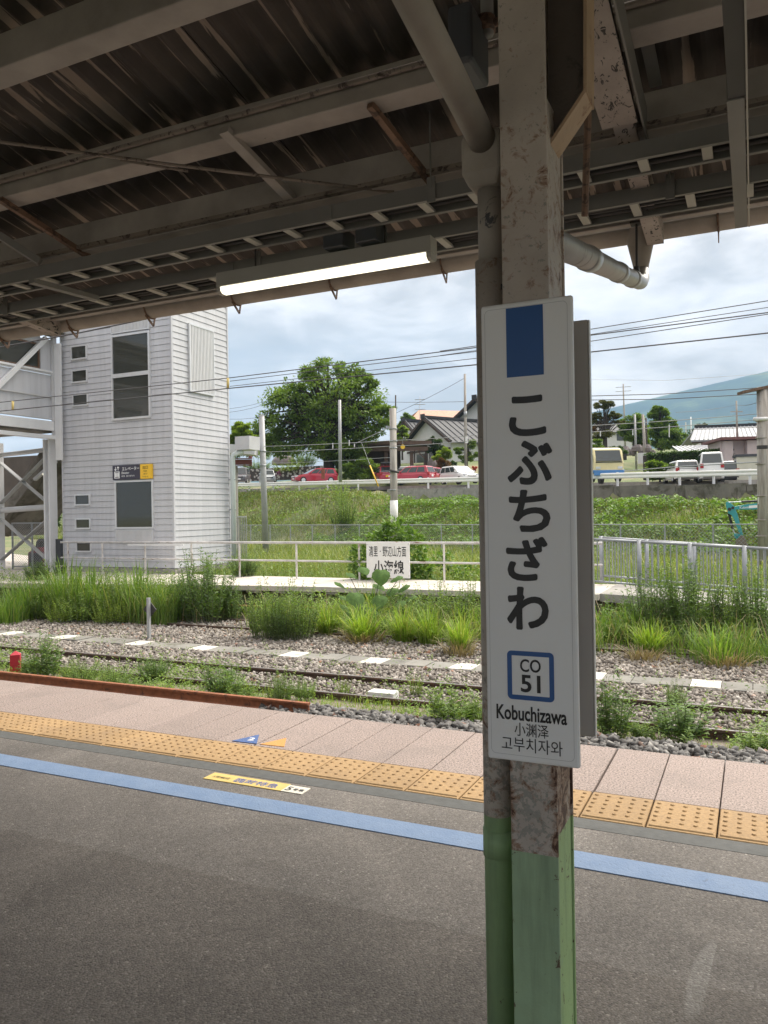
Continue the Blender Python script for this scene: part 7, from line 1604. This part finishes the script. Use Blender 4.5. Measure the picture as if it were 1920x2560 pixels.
def car(label, loc, rz, body, Lc_=3.9, W=1.69, H=1.52, hood=.95, hood_h=.92, belt=.92, rake=.75, back=.25, plate=M_plate_w, cat='car', name='parked_car', group='cars parked beyond the guard rail', hatch=False, rack=False):
    """front towards +x"""
    t = thing(name, label, cat, (0, 0, 0), group=group); x0, x1 = -Lc_/2, Lc_/2; w = W/2
    st_s = [(x0, .42, .72, .80), (x0+.06, .25, belt-.06, .93), (x0+.5, .20, belt, 1.0), (0, .19, belt-.02, 1.0), (x1-hood-.1, .2, hood_h, 1.0), (x1-.35, .22, hood_h-.14, .96), (x1-.05, .28, hood_h-.28, .86), (x1, .38, hood_h-.38, .72)]
    secs = []
    for x, zb, zt, k in st_s: secs.append([(x, -w*k, zb+.08), (x, -w*k*.98, zb), (x, w*k*.98, zb), (x, w*k, zb+.08), (x, w*k, zt-.16), (x, w*k*.93, zt), (x, -w*k*.93, zt), (x, -w*k, zt-.16)])
    bo = mk('body', loft(secs), body, t, local=True, smooth=False, bevel=.03)
    xa, xb = x0+.03, x1-hood; ra, rb_ = x0+back, xb-rake; wb, wt = w*.95, w*.80
    B = [(xa, -wb, belt-.03), (xb, -wb, belt-.03), (xb, wb, belt-.03), (xa, wb, belt-.03)]; T = [(ra, -wt, H-.05), (rb_, -wt, H-.05), (rb_, wt, H-.05), (ra, wt, H-.05)]
    cb = MB(); Tm = [(ra+.12, -wt*.86, H), (rb_-.25, -wt*.86, H), (rb_-.25, wt*.86, H), (ra+.12, wt*.86, H)]
    cb.v = B + T + Tm; cb.f = [(0,1,5,4), (1,2,6,5), (2,3,7,6), (3,0,4,7), (4,5,9,8), (5,6,10,9), (6,7,11,10), (7,4,8,11), (8,9,10,11)]
    mk('cabin', cb, body, t, local=True, bevel=.04)
    def face(i, j, u0, u1, v0, v1, push):
        A, Bq, C_, D_ = [Vector(q) for q in (B[i], B[j], T[j], T[i])]; nrm = (Bq-A).cross(D_-A).normalized()
        def pt(u, v): return A.lerp(Bq, u).lerp(D_.lerp(C_, u), v) + nrm*push
        q = [pt(u0, v0), pt(u1, v0), pt(u1, v1), pt(u0, v1)]; mb = MB(); mb.v = [tuple(p) for p in q] + [tuple(p - nrm*.02) for p in q]; mb.f = [(0,1,2,3), (0,4,5,1), (1,5,6,2), (2,6,7,3), (3,7,4,0)]; return mb
    mk('windscreen', face(1, 2, .06, .94, .06, .93, .012), M['car_glass'], t, local=True); mk('rear_window', face(3, 0, .08, .92, .12, .9, .012), M['car_glass'], t, local=True)
    for i, j in ((0, 1), (2, 3)):
        for u0, u1 in ((.06, .30), (.33, .60), (.63, .90)): mk('side_window', face(i, j, u0, u1, .10, .88, .010), M['car_glass'], t, local=True)
    for sx in (x0+.72, x1-.72):
        for sy in (-1, 1):
            wmb = MB().tube([(sx, sy*(w-.19), .30), (sx, sy*(w+.005), .30)], .30, 18); wh = mk('wheel', wmb, M['black'], t, local=True); mk('rim', MB().tube([(sx, sy*(w+.006), .30), (sx, sy*(w+.016), .30)], .19, 12), M_lamp, wh, local=True)
    for sy in (-1, 1):
        mk('headlight', MB().box(x1-.36, x1-.04, min(sy*w*.52, sy*w*.86), max(sy*w*.52, sy*w*.86), hood_h-.31, hood_h-.17), M_lamp, t, local=True, bevel=.02)
        mk('tail_lamp', MB().box(x0-.015, x0+.12, min(sy*w*.66, sy*w*.93), max(sy*w*.66, sy*w*.93), belt-.26, belt+.02), M_tail, t, local=True, bevel=.02)
        mk('door_mirror', MB().box(xb-rake*.35-.06, xb-rake*.35+.06, min(sy*w, sy*(w+.16)), max(sy*w, sy*(w+.16)), belt+.0, belt+.14), body, t, local=True, bevel=.02)
    mk('number_plate', MB().box(x0-.02, x0+.08, -.17, .17, .55, .72), plate, t, local=True); mk('number_plate', MB().box(x1-.10, x1+.02, -.17, .17, .38, .54), plate, t, local=True)
    mk('grille', MB().box(x1-.12, x1+.012, -.42, .42, hood_h-.40, hood_h-.30), M['black'], t, local=True)
    mk('bumper_gap', MB().box(x0-.01, x0+.06, -w*.7, w*.7, .28, .36), M['black'], t, local=True)
    if hatch: mk('raised_hatch', MB().bar((x0+.35, 0, H+.02), (x0-.55, 0, H+.28), W*.86, .05, (0, 0, 1)), M['car_glass'], t, local=True)
    if rack:
        for sy in (-.45, .45): mk('roof_rack', MB().box(-1.2, .7, sy-.04, sy+.04, H+.06, H+.13), M_lamp, t, local=True, bevel=.02)
        mk('roof_carrier', MB().box(-1.1, .6, -.5, .5, H+.13, H+.30), P_white, t, local=True, bevel=.08)
    t.location = loc; t.rotation_euler = (0, 0, rz); return t
def face_dir(px, turn): # heading so that the car's front points at the viewer, turned by an angle
    v = ray(px, 1200); return math.atan2(-v[1], -v[0]) + turn
def gz(px, d, dz=0.0):
    p = at(px, 1200, d); s, t_ = st_(p[0], p[1]); return (p[0], p[1], float(road_z(s)) + .20 + .012*max(s, 0) + dz)
car('grey boxy wagon facing the tracks beside the lift tower drain pipe', gz(604, 82), face_dir(604, -.15), P_grey, 3.4, 1.48, 1.72, .55, 1.0, 1.0, .5)
car('pale silver small car half hidden by the smooth grey pole', gz(668, 80), face_dir(668, .1), P_pale, 3.4, 1.48, 1.45, .7, .92, .92, .6)
car('red car with a long sloping bonnet beside the orange-brown post', gz(786, 73), face_dir(786, -1.25), P_red, 4.1, 1.7, 1.42, 1.1, .9, .9, .9)
car('red small car with raised dark hatch and yellow plate left of the white-based pole', gz(962, 71), face_dir(962, math.pi+.15), P_red, 3.4, 1.48, 1.55, .7, .92, .95, .5, plate=M_plate, hatch=True)
car('dark car with white roof carrier behind the red hatchback', gz(1030, 76), face_dir(1030, 1.2), P_dark, 4.3, 1.7, 1.5, 1.0, .92, .92, .7, rack=True)
car('red three-door hatchback seen from its left side, nose to the left', gz(1030, 67), face_dir(1030, -2.05), P_red, 3.9, 1.68, 1.46, .95, .9, .9, .75)
car('red hatchback seen from behind, right of the three-door one', gz(1082, 71), face_dir(1082, math.pi-.35), P_red, 3.9, 1.69, 1.5, .9, .92, .95, .7)
car('pearl white minivan facing the tracks left of the column', gz(1148, 67), face_dir(1148, .55), P_white, 4.1, 1.7, 1.55, .85, .95, .98, .95)
car('low white hatchback seen from behind, left of the white van', gz(1702, 51.5), face_dir(1702, math.pi+.25), P_white, 3.6, 1.6, 1.40, .8, .9, .9, .7)
car('tall white kei van with yellow plate, seen from behind', gz(1775, 50), face_dir(1775, math.pi+.08), P_white, 3.4, 1.475, 1.87, .5, 1.0, 1.12, .45, plate=M_plate, cat='van', name='parked_van')
car('dark car just showing between the white van and the shed', gz(1818, 53), face_dir(1818, math.pi), P_dark, 3.6, 1.6, 1.45, .8, .9, .9, .7)
# cab-over truck
tr = thing('truck', 'cream and blue cab-over truck with box body beside the name boards', 'truck', (0, 0, 0))
w = .98
secs = [[(x, -w*k, z0), (x, w*k, z0), (x, w*k, z1-.12), (x, w*k*.9, z1), (x, -w*k*.9, z1), (x, -w*k, z1-.12)] for x, z0, z1, k in ((-1.6, .55, 2.18, 1.0), (.10, .55, 2.20, 1.0), (.55, .55, 2.10, .99), (.82, .62, 1.55, .97), (.92, .62, 1.22, .95))]
mk('cab', loft(secs), P_cream, tr, local=True, bevel=.04)
mk('cab_stripe', MB().box(-1.58, .935, -w-.012, w+.012, .55, .74), P_blue, tr, local=True, bevel=.03)
mb = MB(); q_ = [(.945, -.82, 1.30), (.945, .82, 1.30), (.60, .80, 2.00), (.60, -.80, 2.00)]; mb.v = q_ + [(x-.06, y, z) for x, y, z in q_]; mb.f = [(0,1,2,3), (0,4,5,1), (1,5,6,2), (2,6,7,3), (3,7,4,0)]; mk('windscreen', mb, M['car_glass'], tr, local=True)
for sy in (-1, 1):
    mk('side_window', MB().box(-.35, .42, min(sy*w, sy*(w+.012)), max(sy*w, sy*(w+.012)), 1.32, 1.92), M['car_glass'], tr, local=True)
    mk('door', MB().box(-.55, .62, min(sy*w, sy*(w+.008)), max(sy*w, sy*(w+.008)), 1.0, 1.28), P_cream, tr, local=True)
    mk('door_mirror', MB().box(.62, .74, min(sy*(w+.02), sy*(w+.22)), max(sy*(w+.02), sy*(w+.22)), 1.35, 1.75), M['black'], tr, local=True)
    mk('headlight', MB().box(.88, .955, min(sy*.55, sy*.85), max(sy*.55, sy*.85), .80, .95), M_lamp, tr, local=True)
mk('wiper_panel', MB().box(.93, .955, -.85, .85, 1.20, 1.26), M['black'], tr, local=True)
mk('box_body', MB().box(-4.6, -1.68, -1.0, 1.0, .9, 2.15), P_cream, tr, local=True, bevel=.06); mk('body_stripe', MB().box(-4.58, -1.7, -1.012, 1.012, .9, 1.12), P_blue, tr, local=True)
mk('chassis', MB().box(-4.5, .6, -.45, .45, .5, .72), simple('maroon_chassis', (.13, .035, .03), .7, .2, 4), tr, local=True)
for x in (.05, -3.6):
    for sy in (-1, 1): wh = mk('wheel', MB().tube([(x, sy*.72, .38), (x, sy*.97, .38)], .38, 18), M['black'], tr, local=True); mk('rim', MB().tube([(x, sy*.972, .38), (x, sy*.985, .38)], .2, 12), M_lamp, wh, local=True)
mk('bumper', MB().box(.80, .96, -.95, .95, .38, .56), P_blue, tr, local=True, bevel=.03)
tr.location = gz(1512, 50.5); tr.rotation_euler = (0, 0, face_dir(1512, .30))
# person in maroon beside the pale car
def person(label, loc, rz, top, legs, hair, H=1.62, bend=.25):
    t = thing('person', label, 'person', loc, rz)
    J = {'pel': (0, 0, .53), 'ch': (bend*.55, 0, .74), 'nk': (bend*.9, 0, .83), 'hd': (bend*1.05, 0, .92), 'top': (bend*1.05, 0, .985), 'sl': (bend*.85, .105, .80), 'sr': (bend*.85, -.105, .80), 'el': (bend*.9, .14, .64), 'er': (bend*.9, -.14, .64), 'hl': (bend*1.2, .13, .50), 'hr': (bend*1.2, -.13, .50),
         'tl': (0, .05, .50), 'tr': (0, -.05, .50), 'kl': (.05, .055, .28), 'kr': (-.02, -.055, .28), 'al': (.02, .055, .04), 'ar': (-.06, -.055, .04), 'fl': (.09, .06, .02), 'fr': (.01, -.06, .02)}
    R_ = {'pel': .085, 'ch': .095, 'nk': .04, 'hd': .058, 'top': .045, 'sl': .05, 'sr': .05, 'el': .036, 'er': .036, 'hl': .024, 'hr': .024, 'tl': .062, 'tr': .062, 'kl': .042, 'kr': .042, 'al': .028, 'ar': .028, 'fl': .022, 'fr': .022}
    E_ = [('pel', 'ch'), ('ch', 'nk'), ('nk', 'hd'), ('hd', 'top'), ('ch', 'sl'), ('ch', 'sr'), ('sl', 'el'), ('el', 'hl'), ('sr', 'er'), ('er', 'hr'), ('pel', 'tl'), ('tl', 'kl'), ('kl', 'al'), ('al', 'fl'), ('pel', 'tr'), ('tr', 'kr'), ('kr', 'ar'), ('ar', 'fr')]
    ks = list(J); me = bpy.data.meshes.new('body'); me.from_pydata([tuple(c*H for c in J[k]) for k in ks], [(ks.index(a), ks.index(b)) for a, b in E_], [])
    o = link_mesh('body', me, None, t); sk = o.modifiers.new('skin', 'SKIN'); o.modifiers.new('sub', 'SUBSURF').render_levels = 1
    for i, k in enumerate(ks): o.data.skin_vertices[0].data[i].radius = (R_[k]*H, R_[k]*H); 
    o.data.skin_vertices[0].data[0].use_root = True
    m, tt, b, oo = nmat('clothes_' + top[3]); ob = objc(tt); sp = N(tt, 'ShaderNodeSeparateXYZ'); L(tt, ob, sp.inputs[0]); z = sp.outputs[2]
    col = ramp(tt, math_n(tt, 'DIVIDE', z, H), [(0, (.03, .03, .03)), (.05, legs), (.52, top[:3]), (.86, (.45, .30, .23)), (.935, hair)], 'CONSTANT'); setc(tt, b, col); b.inputs['Roughness'].default_value = .85; o.data.materials.append(m); return t
pp = gz(688, 81); person('person in a maroon jacket bending forward beside the pale silver car', pp, face_dir(688, 1.2), (.16, .05, .085, 'maroon'), (.05, .05, .06), (.02, .018, .018), 1.6, .32)
# ------------------------------------------------------------------ excavator behind the fence
ed = 32.4; ex = thing('excavator', 'turquoise mini excavator arm and bucket behind the mesh fence at the right', 'excavator', at(1890, 1370, ed))
M_tq = paint('turquoise_paint', (.02, .30, .33)); M_bkt = simple('muddy_bucket_steel', (.20, .165, .13), .9, .25, 6, bmp=.4)
def ept(x, y, dd=0.0): return Vector(at(1780 + x*.0994, 1200 + y*.0994, ed + dd))
def plate(pts, th, m, name): 
    mb = MB(); A_ = [ept(x, y, -th/2) for x, y in pts]; B_ = [ept(x, y, th/2) for x, y in pts]; n = len(pts); mb.v = [tuple(p) for p in A_ + B_]; mb.f = [tuple(range(n)), tuple(range(2*n-1, n-1, -1))] + [(k, n+k, n+(k+1) % n, (k+1) % n) for k in range(n)]; return mk(name, mb, m, ex, bevel=.012)
plate([(345, 560), (400, 540), (440, 560), (560, 655), (590, 740), (640, 850), (700, 1080), (790, 1400), (720, 1370), (660, 1290), (560, 1000), (490, 880), (400, 840), (350, 650)], .20, M_tq, 'dipper_arm')
bmo = plate([(500, 690), (640, 650), (900, 610), (1160, 585), (1400, 575), (1700, 760), (1700, 900), (1400, 760), (1160, 740), (900, 745), (640, 745), (520, 730)], .16, M_tq, 'boom')
for x, y, r_ in ((440, 735, .07), (525, 700, .06)): mk('pin', MB().tube([ept(x, y, -.13), ept(x, y, .13)], r_, 12), M['dark_steel'], ex)
mk('arm_cylinder', MB().tube([ept(400, 560), ept(760, 545)], .022, 8), M_lamp, ex); mk('arm_cylinder_barrel', MB().tube([ept(740, 548), ept(1300, 520)], .045, 10), M['black'], ex)
mk('bucket_cylinder_barrel', MB().tube([ept(425, 850), ept(520, 1230)], .05, 10), M['black'], ex); mk('bucket_cylinder', MB().tube([ept(520, 1230), ept(570, 1350)], .025, 8), M_lamp, ex)
plate([(540, 1340), (600, 1340), (740, 1370), (760, 1400), (620, 1500), (560, 1440)], .14, M_tq, 'bucket_link')
plate([(610, 1500), (720, 1390), (800, 1400), (870, 1560), (930, 1650), (900, 1720), (620, 1720), (590, 1620)], .55, M_bkt, 'bucket')
mk('warning_label', MB().box(0, 0, 0, 0, 0, 0) if False else MB().tube([ept(375, 760, -.101), ept(385, 800, -.101)], .02, 4), M['sign_yellow'], ex)
fr0 = (ept(1100, 660) - ept(700, 685)).normalized()
text('Kubota', M['white_ink'], ept(820, 687, -.095), fr0, Vector((0, 0, 1)), w=.40, h=.095, parent=ex, offset=.01)
mk('label_strip', MB().bar(ept(930, 678, -.088), ept(1150, 662, -.088), .006, .11), M['white_ink'], ex)
mk('cab', MB().bar(ept(1750, 900, .3), ept(2500, 900, .3), 1.2, 1.5), M_tq, ex, bevel=.08); mk('track_unit', MB().bar(ept(1700, 1900, .3), ept(2700, 1900, .3), 1.3, .45), M['black'], ex, bevel=.1)
